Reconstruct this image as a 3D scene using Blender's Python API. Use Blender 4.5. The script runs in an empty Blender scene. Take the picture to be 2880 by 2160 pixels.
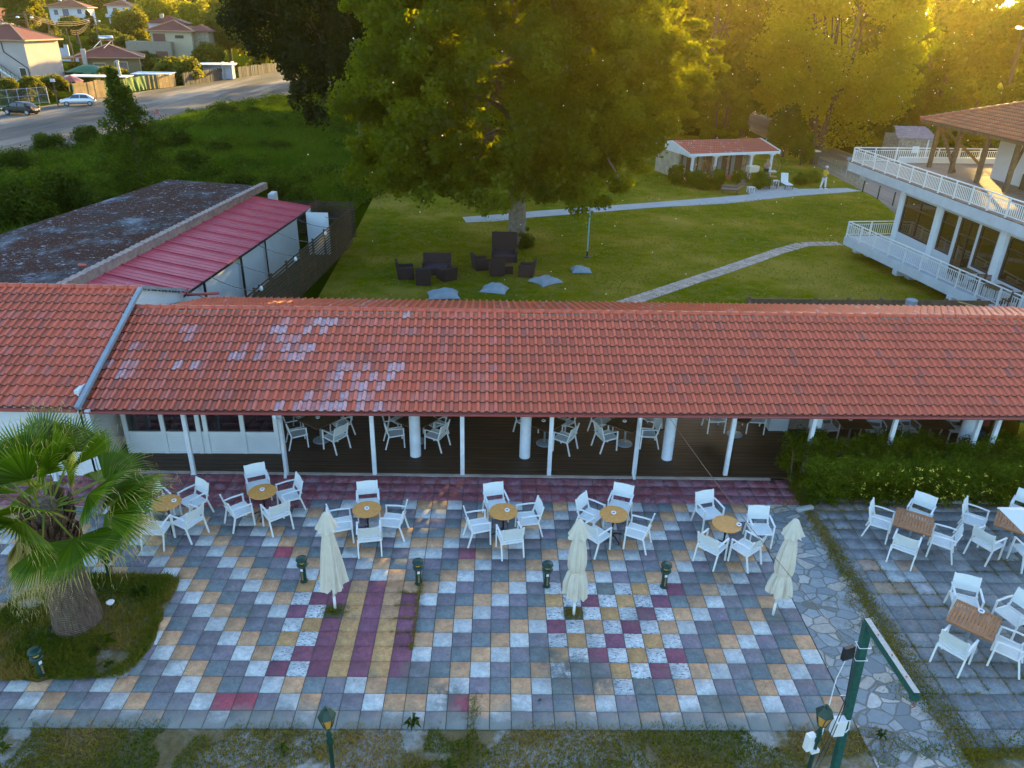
import bpy, math, random
import numpy as np
from mathutils import Vector, Matrix
CAMROWS = [[0.9995881, -0.0154169, 0.0242049], [-0.0150114, 0.4379566, 0.8988708], [0.0244585, 0.8988639, -0.4375448]]
CAMX, CAMY, CAMZ, CAMF = 4.37952, -9.59494, 11.69253, 2120.699
SKY_STRENGTH = 0.15
SUN_STRENGTH = 5.0
EXPOSURE = 2.35
HAZE = 0.00014
R = math.radians
PI = math.pi
scene = bpy.context.scene
col = scene.collection
# ---------------------------------------------------------------- camera
cam_data = bpy.data.cameras.new('camera'); cam = bpy.data.objects.new('camera', cam_data); col.objects.link(cam)
right, up, fwd = CAMROWS
cam.matrix_world = Matrix(((right[0], up[0], -fwd[0], CAMX), (right[1], up[1], -fwd[1], CAMY), (right[2], up[2], -fwd[2], CAMZ), (0, 0, 0, 1)))
cam_data.sensor_fit = 'HORIZONTAL'; cam_data.sensor_width = 36.0
cam_data.lens = 36.0 * CAMF / 2880.0
cam_data.clip_start = 0.1; cam_data.clip_end = 3000
scene.camera = cam
# ---------------------------------------------------------------- world, sun, exposure
SUN_AZ, SUN_EL = R(22.0), R(10.6)
w = bpy.data.worlds.new('World'); scene.world = w; w.use_nodes = True
nt = w.node_tree; nt.nodes.clear()
sky = nt.nodes.new('ShaderNodeTexSky'); sky.sky_type = 'NISHITA'; sky.sun_disc = False
sky.sun_elevation = SUN_EL; sky.sun_rotation = SUN_AZ; sky.altitude = 10; sky.air_density = 1.0; sky.dust_density = 1.0; sky.ozone_density = 2.2
bg = nt.nodes.new('ShaderNodeBackground'); bg.inputs[1].default_value = SKY_STRENGTH
wo = nt.nodes.new('ShaderNodeOutputWorld')
nt.links.new(sky.outputs[0], bg.inputs[0]); nt.links.new(bg.outputs[0], wo.inputs[0])
sl = bpy.data.lights.new('sun', 'SUN'); sl.energy = SUN_STRENGTH; sl.angle = R(0.6); sl.color = (1.0, 0.66, 0.18)
so = bpy.data.objects.new('sun', sl); col.objects.link(so)
sd = Vector((math.sin(SUN_AZ) * math.cos(SUN_EL), math.cos(SUN_AZ) * math.cos(SUN_EL), math.sin(SUN_EL)))
so.rotation_euler = sd.to_track_quat('Z', 'Y').to_euler(); so.location = sd * 200
vs = scene.view_settings
vs.view_transform = 'Standard'; vs.look = 'None'; vs.exposure = EXPOSURE; vs.gamma = 1.0; vs.use_curve_mapping = False
scene.render.engine = 'CYCLES'
scene.cycles.max_bounces = 6; scene.cycles.transparent_max_bounces = 6; scene.cycles.volume_bounces = 0
rng = np.random.default_rng(7); random.seed(7)

# ---------------------------------------------------------------- helpers
def tag(o, label=None, cat=None, group=None, kind=None):
    if label: o['label'] = label
    if cat: o['category'] = cat
    if group: o['group'] = group
    if kind: o['kind'] = kind
    return o

def thing(name, label, cat, loc=(0, 0, 0), rz=0, group=None):
    o = bpy.data.objects.new(name, None); col.objects.link(o); o.empty_display_size = .3
    o.location = loc; o.rotation_euler = (0, 0, rz)
    return tag(o, label, cat, group)

def copy_tree(o, parent=None):
    c = o.copy(); col.objects.link(c); c.parent = parent
    for ch in list(o.children): copy_tree(ch, c)
    return c

def place(proto, first, loc, rz, label, sc=1.0, tilt=(0, 0)):
    o = proto if first else copy_tree(proto)
    o.location = loc; o.rotation_euler = (tilt[0], tilt[1], rz); o.scale = (sc, sc, sc); o['label'] = label
    return o

class MB:
    def __init__(s): s.v = []; s.f = []; s.m = []
    def add(s, vs, fs, mi=0):
        n = len(s.v); s.v += [tuple(map(float, q)) for q in vs]; s.f += [[i + n for i in f] for f in fs]; s.m += [mi] * len(fs); return s
    def box(s, x, y, z, sx, sy, sz, rz=0, mi=0):
        c, q = math.cos(rz), math.sin(rz); vs = []
        for dz in (0, sz):
            for dx, dy in ((-sx/2, -sy/2), (sx/2, -sy/2), (sx/2, sy/2), (-sx/2, sy/2)):
                vs.append((x + dx*c - dy*q, y + dx*q + dy*c, z + dz))
        return s.add(vs, [(0,3,2,1),(4,5,6,7),(0,1,5,4),(1,2,6,5),(2,3,7,6),(3,0,4,7)], mi)
    def b2(s, x0, x1, y0, y1, z0, z1, mi=0): return s.box((x0+x1)/2, (y0+y1)/2, z0, x1-x0, y1-y0, z1-z0, 0, mi)
    def beam(s, a, b, w, h, mi=0, upv=(0, 0, 1)):
        a = Vector(a); b = Vector(b); d = (b - a).normalized(); u = Vector(upv)
        if abs(d.dot(u)) > .98: u = Vector((0, 1, 0))
        x = d.cross(u).normalized(); y = x.cross(d).normalized(); vs = []
        for p in (a, b):
            for i, j in ((-1,-1),(1,-1),(1,1),(-1,1)): vs.append(p + x*i*w/2 + y*j*h/2)
        return s.add(vs, [(0,1,2,3),(7,6,5,4),(0,4,5,1),(1,5,6,2),(2,6,7,3),(3,7,4,0)], mi)
    def tube(s, pts, r, n=8, mi=0):
        pts = [Vector(p) for p in pts]; k = len(pts); rs = r if isinstance(r, (list, tuple)) else [r]*k; vs = []; px = None
        for i, p in enumerate(pts):
            d = (pts[min(i+1, k-1)] - pts[max(i-1, 0)]).normalized()
            if px is None: px = d.cross(Vector((0,0,1)) if abs(d.z) < .9 else Vector((1,0,0))).normalized()
            px = (px - d*px.dot(d)).normalized(); py = d.cross(px)
            for j in range(n): a = 2*PI*j/n; vs.append(p + (px*math.cos(a) + py*math.sin(a))*rs[i])
        fs = [(i*n+j, i*n+(j+1)%n, (i+1)*n+(j+1)%n, (i+1)*n+j) for i in range(k-1) for j in range(n)]
        fs += [tuple(range(n-1, -1, -1)), tuple(range((k-1)*n, k*n))]
        return s.add(vs, fs, mi)
    def lathe(s, prof, x=0, y=0, z=0, n=16, mi=0):
        vs = [(x + r*math.cos(2*PI*j/n), y + r*math.sin(2*PI*j/n), z + h) for r, h in prof for j in range(n)]
        k = len(prof); fs = [(i*n+j, i*n+(j+1)%n, (i+1)*n+(j+1)%n, (i+1)*n+j) for i in range(k-1) for j in range(n)]
        fs += [tuple(range(n-1, -1, -1)), tuple(range((k-1)*n, k*n))]
        return s.add(vs, fs, mi)
    def prism(s, poly, z0, z1, mi=0):
        n = len(poly); vs = [(x, y, z0) for x, y in poly] + [(x, y, z1) for x, y in poly]
        return s.add(vs, [tuple(range(n-1, -1, -1)), tuple(range(n, 2*n))] + [(i, (i+1)%n, n+(i+1)%n, n+i) for i in range(n)], mi)
    def grid(s, fn, nu, nv, mi=0):
        vs = [fn(i/nu, j/nv) for j in range(nv+1) for i in range(nu+1)]
        return s.add(vs, [(j*(nu+1)+i, j*(nu+1)+i+1, (j+1)*(nu+1)+i+1, (j+1)*(nu+1)+i) for j in range(nv) for i in range(nu)], mi)
    def build(s, name, mats, parent=None, smooth=False, bevel=0):
        me = bpy.data.meshes.new(name); me.from_pydata(s.v, [], s.f)
        if not isinstance(mats, (list, tuple)): mats = [mats]
        for m in mats: me.materials.append(m)
        if len(mats) > 1: me.polygons.foreach_set('material_index', s.m)
        if smooth: me.polygons.foreach_set('use_smooth', [True]*len(me.polygons))
        me.update(); o = bpy.data.objects.new(name, me); col.objects.link(o)
        if parent: o.parent = parent
        if bevel:
            b = o.modifiers.new('b', 'BEVEL'); b.width = bevel; b.segments = 2; b.limit_method = 'ANGLE'
        return o

def np_mesh(name, V, F, mats, parent=None, attr=None, smooth=False, uv=None, midx=None):
    """V (n,3) array, F (m,k) array of indices"""
    me = bpy.data.meshes.new(name); n, k = F.shape
    me.vertices.add(len(V)); me.vertices.foreach_set('co', np.ascontiguousarray(V, dtype=np.float32).ravel())
    me.loops.add(n*k); me.loops.foreach_set('vertex_index', np.ascontiguousarray(F, dtype=np.int32).ravel())
    me.polygons.add(n); me.polygons.foreach_set('loop_start', np.arange(0, n*k, k, dtype=np.int32))
    if midx is not None: me.polygons.foreach_set('material_index', np.asarray(midx, dtype=np.int32))
    me.update(calc_edges=True)
    if smooth: me.polygons.foreach_set('use_smooth', np.ones(n, dtype=bool))
    if attr:
        for an, (ty, dat) in attr.items():
            a = me.attributes.new(an, ty, 'FACE'); a.data.foreach_set('value' if ty == 'FLOAT' else 'color', np.ascontiguousarray(dat, dtype=np.float32).ravel())
    if uv is not None:
        u = me.uv_layers.new(name='UVMap'); u.data.foreach_set('uv', np.ascontiguousarray(uv, dtype=np.float32).ravel())
    if not isinstance(mats, (list, tuple)): mats = [mats]
    for m in mats: me.materials.append(m)
    o = bpy.data.objects.new(name, me); col.objects.link(o)
    if parent: o.parent = parent
    return o

# ---------------------------------------------------------------- materials
class N:
    def __init__(s, name):
        s.m = bpy.data.materials.new(name); s.m.use_nodes = True; s.t = s.m.node_tree; s.t.nodes.clear()
        s.out = s.n('OutputMaterial'); s.co = s.n('TexCoord').outputs['Object']
    def n(s, ty, **kw):
        q = s.t.nodes.new('ShaderNode' + ty)
        for k, v in kw.items(): setattr(q, k, v)
        return q
    def l(s, a, b): s.t.links.new(a, b); return s
    def set(s, q, i, v):
        if isinstance(v, bpy.types.NodeSocket): s.l(v, q.inputs[i])
        else: q.inputs[i].default_value = v
    def noise(s, scale, detail=5, rough=.55, co=None, dist=0):
        q = s.n('TexNoise'); s.set(q, 'Vector', co or s.co); q.inputs['Scale'].default_value = scale; q.inputs['Detail'].default_value = detail
        q.inputs['Roughness'].default_value = rough; q.inputs['Distortion'].default_value = dist; return q.outputs[0]
    def ramp(s, f, stops):
        q = s.n('ValToRGB'); s.l(f, q.inputs[0]); e = q.color_ramp.elements
        while len(e) < len(stops): e.new(.5)
        for i, (p, c) in enumerate(stops): e[i].position = p; e[i].color = (*c, 1) if len(c) == 3 else c
        return q.outputs[0]
    def rng(s, f, a, b, c=0, d=1):
        q = s.n('MapRange'); s.l(f, q.inputs[0])
        for i, v in enumerate((a, b, c, d)): q.inputs[i+1].default_value = v
        return q.outputs[0]
    def mix(s, f, a, b, mode='MIX'):
        q = s.n('Mix', data_type='RGBA', blend_type=mode); s.set(q, 0, f)
        for i, v in ((6, a), (7, b)): s.set(q, i, (*v, 1) if isinstance(v, tuple) and len(v) == 3 else v)
        return q.outputs[2]
    def math(s, op, a, b=0):
        q = s.n('Math', operation=op); s.set(q, 0, a); s.set(q, 1, b); return q.outputs[0]
    def bump(s, h, st=.3, dist=.02):
        q = s.n('Bump'); q.inputs['Strength'].default_value = st; q.inputs['Distance'].default_value = dist; s.l(h, q.inputs['Height']); return q.outputs[0]
    def attr(s, name, out='Fac'): return s.n('Attribute', attribute_name=name).outputs[out]
    def scale(s, v, co=None):
        q = s.n('Mapping'); s.l(co or s.co, q.inputs[0]); q.inputs['Scale'].default_value = v; return q.outputs[0]
    def pbr(s, colr, rough=.6, bump=None, metal=0, spec=.5, **kw):
        q = s.n('BsdfPrincipled'); s.set(q, 'Base Color', (*colr, 1) if isinstance(colr, tuple) else colr); s.set(q, 'Roughness', rough); s.set(q, 'Metallic', metal)
        q.inputs['Specular IOR Level'].default_value = spec
        for k, v in kw.items(): s.set(q, k.replace('_', ' '), v)
        if bump: s.l(bump, q.inputs['Normal'])
        s.l(q.outputs[0], s.out.inputs[0]); return s.m

def simple(name, c, rough=.55, var=.15, scale=4., bump=.1, bscale=30., metal=0, dirt=0, spec=.4):
    k = N(name); n = k.noise(scale, 6)
    lo = tuple(x*(1-var) for x in c); hi = tuple(min(1, x*(1+var)) for x in c)
    cc = k.ramp(n, [(.3, lo), (.7, hi)])
    if dirt:
        d = k.rng(k.noise(scale*2.3, 8, .7), .5, .75, 0, dirt); cc = k.mix(d, cc, tuple(x*.35 + .02 for x in c))
    return k.pbr(cc, rough, k.bump(k.noise(bscale, 4), bump, .01) if bump else None, metal, spec)

def leafmat(name, lo, mid, hi, trans=.35, tcol=None):
    k = N(name); v = k.attr('v'); c = k.ramp(v, [(0, lo), (.5, mid), (1, hi)])
    d = k.n('BsdfDiffuse'); k.l(c, d.inputs[0]); t = k.n('BsdfTranslucent')
    tc = k.mix(.75, c, tcol or (.30, .34, .03)); k.l(tc, t.inputs[0])
    g = k.n('BsdfGlossy'); g.inputs['Roughness'].default_value = .45; g.inputs['Color'].default_value = (.7, .75, .7, 1)
    m1 = k.n('MixShader'); m1.inputs[0].default_value = trans; k.l(d.outputs[0], m1.inputs[1]); k.l(t.outputs[0], m1.inputs[2])
    m2 = k.n('MixShader'); m2.inputs[0].default_value = .012; k.l(m1.outputs[0], m2.inputs[1]); k.l(g.outputs[0], m2.inputs[2])
    k.l(m2.outputs[0], k.out.inputs[0]); return k.m

M = {}
M['white_metal'] = simple('white_metal', (.72, .73, .72), .4, .05, 6, .03)
M['white_fabric'] = simple('white_sling', (.68, .71, .70), .75, .06, 8, .25, 400)
M['post_white'] = simple('post_white', (.62, .66, .70), .5, .10, 3, .08, dirt=.25)
M['wall_white'] = simple('wall_white', (.62, .66, .68), .8, .06, 1.2, .15, 40, dirt=.08)
M['slab_edge'] = simple('slab_edge', (.48, .54, .60), .85, .08, 1.5, .15, 40, dirt=.2)
M['pebble'] = simple('pebble_wall', (.50, .54, .56), .9, .18, 30, .5, 60)
M['dark_frame'] = simple('dark_frame', (.035, .022, .018), .45, .2, 4, .05)
M['black'] = simple('black_plastic', (.02, .02, .022), .5, .2, 4, .05)
M['green_metal'] = simple('green_metal', (.006, .040, .028), .4, .35, 12, .1, dirt=.3)
M['green_old'] = simple('worn_green_paint', (.010, .075, .058), .5, .3, 14, .15, dirt=.25)
M['grey_top'] = simple('weathered_grey_top', (.38, .38, .37), .8, .2, 25, .2, dirt=.4)
M['canvas'] = simple('cream_canvas', (.60, .54, .44), .85, .08, 3, .15, 120, dirt=.12)
M['table_round'] = simple('ochre_tabletop', (.58, .255, .05), .45, .14, 14, .06)
M['cast_iron'] = simple('cast_iron', (.015, .015, .016), .5, .2, 10)
M['porcelain'] = simple('white_ashtray', (.78, .78, .8), .3, .03, 10, 0)
M['ash'] = simple('ash_blue', (.10, .13, .22), .5, .2, 40, 0)
M['teak'] = simple('teak_slats', (.30, .125, .045), .6, .28, 9, .15)
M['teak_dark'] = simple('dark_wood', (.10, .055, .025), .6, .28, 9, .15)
M['wood_post'] = simple('old_timber', (.13, .085, .05), .8, .3, 6, .3)
M['slat_wood'] = simple('dark_slats', (.06, .038, .022), .7, .35, 3, .25)
M['wicker'] = simple('brown_wicker', (.030, .017, .015), .75, .3, 40, .8, 90)
M['wicker_cush'] = simple('dark_cushion', (.05, .038, .055), .9, .15, 8, .2)
M['pillow'] = simple('grey_blue_pillow', (.24, .29, .33), .9, .12, 2, .2, 60)
M['stone_wall'] = simple('field_stone', (.27, .23, .18), .9, .35, 5, .7, 9, dirt=.3)
M['concrete'] = simple('concrete', (.36, .37, .37), .9, .10, 1.3, .3, 18, dirt=.2)
M['grey_flash'] = simple('grey_flashing', (.28, .33, .37), .5, .1, 3, .05, metal=.3)
M['gutter_red'] = simple('red_gutter', (.34, .075, .06), .5, .1, 3, .05)
M['bulb'] = simple('bulb_white', (.7, .7, .7), .3, .05, 3, 0)
M['cable'] = simple('grey_cable', (.10, .09, .08), .6, .1, 3, 0)
M['amber_glass'] = simple('amber_glass', (.55, .28, .06), .15, .1, 8, 0)
M['skin'] = simple('skin', (.42, .24, .16), .6, .05, 8, 0)
M['bark'] = simple('bark', (.10, .075, .055), .95, .35, 7, 1., 14)
M['bark_pale'] = simple('pale_bark', (.20, .17, .13), .95, .35, 5, .8, 14)
M['glass'] = N('window_glass').pbr((.02, .025, .025), .04, None, 0, .8)
g = N('clear_glass'); a = g.n('BsdfTransparent'); a.inputs[0].default_value = (.36, .38, .37, 1); b = g.n('BsdfGlossy'); b.inputs['Roughness'].default_value = .03
x = g.n('MixShader'); x.inputs[0].default_value = .16; g.l(a.outputs[0], x.inputs[1]); g.l(b.outputs[0], x.inputs[2]); g.l(x.outputs[0], g.out.inputs[0]); M['clear_glass'] = g.m
def emit(name, c, st):
    k = N(name); e = k.n('Emission'); e.inputs[0].default_value = (*c, 1); e.inputs[1].default_value = st; k.l(e.outputs[0], k.out.inputs[0]); return k.m
M['lamp_glow'] = emit('lamp_glow', (1, .5, .12), 1.2)

def roofmat(name, c1, c2, c3, moss=.15):
    k = N(name); uvn = k.n('UVMap').outputs[0]; fl = k.n('VectorMath', operation='FLOOR'); k.l(uvn, fl.inputs[0])
    wn = k.n('TexWhiteNoise', noise_dimensions='2D'); k.l(fl.outputs[0], wn.inputs[0])
    c = k.ramp(wn.outputs[0], [(0, c1), (.5, c2), (.93, c3), (1, tuple(x*.75+.04 for x in c3))])
    st = k.rng(k.noise(1.1, 7, .65), .45, .75, 0, .5); c = k.mix(st, c, tuple(x*.55 for x in c2))
    gr = k.rng(k.noise(22, 6, .7), .50, .78, 0, .55); c = k.mix(gr, c, (.20, .09, .05))
    bl = k.attr('bleach'); bn = k.rng(k.noise(9, 6, .75), .32, .66, .15, 1.1); c = k.mix(k.math('MULTIPLY', bl, bn), c, (.58, .52, .60))
    gv = k.attr('rib_shade'); c = k.mix(k.math('MULTIPLY', k.math('MAXIMUM', gv, 0.), .68), c, (.085, .028, .02)); c = k.mix(k.math('MULTIPLY', k.math('MAXIMUM', k.math('MULTIPLY', gv, -1.), 0.), .9), c, tuple(min(1, x*1.5) for x in c2))  # shade painted into grooves and course edges, shine painted onto rib crests
    ms = k.rng(k.noise(3, 8, .8), .62, .72, 0, moss); c = k.mix(ms, c, (.10, .10, .05))
    return k.pbr(c, .42, k.bump(k.noise(60, 4), .25, .01), 0, .36)
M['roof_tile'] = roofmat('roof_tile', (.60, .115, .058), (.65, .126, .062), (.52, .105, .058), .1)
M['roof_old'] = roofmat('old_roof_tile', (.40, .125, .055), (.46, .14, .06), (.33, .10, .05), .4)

def tile_plane(name, mat, O, U, V, x0, x1, top0, top1, rows, parent=None, pitch=.237, course=.376, seg=10, rib=.058, bleach=None, lift=.045):
    """ribbed tile surface: eave from x0 to x1 along U, top edge from top0 to top1; V points up the slope"""
    O, U, V = map(lambda q: np.array(q, float), (O, U, V)); U /= np.linalg.norm(U); V /= np.linalg.norm(V); Nn = np.cross(U, V); Nn /= np.linalg.norm(Nn)
    if Nn[2] < 0: Nn = -Nn
    flip = np.dot(np.cross(U, V), Nn) < 0
    Vs = []; Fs = []; UVs = []; B = []; GV = []; base = 0
    step = pitch/seg
    for r in range(rows):
        t0, t1 = r/rows, (r+1)/rows
        a = min(x0+(top0-x0)*t0, x0+(top0-x0)*t1) if top0 < x0 else x0+(top0-x0)*(t0+t1)/2
        b = x1+(top1-x1)*(t0+t1)/2
        a = math.floor(a/step)*step if top0 != x0 else a
        n = max(1, int(round((b-a)/step)))
        xs = a + (b-a)*np.arange(n+1)/n if top0 == x0 and top1 == x1 else a + step*np.arange(n+1)
        ph = (xs/pitch) % 1.0
        h = np.where(ph > .55, np.sin((ph-.55)/.45*PI), 0)*rib
        h = h - np.where((ph > .02) & (ph < .5), .004, 0)
        jit = 0; pm_ = ((ph[:-1]+ph[1:])/2) % 1.0; gr = np.where((pm_ < .09) | ((pm_ > .47) & (pm_ < .60)), .75, np.where(pm_ > .66, -.25, .12))  # painted shading: rib sides darkened, crests lightened like highlights
        y0, y1 = r*course, (r+1)*course + .02
        for (y, e) in ((y0, -.022), (y0, lift), (y1, .0)):
            Vs.append(O + xs[:, None]*U + y*V + (h*(1 if e != -.022 else .9) + e + jit)[:, None]*Nn)
        i = np.arange(n)
        for lv in (0, 1):
            q = np.stack([base+lv*(n+1)+i, base+lv*(n+1)+i+1, base+(lv+1)*(n+1)+i+1, base+(lv+1)*(n+1)+i], 1)
            Fs.append(q[:, ::-1] if flip else q)
            tc = np.floor((xs[:-1]+xs[1:])/2/pitch); uu = np.stack([tc+.5, np.full(n, r+.5)], 1)
            UVs.append(np.repeat(uu, 4, 0))
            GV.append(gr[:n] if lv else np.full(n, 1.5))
            B.append(np.array([bleach.get((int(c_), r), 0.) for c_ in tc]) if bleach else np.zeros(n))
        base += 3*(n+1)
    return np_mesh(name, np.concatenate(Vs), np.concatenate(Fs), mat, parent, {'bleach': ('FLOAT', np.concatenate(B)), 'rib_shade': ('FLOAT', np.concatenate(GV))}, uv=np.concatenate(UVs))

def ridge_cap(mb, a, b, r=.080, step=.40):
    a = Vector(a); b = Vector(b); L = (b-a).length; n = max(1, int(L/step)); d = (b-a)/n
    for i in range(n):
        mb.tube([a+d*i, a+d*(i+1)*1.0+d*.12, ], [r*1.08, r*.93], 10)
        mb.tube([a+d*i-d*.02, a+d*i+d*.1], [r*1.22, r*1.22], 10)

# ---------------------------------------------------------------- foliage
def leafmesh(name, mat, C, Rr, per, size, parent=None, shell=.55, seed=1, aspect=.55, upb=.25, droop=0., sz=(.6, 1.3)):
    g = np.random.default_rng(seed); C = np.asarray(C, float); Rr = np.asarray(Rr, float)
    if Rr.ndim == 1: Rr = np.repeat(Rr[:, None], 3, 1)
    k = len(C); per = np.broadcast_to(np.asarray(per, int), (k,)); idx = np.repeat(np.arange(k), per); n = len(idx)
    d = g.normal(size=(n, 3)); d /= np.linalg.norm(d, axis=1)[:, None]
    rad = shell + (1-shell)*g.random(n)**.7; rad = np.where(g.random(n) < .12, rad*1.15, rad)
    P = C[idx] + d*Rr[idx]*rad[:, None]
    if droop: P[:, 2] -= droop*(g.random(n)**2)*Rr[idx][:, 2]
    nn = d*.55 + g.normal(size=(n, 3))*.6; nn[:, 2] += upb; nn /= np.linalg.norm(nn, axis=1)[:, None]
    t = g.normal(size=(n, 3)); t[:, 2] -= droop*1.2; t -= nn*(t*nn).sum(1)[:, None]; t /= np.linalg.norm(t, axis=1)[:, None]; b = np.cross(nn, t)
    s = size*g.uniform(sz[0], sz[1], n)[:, None]
    V = np.stack([P-t*s*.5, P+b*s*aspect*.5+nn*s*.08, P+t*s*.5, P-b*s*aspect*.5+nn*s*.08], 1).reshape(-1, 3)
    F = np.arange(n*4).reshape(n, 4); cv = g.random(k)
    v = np.clip(.62*cv[idx] + .38*g.random(n), 0, 1)
    return np_mesh(name, V, F, mat, parent, {'v': ('FLOAT', v)})

def blades(name, mat, P, h, wd, seed=3, lean=.5, kind='stuff', tris=1, vv=None):
    g = np.random.default_rng(seed); P = np.asarray(P, float); P = np.repeat(P, tris, 0); n = len(P)
    if tris > 1: P[:, :2] += g.normal(0, .02+wd, (n, 2))
    a = g.random(n)*2*PI; dx = np.stack([np.cos(a), np.sin(a), 0*a], 1); hh = (h*g.uniform(.5, 1.3, n))[:, None]
    ln = g.normal(0, lean, (n, 2))*hh; tip = P + np.concatenate([ln, hh], 1)
    V = np.stack([P-dx*wd/2, P+dx*wd/2, tip], 1).reshape(-1, 3); F = np.arange(n*3).reshape(n, 3)
    v = g.random(n) if vv is None else np.clip(np.repeat(vv, tris)+g.normal(0, .18, n), 0, 1)
    return np_mesh(name, V, F, mat, None, {'v': ('FLOAT', v)})

def in_poly(x, y, poly):
    r = np.zeros(len(x), bool); n = len(poly); j = n-1
    for i in range(n):
        xi, yi = poly[i]; xj, yj = poly[j]
        c = ((yi > y) != (yj > y)) & (x < (xj-xi)*(y-yi)/((yj-yi) or 1e-9)+xi); r ^= c; j = i
    return r
def scatter(poly, n, seed=0):
    g = np.random.default_rng(seed); p = np.array(poly); lo, hi = p.min(0), p.max(0)
    q = g.uniform(lo, hi, (n, 2)); return q[in_poly(q[:, 0], q[:, 1], poly)]
def vnoise(x, y, sc, seed=0):
    """cheap smooth value noise in 0..1"""
    g = np.random.default_rng(seed); G = g.random((64, 64)); x = np.asarray(x)/sc; y = np.asarray(y)/sc
    i = np.floor(x).astype(int); j = np.floor(y).astype(int); fx = x-i; fy = y-j; fx = fx*fx*(3-2*fx); fy = fy*fy*(3-2*fy)
    g00 = G[i%64, j%64]; g10 = G[(i+1)%64, j%64]; g01 = G[i%64, (j+1)%64]; g11 = G[(i+1)%64, (j+1)%64]
    return (g00*(1-fx)+g10*fx)*(1-fy)+(g01*(1-fx)+g11*fx)*fy
def terrain(x, y):
    x = np.asarray(x, float); y = np.asarray(y, float)
    s = np.maximum(0, (-54.0 + (y-90)*.172) - x - 3)
    h = .045*s + .010*np.clip(y-110, 0, 400)*np.clip(s/12, 0, 1)
    h = h + .10*np.clip(y-300, 0, 200)*np.clip((-x-20)/60, 0, 1)
    return h

# ---------------------------------------------------------------- measured positions (metres)
ROUND = [[-3.62,5.93],[-1.42,6.45],[1.32,5.74],[4.67,5.71],[7.39,5.65],[10.09,5.29]]
RCH = [[0,-4.03,6.33],[0,-3.2,6.45],[0,-3.66,5.4],[0,-3.03,5.62],[1,-1.78,7.2],[1,-1.83,6.15],[1,-1.0,6.68],[1,-0.99,5.97],[2,1.23,6.42],[2,0.82,5.58],[2,1.91,5.72],[2,1.45,5.13],[3,4.49,6.42],[3,4.14,5.56],[3,5.2,5.84],[3,4.81,5.15],[4,6.91,6.01],[4,7.68,6.44],[4,7.69,5.5],[4,6.96,5.26],[5,9.92,6.17],[5,11.02,5.52],[5,9.79,4.97],[5,10.38,4.88]]
TEAK = [[14.78,5.47],[17.32,5.45],[14.35,2.1]]
TCH = [[0,14.23,5.86],[0,15.36,6.19],[0,15.39,5.14],[0,14.43,4.99],[1,16.69,5.98],[1,16.48,5.07],[1,18.18,6.39],[1,17.32,4.87],[2,14.75,2.99],[2,15.55,2.57],[2,13.89,1.72],[2,14.88,1.64]]
DECKT = [[-0.8,10.24],[2.1,10.26],[5.95,10.23],[8.4,10.27],[11.98,10.93],[-4.05,10.3],[15.43,10.58],[17.96,10.63]]
DCH = [[0,-1.29,10.03],[0,-0.27,9.8],[0,-0.38,10.55],[0,-1.43,11.03],[1,1.59,10.11],[1,2.65,9.98],[1,2.51,10.63],[1,1.53,10.87],[2,6.42,9.95],[2,6.57,10.88],[2,5.44,10.85],[3,8.03,10.12],[3,9.0,10.24],[3,7.78,10.95],[3,9.33,11.2],[4,11.48,11.16],[4,12.65,11.19],[5,-3.12,10.78],[5,-5.0,10.73],[5,-4.32,10.3],[6,14.76,10.73],[6,16.19,10.63],[7,17.24,10.69],[7,18.85,10.74]]
BOL = [[0.13,3.96],[2.74,3.91],[5.66,3.86],[8.35,3.87],[-4.27,4.07],[-4.26,1.19],[-6.15,6.08]]
UMB = [[1.01,3.07],[6.2,2.94],[10.59,2.99]]
LAMP = [[2.1,-2.05],[9.22,-1.98]]
BLEACH = [[0,4],[2,3],[2,4],[2,6],[3,3],[3,4],[7,8],[8,4],[8,7],[8,8],[10,4],[14,5],[15,5],[15,6],[17,5],[17,6],[18,8],[19,7],[19,8],[19,9],[20,5],[20,6],[20,7],[21,0],[21,5],[21,7],[22,5],[22,6],[22,8],[23,0],[23,6],[23,9],[24,0],[24,1],[24,8],[24,9],[25,0],[25,9],[26,0],[26,1],[26,2],[26,3],[27,0],[27,2],[27,3],[27,4],[28,0],[28,1],[28,4],[29,2],[29,3],[30,0],[30,1],[30,2],[30,4],[31,1],[31,3],[32,0],[32,2],[33,3],[33,4],[34,4],[34,10]]
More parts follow.
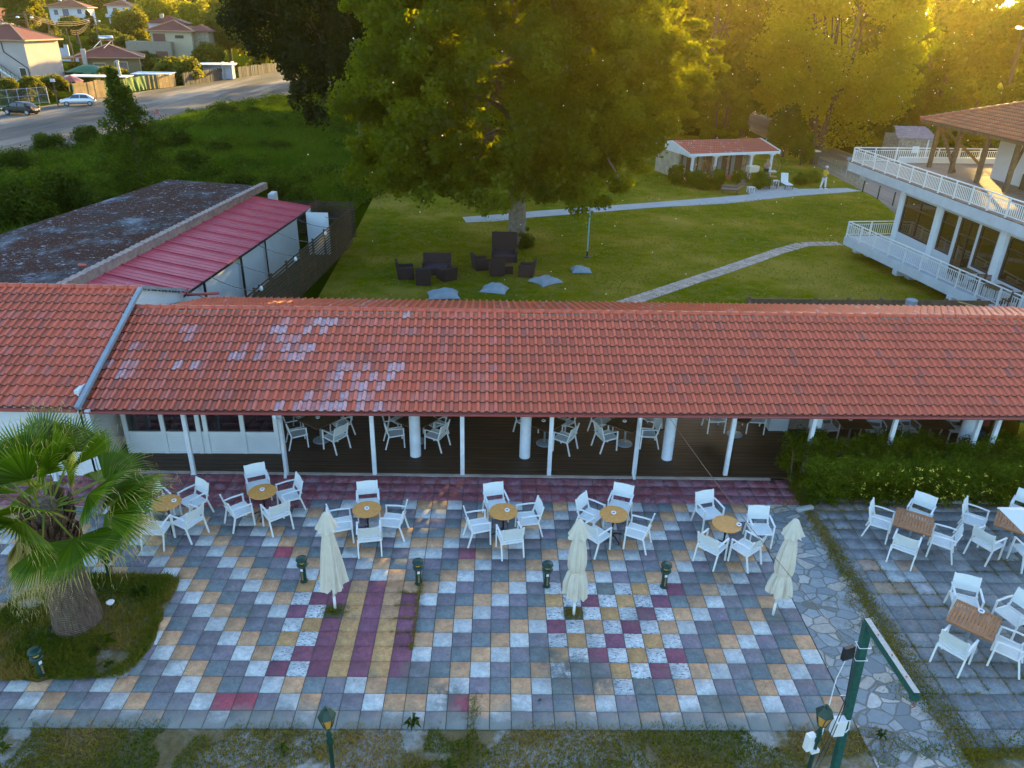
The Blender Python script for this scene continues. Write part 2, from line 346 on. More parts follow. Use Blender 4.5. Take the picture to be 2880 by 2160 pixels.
VEG = [["far", -90.3, 159.3, 10.6, 3.9, 3.1, "broad olive green tree between the gabled house and the first utility pole"], ["far", -79.9, 132.9, 7.1, 1.6, 1.4, "small tree at the very left edge above the pink house"], ["far", -97.0, 191.2, 7.2, 3.1, 2.2, "round olive tree in front of the white villa with blue shutters"], ["cyp", -96.6, 198.3, 8.0, 1.0, 2.5, "dark pointed cypress in front of the white villa"], ["far", -86.6, 181.0, 5.1, 2.7, 2.1, "dark tree behind the garden wall right of the cypress"], ["far", -79.4, 173.0, 4.9, 2.4, 1.8, "scrubby tree left of the twin street lamp pole"], ["far", -74.7, 167.2, 4.8, 1.8, 1.4, "scrubby tree right of the twin street lamp pole"], ["far", -89.8, 167.4, 4.5, 2.2, 1.8, "low dark tree behind the second utility pole"], ["far", -109.6, 202.2, 6.2, 2.3, 1.9, "shrubby tree on the slope below the white villa"], ["bright", -87.8, 219.9, 9.6, 8.3, 5.8, "very large bright green tree behind the stone villa"], ["far", -88.0, 201.9, 6.7, 4.2, 4.7, "dark left flank tree beside the blue grey villa"], ["bright", -71.2, 202.7, 9.4, 5.4, 5.1, "bright tree right of the stone villa roof"], ["far", -55.1, 173.8, 8.1, 5.3, 5.1, "tall dark tree at the right of the stone villa"], ["far", -46.4, 167.7, 7.4, 5.1, 5.9, "dark tree seen through the hanging branches"], ["far", -53.3, 154.9, 3.5, 2.8, 2.0, "shrubby tree between the villa and the pale blue hut"], ["far", -64.5, 152.6, 2.7, 2.4, 1.3, "trimmed dark green tree left of the stone terrace wall"], ["far", -58.5, 142.8, 1.2, 2.2, 1.4, "yellow green bush below the stone terrace wall"], ["far", -51.2, 132.7, 1.5, 3.9, 2.1, "wide bushy tree overhanging the dark paling fence"], ["far", -58.1, 123.0, 1.8, 2.1, 1.2, "dark bush in front of the low beige house"], ["far", -57.8, 98.7, 2.1, 1.4, 0.9, "leafy bush behind the wire gate"], ["far", -58.6, 95.4, 2.1, 1.3, 1.1, "leafy bush at the left edge behind the notice board"], ["far", -56.8, 103.1, 2.2, 1.4, 0.8, "vine covered bush beside the plank fence"], ["far", -66.1, 128.0, 2.4, 1.1, 0.8, "small shrub by the barbecue chimney"], ["hill", -190.5, 329.4, 11.6, 9.2, 5.5, "dark hillside tree at the top left corner"], ["hill", -182.7, 340.8, 12.6, 9.5, 5.7, "dark hillside tree left of the white villa roof"], ["hill", -175.0, 352.6, 14.4, 9.8, 5.9, "dark hillside tree directly behind the white villa"], ["hill", -151.5, 328.8, 12.5, 7.4, 6.3, "dark hillside tree between the two far villas"], ["hill", -153.3, 363.7, 15.5, 10.1, 6.9, "dark hillside tree behind the blue grey villa"], ["hill", -136.1, 363.6, 16.3, 11.3, 7.3, "dark hillside tree above the very large bright tree"], ["hill", -115.1, 351.7, 15.8, 11.0, 7.9, "dark hillside tree right of the bright crowns"], ["hill", -97.5, 351.1, 15.6, 11.8, 9.8, "dark hillside tree behind the hanging branches"], ["hill", -74.5, 328.3, 15.7, 11.1, 11.1, "dark hillside tree left of the plane tree"], ["bush", -34.7, 59.5, 0.6, 1.2, 0.9, "yellow green bush at the road edge left of the slim poplar"], ["bush", -33.6, 64.0, 0.7, 1.1, 0.9, "bush between the road and the slim poplar"], ["bush", -33.1, 50.7, 0.9, 1.2, 0.9, "bush at the left edge of the meadow"], ["bush", -26.7, 64.1, 1.3, 2.0, 1.0, "dark spreading bush right of the slim poplar"], ["bush", -20.0, 52.8, 1.4, 1.1, 0.9, "round dark bush in the middle of the meadow"], ["bush", -28.7, 88.3, 0.6, 1.4, 0.7, "low bush at the road edge in the middle"], ["bush", -25.5, 88.1, 0.5, 1.0, 0.6, "small low bush at the road edge farther right"], ["bush", -16.0, 63.8, 1.4, 0.9, 0.5, "small bush in the bright grass near the hanging branches"], ["bush", -20.8, 61.6, 1.2, 0.9, 0.6, "grassy bush in the bright part of the meadow"], ["bush", -23.5, 35.2, 1.7, 1.7, 1.4, "big leafy bush at the far left beside the flat roof"], ["bush", -23.1, 38.6, 1.7, 1.6, 1.3, "large green bush behind the left end of the flat roof"], ["bush", -20.1, 28.5, 1.8, 1.0, 0.6, "leafy bush spilling over the left end of the flat roof"], ["bush", -20.4, 37.5, 2.0, 1.1, 1.0, "dark bush at the foot of the slim poplar"], ["bush", -9.9, 39.9, 2.9, 1.2, 1.2, "tall bush just beyond the flat roof corner"], ["bush", -7.6, 37.6, 2.8, 1.0, 1.1, "tall bush between the flat roof and the plane tree"], ["bush", -5.7, 35.2, 2.6, 0.9, 0.9, "ivy like bush behind the dark slatted fence"], ["bush", -13.3, 44.1, 2.2, 1.4, 0.8, "wide bush behind the far edge of the flat roof"], ["bush", -15.0, 40.8, 2.1, 1.5, 0.5, "low bush line behind the middle of the flat roof"]]

# ================================================================ GROUND
def struct(o): o['kind'] = 'structure'; return o
def flat(name, polys, z, mat, cuts=None):
    m = MB()
    for p in polys: m.add([(x, y, z) for x, y in p], [tuple(range(len(p)))])
    return struct(m.build(name, mat))

k = N('ground_soil'); n1 = k.noise(.6, 8, .65); n2 = k.noise(9, 6, .7)
c = k.ramp(n1, [(.35, (.14, .095, .035)), (.50, (.20, .16, .09)), (.57, (.36, .35, .32))])
c = k.mix(k.rng(n2, .4, .7, 0, .5), c, (.07, .05, .025)); M['soil'] = k.pbr(c, .95, k.bump(k.noise(14, 8, .7), .8, .05), 0, 0.)
k = N('lawn_ground'); n1 = k.noise(.16, 5, .6); n2 = k.noise(1.6, 6, .7, dist=.6); n3 = k.noise(18, 5, .8)
c = k.ramp(n1, [(.38, (.105, .150, .001)), (.5, (.19, .19, .002)), (.62, (.40, .30, .05))])
c = k.mix(k.rng(n2, .42, .64, 0, .65), c, (.30, .235, .07)); c = k.mix(k.rng(n3, .35, .7, 0, .6), c, (.035, .055, .001))
c = k.mix(k.rng(k.noise(.9, 6, .8), .66, .74, 0, .5), c, (.26, .22, .13))
M['lawn'] = k.pbr(c, .95, k.bump(k.noise(26, 6, .8), 1., .06), 0, 0.)
k = N('meadow_ground'); n1 = k.noise(.12, 6, .65)
c = k.ramp(n1, [(.35, (.018, .035, .001)), (.6, (.035, .055, .002)), (.75, (.07, .075, .01))]); M['meadow'] = k.pbr(c, .95, k.bump(k.noise(2, 8, .7), 1., .3), 0, 0.)
k = N('road_asphalt'); n1 = k.noise(.25, 7, .6, k.scale((1, .12, 1)), .3); n2 = k.noise(30, 4, .7)
c = k.ramp(n1, [(.35, (.06, .055, .055)), (.5, (.13, .115, .105)), (.62, (.30, .25, .20))]); c = k.mix(k.rng(n2, .3, .7, 0, .35), c, (.05, .048, .048))
M['asphalt'] = k.pbr(c, .9, k.bump(n2, .5, .02), 0, .1)

# ground sheet to the horizon, finer near the scene, rising beyond the road
xs = np.unique(np.concatenate([np.arange(-700, -200, 50), np.arange(-200, 120, 4), np.arange(120, 700, 60)])); ys = np.unique(np.concatenate([np.arange(-60, 320, 4), np.arange(320, 900, 60)]))
X, Y = np.meshgrid(xs, ys); Z = terrain(X, Y) - .03
V = np.stack([X.ravel(), Y.ravel(), Z.ravel()], 1); nx = len(xs); i = np.arange(nx-1); F = []
for j in range(len(ys)-1): F.append(np.stack([j*nx+i, j*nx+i+1, (j+1)*nx+i+1, (j+1)*nx+i], 1))
struct(np_mesh('ground', V, np.concatenate(F), M['meadow'], smooth=True))
flat('grass_verge', [[(-14, -6), (21, -6), (21, .62), (-14, .62)]], .0, M['soil'])
flat('lawn', [[(-3.4, 12.5), (30.5, 12.5), (33.1, 47), (33.3, 50.3), (40, 62), (33, 80), (8, 80), (-5, 62), (-4, 36)]], .0, M['lawn'])
flat('car_park_road', [[(-46, 55), (-42.4, 64.9), (-34.6, 60.9+.5), (-33.1, 60.9), (-33.2, 89.7), (-28.7, 111.7), (-22, 150), (-10, 230), (-30, 230), (-46, 140), (-50.5, 116), (-54.2, 92), (-62, 60), (-66, 40)][0:1] + [(-33, 52), (-33.1, 60.9), (-33.2, 89.7), (-28.7, 111.7), (-22, 150), (-10, 230), (-34, 230), (-45.6, 143), (-50.2, 117), (-53.8, 93), (-60, 66)]], .012, M['asphalt'])
m = MB()
for a, b in (((-33, 52), (-33.1, 60.9)), ((-33.1, 60.9), (-33.2, 89.7)), ((-33.2, 89.7), (-28.7, 111.7)), ((-28.7, 111.7), (-22, 150))): m.beam((*a, .07), (*b, .07), .3, .12)
struct(m.build('kerb', M['concrete']))
flat('asphalt_drive', [[(30.9, 36), (33.2, 47.3), (33.3, 50.2), (33.8, 60.8), (34.6, 69), (34.9, 84), (36, 96), (37, 125), (43, 125), (42, 93), (40.2, 77), (40.5, 66), (44, 55), (43, 36)]], .012, M['asphalt'])

# concrete garden path and the hut forecourt
flat('concrete_path', [[(2.5, 37.5), (4.2, 37.9), (7.0, 39.3), (15.65, 42.9), (20.8, 44.5), (27.5, 47.9), (33.2, 50.1), (32.5, 51.2), (28.3, 50.4), (27.8, 51.6), (26.0, 51.4), (24.2, 50.5), (23.6, 47.9), (21.2, 46.8), (16.0, 44.6), (7.0, 41.0), (4, 39.6), (2.2, 38.9)]], .016, M['concrete'])
# stepping slab path across the lawn
M['paver'] = simple('paver_slab', (.42, .34, .29), .9, .25, 2, .3, 20, dirt=.3)
m = MB(); P0 = [Vector((9.0, 22.0, 0)), Vector((10.55, 23.2, 0)), Vector((17.7, 29.6, 0)), Vector((20.6, 32.3, 0)), Vector((22.6, 33.9, 0)), Vector((25.4, 34.3, 0))]
pts = []; 
for a, b in zip(P0[:-1], P0[1:]):
    n_ = max(1, int((b-a).length/.43)); pts += [a + (b-a)*i/n_ for i in range(n_)]
for a, b in zip(pts[:-1], pts[1:]):
    d = (b-a).normalized(); nrm = Vector((-d.y, d.x, 0)); rz = math.atan2(d.y, d.x)
    for s in (-.21, .21):
        c_ = (a+b)/2 + nrm*s; m.box(c_.x, c_.y, 0, .40, .39, .022 + random.uniform(0, .01), rz + random.uniform(-.02, .02))
struct(m.build('stepping_stone_path', M['paver']))

# ---------------------------------------------------------------- patio of coloured slabs
T = .4
PAL = dict(W=(.60, .61, .59), O=(.62, .36, .20), B=(.20, .23, .235), P=(.24, .215, .235), m=(.25, .085, .125), R=(.43, .09, .12), w=(.68, .70, .69), o=(.60, .34, .14), d=(.20, .21, .19), x=(.10, .09, .06), r=(.30, .085, .10), e=(.26, .12, .14))
SPEC = {}
def put(row, c0, s):
    for i, ch in enumerate(s):
        if ch != '.': SPEC[(c0+i, row)] = ch
put(0, -3, '..dd'); put(0, 8, 'Pd'); put(1, -2, 'RR'); put(1, 9, 'RO'); put(1, 21, 'd'); put(2, 14, 'dBOwd'); SPEC[(0, 0)] = 'd'
put(3, 0, 'mwmomom'); put(4, 0, 'wmmomom'); put(5, 0, 'owmomom'); put(6, 0, 'womomom'); put(7, 0, 'mwxomom'); put(8, 0, 'wmmomom'); put(9, 0, 'owmomo')
put(3, 14, 'wddowm'+'w'); put(4, 14, 'owmwowm'); put(5, 14, 'wowmwow'); put(6, 14, 'mwowmw'); put(7, 14, 'wxwowm'+'w'); put(8, 14, 'owmwowm'); put(9, 14, 'wowdwow'); put(9, 21, 'm')
SPEC[(26, 7)] = 'd'; SPEC[(-2, 12)] = 'R'; SPEC[(9, 12)] = 'R'
def slab(kc, j):
    if (kc, j) in SPEC: return SPEC[(kc, j)]
    if j >= 18 or (j == 17 and kc < -1): return 'r'
    return 'WOBP'[(kc-2+j) % 4] if kc <= 6 else 'WPBO'[(kc-j+1) % 4]
Vs = []; Fs = []; Cc = []; Sp = []; nb = 0
for j in range(0, 21):
    for kc in range(-42, 33 if j >= 18 else 28):
        if j < 8 and kc < -12 and False: continue
        ch = slab(kc, j); cc = np.array(PAL[ch])*(1 + random.uniform(-.13, .13))
        if ch not in 'WwxO' and random.random() < .15: cc = cc*.85 + np.array((.05, .03, .05))
        g = .0045; z = .02 + random.uniform(0, .006); tx, ty = random.uniform(-.003, .003), random.uniform(-.003, .003)
        x0, x1, y0, y1 = kc*T+g, (kc+1)*T-g, j*T+g, (j+1)*T-g
        if kc < -41: pass
        ins = .008
        q = [(x0, y0, 0), (x1, y0, 0), (x1, y1, 0), (x0, y1, 0)]
        t = [(x0+ins, y0+ins, z-tx-ty), (x1-ins, y0+ins, z+tx-ty), (x1-ins, y1-ins, z+tx+ty), (x0+ins, y1-ins, z-tx+ty)]
        Vs += q + t
        for f in ((4, 5, 6, 7), (0, 1, 5, 4), (1, 2, 6, 5), (2, 3, 7, 6), (3, 0, 4, 7)): Fs.append([a+nb for a in f]); Cc.append([*cc, 1]); Sp.append({'w': 1., 'o': .3, 'm': .12, 'W': .10, 'x': 0, 'r': .0}.get(ch, .05) if ch != 'r' else 2.)
        nb += 8
k = N('coloured_slabs'); c = k.attr('slab', 'Color'); sp = k.attr('speck')
n1 = k.noise(5, 7, .65, dist=.4); n2 = k.noise(1.1, 6, .6); n3 = k.noise(38, 5, .75)
c = k.mix(k.rng(n1, .38, .62, 0, .6), c, k.mix(1., c, (.60, .61, .64), 'MULTIPLY'))
stain = k.rng(n2, .55, .70, 0, .45); c = k.mix(stain, c, (.15, .15, .14))
c = k.mix(k.rng(n3, .55, .8, 0, .25), c, (.10, .10, .11))
stx = k.scale((16, 34, 1)); mp = k.n('Mapping'); k.l(k.co, mp.inputs[0]); mp.inputs['Rotation'].default_value = (0, 0, .7); mp.inputs['Scale'].default_value = (9, 30, 1)
crk = k.rng(k.noise(1.4, 6, .7, mp.outputs[0], .8), .53, .60, 0, 1); spf = k.math('MULTIPLY', crk, k.math('MINIMUM', sp, 1.)); spf = k.math('MULTIPLY', spf, k.math('LESS_THAN', sp, 1.5)); c = k.mix(spf, c, (.05, .06, .12))
vr = k.n('TexVoronoi', feature='DISTANCE_TO_EDGE'); wp = k.mix(.12, k.co, k.n('TexNoise').outputs[1]); k.l(wp, vr.inputs[0]); vr.inputs['Scale'].default_value = 2.6
ck = k.math('MULTIPLY', k.rng(vr.outputs[0], .003, .012, .7, 0), k.rng(k.noise(1.3, 3), .62, .66)); c = k.mix(ck, c, (.06, .04, .05))
pk = k.rng(k.noise(3.1, 7, .6, dist=1.2), .50, .56); pk = k.math('MULTIPLY', k.math('MULTIPLY', pk, k.math('GREATER_THAN', sp, 1.5)), .55); c = k.mix(pk, c, (.30, .20, .24))
st2 = k.rng(k.noise(7, 4, .6, None, 2.5), .44, .56, 0, .38); c = k.mix(st2, c, k.mix(1., c, (.52, .54, .58), 'MULTIPLY'))
sx = k.n('SeparateXYZ'); k.l(k.co, sx.inputs[0]); nn_ = k.noise(3.5, 6, .7)
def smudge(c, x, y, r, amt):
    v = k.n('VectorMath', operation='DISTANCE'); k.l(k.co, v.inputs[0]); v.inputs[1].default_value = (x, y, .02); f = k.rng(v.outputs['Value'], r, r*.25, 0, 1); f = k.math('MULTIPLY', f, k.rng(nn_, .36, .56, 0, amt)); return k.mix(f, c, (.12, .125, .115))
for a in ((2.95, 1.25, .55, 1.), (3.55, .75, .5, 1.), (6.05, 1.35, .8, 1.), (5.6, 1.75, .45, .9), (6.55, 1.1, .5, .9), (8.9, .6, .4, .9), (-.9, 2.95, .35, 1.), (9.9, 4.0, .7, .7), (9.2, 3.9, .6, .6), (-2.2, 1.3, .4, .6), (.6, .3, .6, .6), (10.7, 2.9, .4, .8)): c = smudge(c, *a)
eg = k.math('ADD', sx.outputs[1], k.rng(k.noise(1.6, 6, .7), .3, .7, -.28, .28)); c = k.mix(k.math('MULTIPLY', k.rng(eg, .55, .16), k.math('LESS_THAN', sx.outputs[0], 11.3)), c, (.22, .22, .20))
M['slabs'] = k.pbr(c, .78, k.bump(k.math('ADD', n3, k.noise(7, 4, .6, None, 2.5)), .5, .015), 0, .35)
struct(np_mesh('patio', np.array(Vs), np.array(Fs), M['slabs'], attr={'slab': ('FLOAT_COLOR', Cc), 'speck': ('FLOAT', Sp)}))
M['grout'] = simple('grout', (.13, .12, .105), .95, .4, 6, .4, dirt=.4)
flat('patio_bed', [[(-16.9, .0), (11.2, .0), (11.2, 7.2), (13.2, 7.2), (13.2, 8.42), (-16.9, 8.42)]], .006, M['grout'])
m = MB(); m.b2(-7, 12.3, 8.36, 8.48, 0, .035); struct(m.build('deck_kerb', M['paver']))

# ---------------------------------------------------------------- crazy paving and the grey side patio
k = N('crazy_paving'); vr = k.n('TexVoronoi', feature='DISTANCE_TO_EDGE'); nz = k.n('TexNoise'); nz.inputs['Scale'].default_value = 2.2; k.l(k.co, nz.inputs[0]); wv = k.mix(.16, k.co, nz.outputs[1]); sc_ = k.n('Mapping'); k.l(wv, sc_.inputs[0]); sc_.inputs['Scale'].default_value = (3.5, 4.4, 1)
k.l(sc_.outputs[0], vr.inputs[0]); vr.inputs['Scale'].default_value = 1.; v2 = k.n('TexVoronoi'); k.l(sc_.outputs[0], v2.inputs[0]); v2.inputs['Scale'].default_value = 1.
ed = k.rng(vr.outputs[0], .025, .06); c = k.ramp(k.n('TexWhiteNoise').outputs[0] if False else v2.outputs[1], [(0, (.15, .175, .19)), (.35, (.24, .27, .29)), (.6, (.33, .35, .36)), (.8, (.44, .38, .32)), (1, (.60, .60, .59))])
c = k.mix(k.rng(k.noise(9, 6, .75), .35, .7, 0, .45), c, (.12, .135, .14)); c = k.mix(ed, (.15, .15, .135), c)
c = k.mix(k.rng(k.noise(1.3, 5, .6), .58, .7, 0, .6), c, (.17, .16, .13)); M['crazy'] = k.pbr(c, .8, k.bump(ed, .5, .02), 0, .35)
flat('crazy_paving', [[(11.21, 7.18), (11.21, -6), (12.8, -6), (12.95, 2), (13.1, 7.18)]], .019, M['crazy'])
Vs = []; Fs = []; Cc = []; Sp = []; nb = 0
for j in range(-1, 20):
    for i_ in range(0, 22):
        x0, y0 = 12.82 + i_*.455 + (.12 if j % 5 == 0 else 0)*0, .45 + (j-1)*.405
        cc = np.array((.26, .275, .285))*(1 + random.uniform(-.22, .22)); spq = .05
        if (i_, j) in ((1, 12-1), (3, 11)): cc = np.array((.46, .33, .25))
        if (i_, j) in ((2, 11), (3, 10), (2, 10)): cc = np.array((.50, .53, .54))
        if (i_, j) in ((1, 9), (2, 9)): cc = np.array((.44, .32, .22))
        if (i_, j) in ((3, 9),): cc = np.array((.50, .50, .52))
        g = .004 + random.uniform(0, .003); z = .022 + random.uniform(0, .008); tx, ty = random.uniform(-.004, .004), random.uniform(-.004, .004)
        x1, y1 = x0+.455-g, y0+.405-g; x0 += g; y0 += g
        if x0 < 12.6: continue
        Vs += [(x0, y0, 0), (x1, y0, 0), (x1, y1, 0), (x0, y1, 0), (x0+.008, y0+.008, z-tx), (x1-.008, y0+.008, z+tx), (x1-.008, y1-.008, z+ty), (x0+.008, y1-.008, z-ty)]
        for f in ((4, 5, 6, 7), (0, 1, 5, 4), (1, 2, 6, 5), (2, 3, 7, 6), (3, 0, 4, 7)): Fs.append([a+nb for a in f]); Cc.append([*cc, 1]); Sp.append(spq)
        nb += 8
struct(np_mesh('side_patio', np.array(Vs), np.array(Fs), M['slabs'], attr={'slab': ('FLOAT_COLOR', Cc), 'speck': ('FLOAT', Sp)}))
flat('side_patio_bed', [[(12.7, -.4), (23, -.4), (23, 8.6), (12.7, 8.6)]], .007, M['soil'])
m = MB(); m.beam((14.6, 7.35, .05), (22.5, 7.42, .05), .14, .14); struct(m.build('planter_kerb', M['concrete']))

# ---------------------------------------------------------------- grasses (uncountable)
gm = leafmat('grass_blades', (.10, .145, .001), (.20, .20, .002), (.42, .32, .06), .3, (.2, .3, .015))
gm2 = leafmat('dry_grass', (.075, .11, .002), (.19, .15, .008), (.42, .24, .07), .25, (.2, .25, .02))
gm3 = leafmat('meadow_grass', (.020, .048, .0008), (.050, .092, .0015), (.12, .14, .006), .3, (.16, .26, .002))
p = scatter([(-14, -1.6), (12.6, -1.6), (12.6, -.3), (11.3, .2), (11.0, .16), (-14, .28)], 90000, 5)
dn = vnoise(p[:, 0]+40, p[:, 1]+9, .9, 4)*.6+vnoise(p[:, 0]+40, p[:, 1]+9, .35, 5)*.4
edge = np.clip((.14+.1*vnoise(p[:, 0]+20, p[:, 1]*0, .5, 8) - p[:, 1])/.2, 0, 1)
keep = (dn > .36) & (np.random.default_rng(2).random(len(p)) < edge); p = p[keep]; dv = vnoise(p[:, 0]+60, p[:, 1]+30, 1.3, 9)
tag(blades('verge_grass', gm2, np.c_[p, p[:, 0]*0], .06, .02, 3, .7, vv=1.05-dv*1.3), 'patchy dry grass along the near edge of the patio', 'grass', kind='stuff')
bed = [(-9.5, 1.0), (-5.05, 1.05), (-3.27, 1.11), (-2.69, 1.17), (-2.52, 1.7), (-2.5, 2.15), (-2.62, 2.97), (-2.62, 3.64), (-2.7, 3.96), (-2.95, 4.12), (-4.81, 4.15), (-5.53, 3.9), (-5.93, 3.43), (-6.1, 2.78), (-7.5, 2.2), (-9.5, 2.0)]
def blob(poly, c=None, n=60, amp=.06, seed=3):
    g = np.random.default_rng(seed); out = []; P_ = [Vector((*q, 0)) for q in poly]
    for a, b in zip(P_, P_[1:]+P_[:1]):
        k_ = max(1, int((b-a).length/.18))
        for i in range(k_): q = a+(b-a)*i/k_; out.append((q.x+g.normal(0, amp*.5), q.y+g.normal(0, amp*.5)))
    return out
flat('palm_bed', [blob(bed)], .034, M['soil'])
p = scatter(bed, 60000, 6); dn = vnoise(p[:, 0]+20, p[:, 1]+20, .7, 3); p = p[dn > .16]; dv = vnoise(p[:, 0]+60, p[:, 1]+30, .8, 9)
tag(blades('bed_grass', gm2, np.c_[p, p[:, 0]*0+.03], .10, .018, 7, .8, vv=.95-dv*1.2), 'short grass around the foot of the palm', 'grass', kind='stuff')
# weeds in the joints and along the crazy paving
g = np.random.default_rng(11); q = []
for _ in range(12000):
    t = g.random(); y = -.8 + 9*t; x = 12.88 + g.normal(0, .10 + .10*(1-t)); q.append((x + (.25*g.random() if y < .6 else 0), y))
for _ in range(1500): y = g.uniform(-.4, 6.5); q.append((12.6-abs(g.normal(0, .25)), y)) if vnoise(np.array([y*1.0]), np.array([3.]), .5, 2)[0] > .62 else None
for _ in range(16000):
    if g.random() < .5: j = g.integers(0, 19); x = g.uniform(13, 21); y = .45+(j-1)*.405+g.normal(0, .012)
    else: i_ = g.integers(0, 20); x = 12.82+i_*.455+g.normal(0, .012); y = g.uniform(-.2, 7)
    if vnoise(np.array([x]), np.array([y+9]), .8, 6)[0] > .62 + (0 if y < 5 else .08): q.append((x, y))
for _ in range(9000): q.append((g.uniform(12.9, 20), -.1+abs(g.normal(0, .28))*(1 if g.random() < .8 else 2)-.5))
for _ in range(700):
    if g.random() < .6: q.append((2.78+g.normal(0, .018), g.uniform(1.9, 3.9)))
    else: q.append((g.uniform(2.3, 2.9), round(g.uniform(2, 4)/.4)*.4+g.normal(0, .015)))
for _ in range(400): q.append((1.0+g.normal(0, .12), 3.0+g.normal(0, .08)))
for _ in range(400): q.append((6.2+g.normal(0, .12), 3.0+g.normal(0, .08)))
for _ in range(220): q.append((4.1+g.normal(0, .06), g.uniform(-.1, .8)))
q = np.array(q); tag(blades('joint_weeds', gm2, np.c_[q, q[:, 0]*0+.02], .045, .02, 8, .9, vv=.25+.5*vnoise(q[:, 0]+9, q[:, 1]+9, .7, 4)), 'weeds and moss growing in the paving joints', 'weeds', kind='stuff')
p = scatter([(11.4, 6.7), (19.9, 7.15), (21, 7.5), (12.5, 7.4)], 2500, 7); tag(blades('leaf_litter', gm2, np.c_[p, p[:, 0]*0+.03], .03, .03, 8, 2., vv=np.full(len(p), 1.)), 'dry leaf litter at the foot of the hedge', 'leaf litter', kind='stuff')
# lawn tufts
p = scatter([(-3.2, 16.5), (28, 16.5), (33, 50), (40, 62), (33, 72), (8, 72), (-4, 55)], 95000, 12); d_ = vnoise(p[:, 0]+90, p[:, 1]+90, 2.2, 3)*.6+vnoise(p[:, 0]+90, p[:, 1]+90, .8, 5)*.4
ok = (d_ > .30); p = p[ok]; d_ = d_[ok]; pat = ~in_poly(p[:, 0], p[:, 1], [(-2, 36.9), (7.0, 39.3), (33.2, 50.1), (32.5, 51.2), (28, 51), (25, 51), (21.2, 46.8), (-2, 38.4)]); p = p[pat]; d_ = d_[pat]
tag(blades('lawn_grass', gm, np.c_[p, p[:, 0]*0], .07, .06, 13, .9, vv=1.25-d_*1.7), 'short patchy lawn grass behind the long roof', 'grass', kind='stuff')
# meadow
p = scatter([(-43, 40), (-33.5, 61), (-33.5, 89), (-29, 111), (-20, 120), (2, 90), (-5, 40), (-8.7, 35), (-15.5, 35), (-19, 22), (-45, 22)], 150000, 14)
hd = vnoise(p[:, 0]+90, p[:, 1]+90, 3.5, 3); tag(blades('meadow_grass', gm3, np.c_[p, p[:, 0]*0], .5, .09, 15, .45, tris=2, vv=.25+.6*vnoise(p[:, 0]+50, p[:, 1]+90, 6, 8)), 'tall bright green meadow grass between shed and road', 'grass', kind='stuff')


# ================================================================ LONG PAVILION
BA = R(.88); ca, sa = math.cos(BA), math.sin(BA); SL = R(20)
bld = thing('dining_pavilion', 'long open dining pavilion with a red tiled roof running right across the picture', 'pavilion', (-6.4, 8.0, 0), BA)
LEN = 30.0; EZ = 2.17; RZ = EZ + 4.135*math.sin(SL); RY = 4.135*math.cos(SL)
BL = {(a, b): random.uniform(.35, .95) for a, b in BLEACH}
for i in range(260): BL.setdefault((random.randint(0, 45), random.randint(0, 10)), random.uniform(.02, .16))
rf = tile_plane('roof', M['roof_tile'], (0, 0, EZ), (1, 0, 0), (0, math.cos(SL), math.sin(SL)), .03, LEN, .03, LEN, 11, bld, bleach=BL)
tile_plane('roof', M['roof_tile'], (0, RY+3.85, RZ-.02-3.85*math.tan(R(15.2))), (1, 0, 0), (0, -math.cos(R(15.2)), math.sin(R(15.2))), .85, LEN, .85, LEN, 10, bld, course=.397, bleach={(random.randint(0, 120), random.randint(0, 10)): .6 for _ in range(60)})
m = MB(); ridge_cap(m, (0, RY, RZ+.03), (LEN, RY, RZ+.03)); o = m.build('ridge_cap', M['roof_tile'], rf, smooth=True)
# mortar crumbs under the ridge, soffit, boards
m = MB()
for i in range(420): m.box(random.uniform(0, LEN), RY-.10+random.uniform(-.03, .03), RZ-.045, random.uniform(.04, .12), .05, .05, random.random())
m.build('ridge_mortar', M['stone_wall'], rf)['kind'] = 'stuff'
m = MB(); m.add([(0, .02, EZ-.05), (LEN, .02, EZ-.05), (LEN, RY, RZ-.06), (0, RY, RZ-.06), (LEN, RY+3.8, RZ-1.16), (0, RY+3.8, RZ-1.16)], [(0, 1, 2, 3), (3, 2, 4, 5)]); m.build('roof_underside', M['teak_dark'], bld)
m = MB()
def gut(y, z):
    for i in range(9):
        a0 = PI + PI*i/9; a1 = PI + PI*(i+1)/9
        m.add([(0, y+.06*math.cos(a0), z+.06*math.sin(a0)), (LEN, y+.06*math.cos(a0), z+.06*math.sin(a0)), (LEN, y+.06*math.cos(a1), z+.06*math.sin(a1)), (0, y+.06*math.cos(a1), z+.06*math.sin(a1))], [(0, 1, 2, 3)])
gut(-.055, EZ-.01); m.box(LEN/2, -.12, EZ-.015, LEN, .02, .02); m.box(LEN/2, .02, EZ-.07, LEN, .02, .08); m.build('gutter', M['gutter_red'], bld)
m = MB(); m.beam((0, .30, EZ-.14), (LEN, .30, EZ-.14), .10, .14); m.build('front_beam', M['post_white'], bld)
m = MB(); m.beam((0, 7.3, EZ-.10), (LEN, 7.3, EZ-.10), .10, .14); m.build('back_beam', M['post_white'], bld)
def toloc(X, Y): dx, dy = X+6.4, Y-8.0; return dx*ca+dy*sa, -dx*sa+dy*ca
for X in (-6.4, -3.94, -1.38, 1.08, 3.54, 5.99, 8.42, 11.05, 13.3, 15.6, 18.0, 18.55, 21):
    x, y = toloc(X, 8.45); m = MB(); m.box(x, .33, 0, .115, .10, EZ-.16)
    m.box(x, .33, 0, .16, .14, .03); m.box(x, .33, EZ-.26, .15, .13, .05); m.build('post', M['post_white'], bld, bevel=.008)
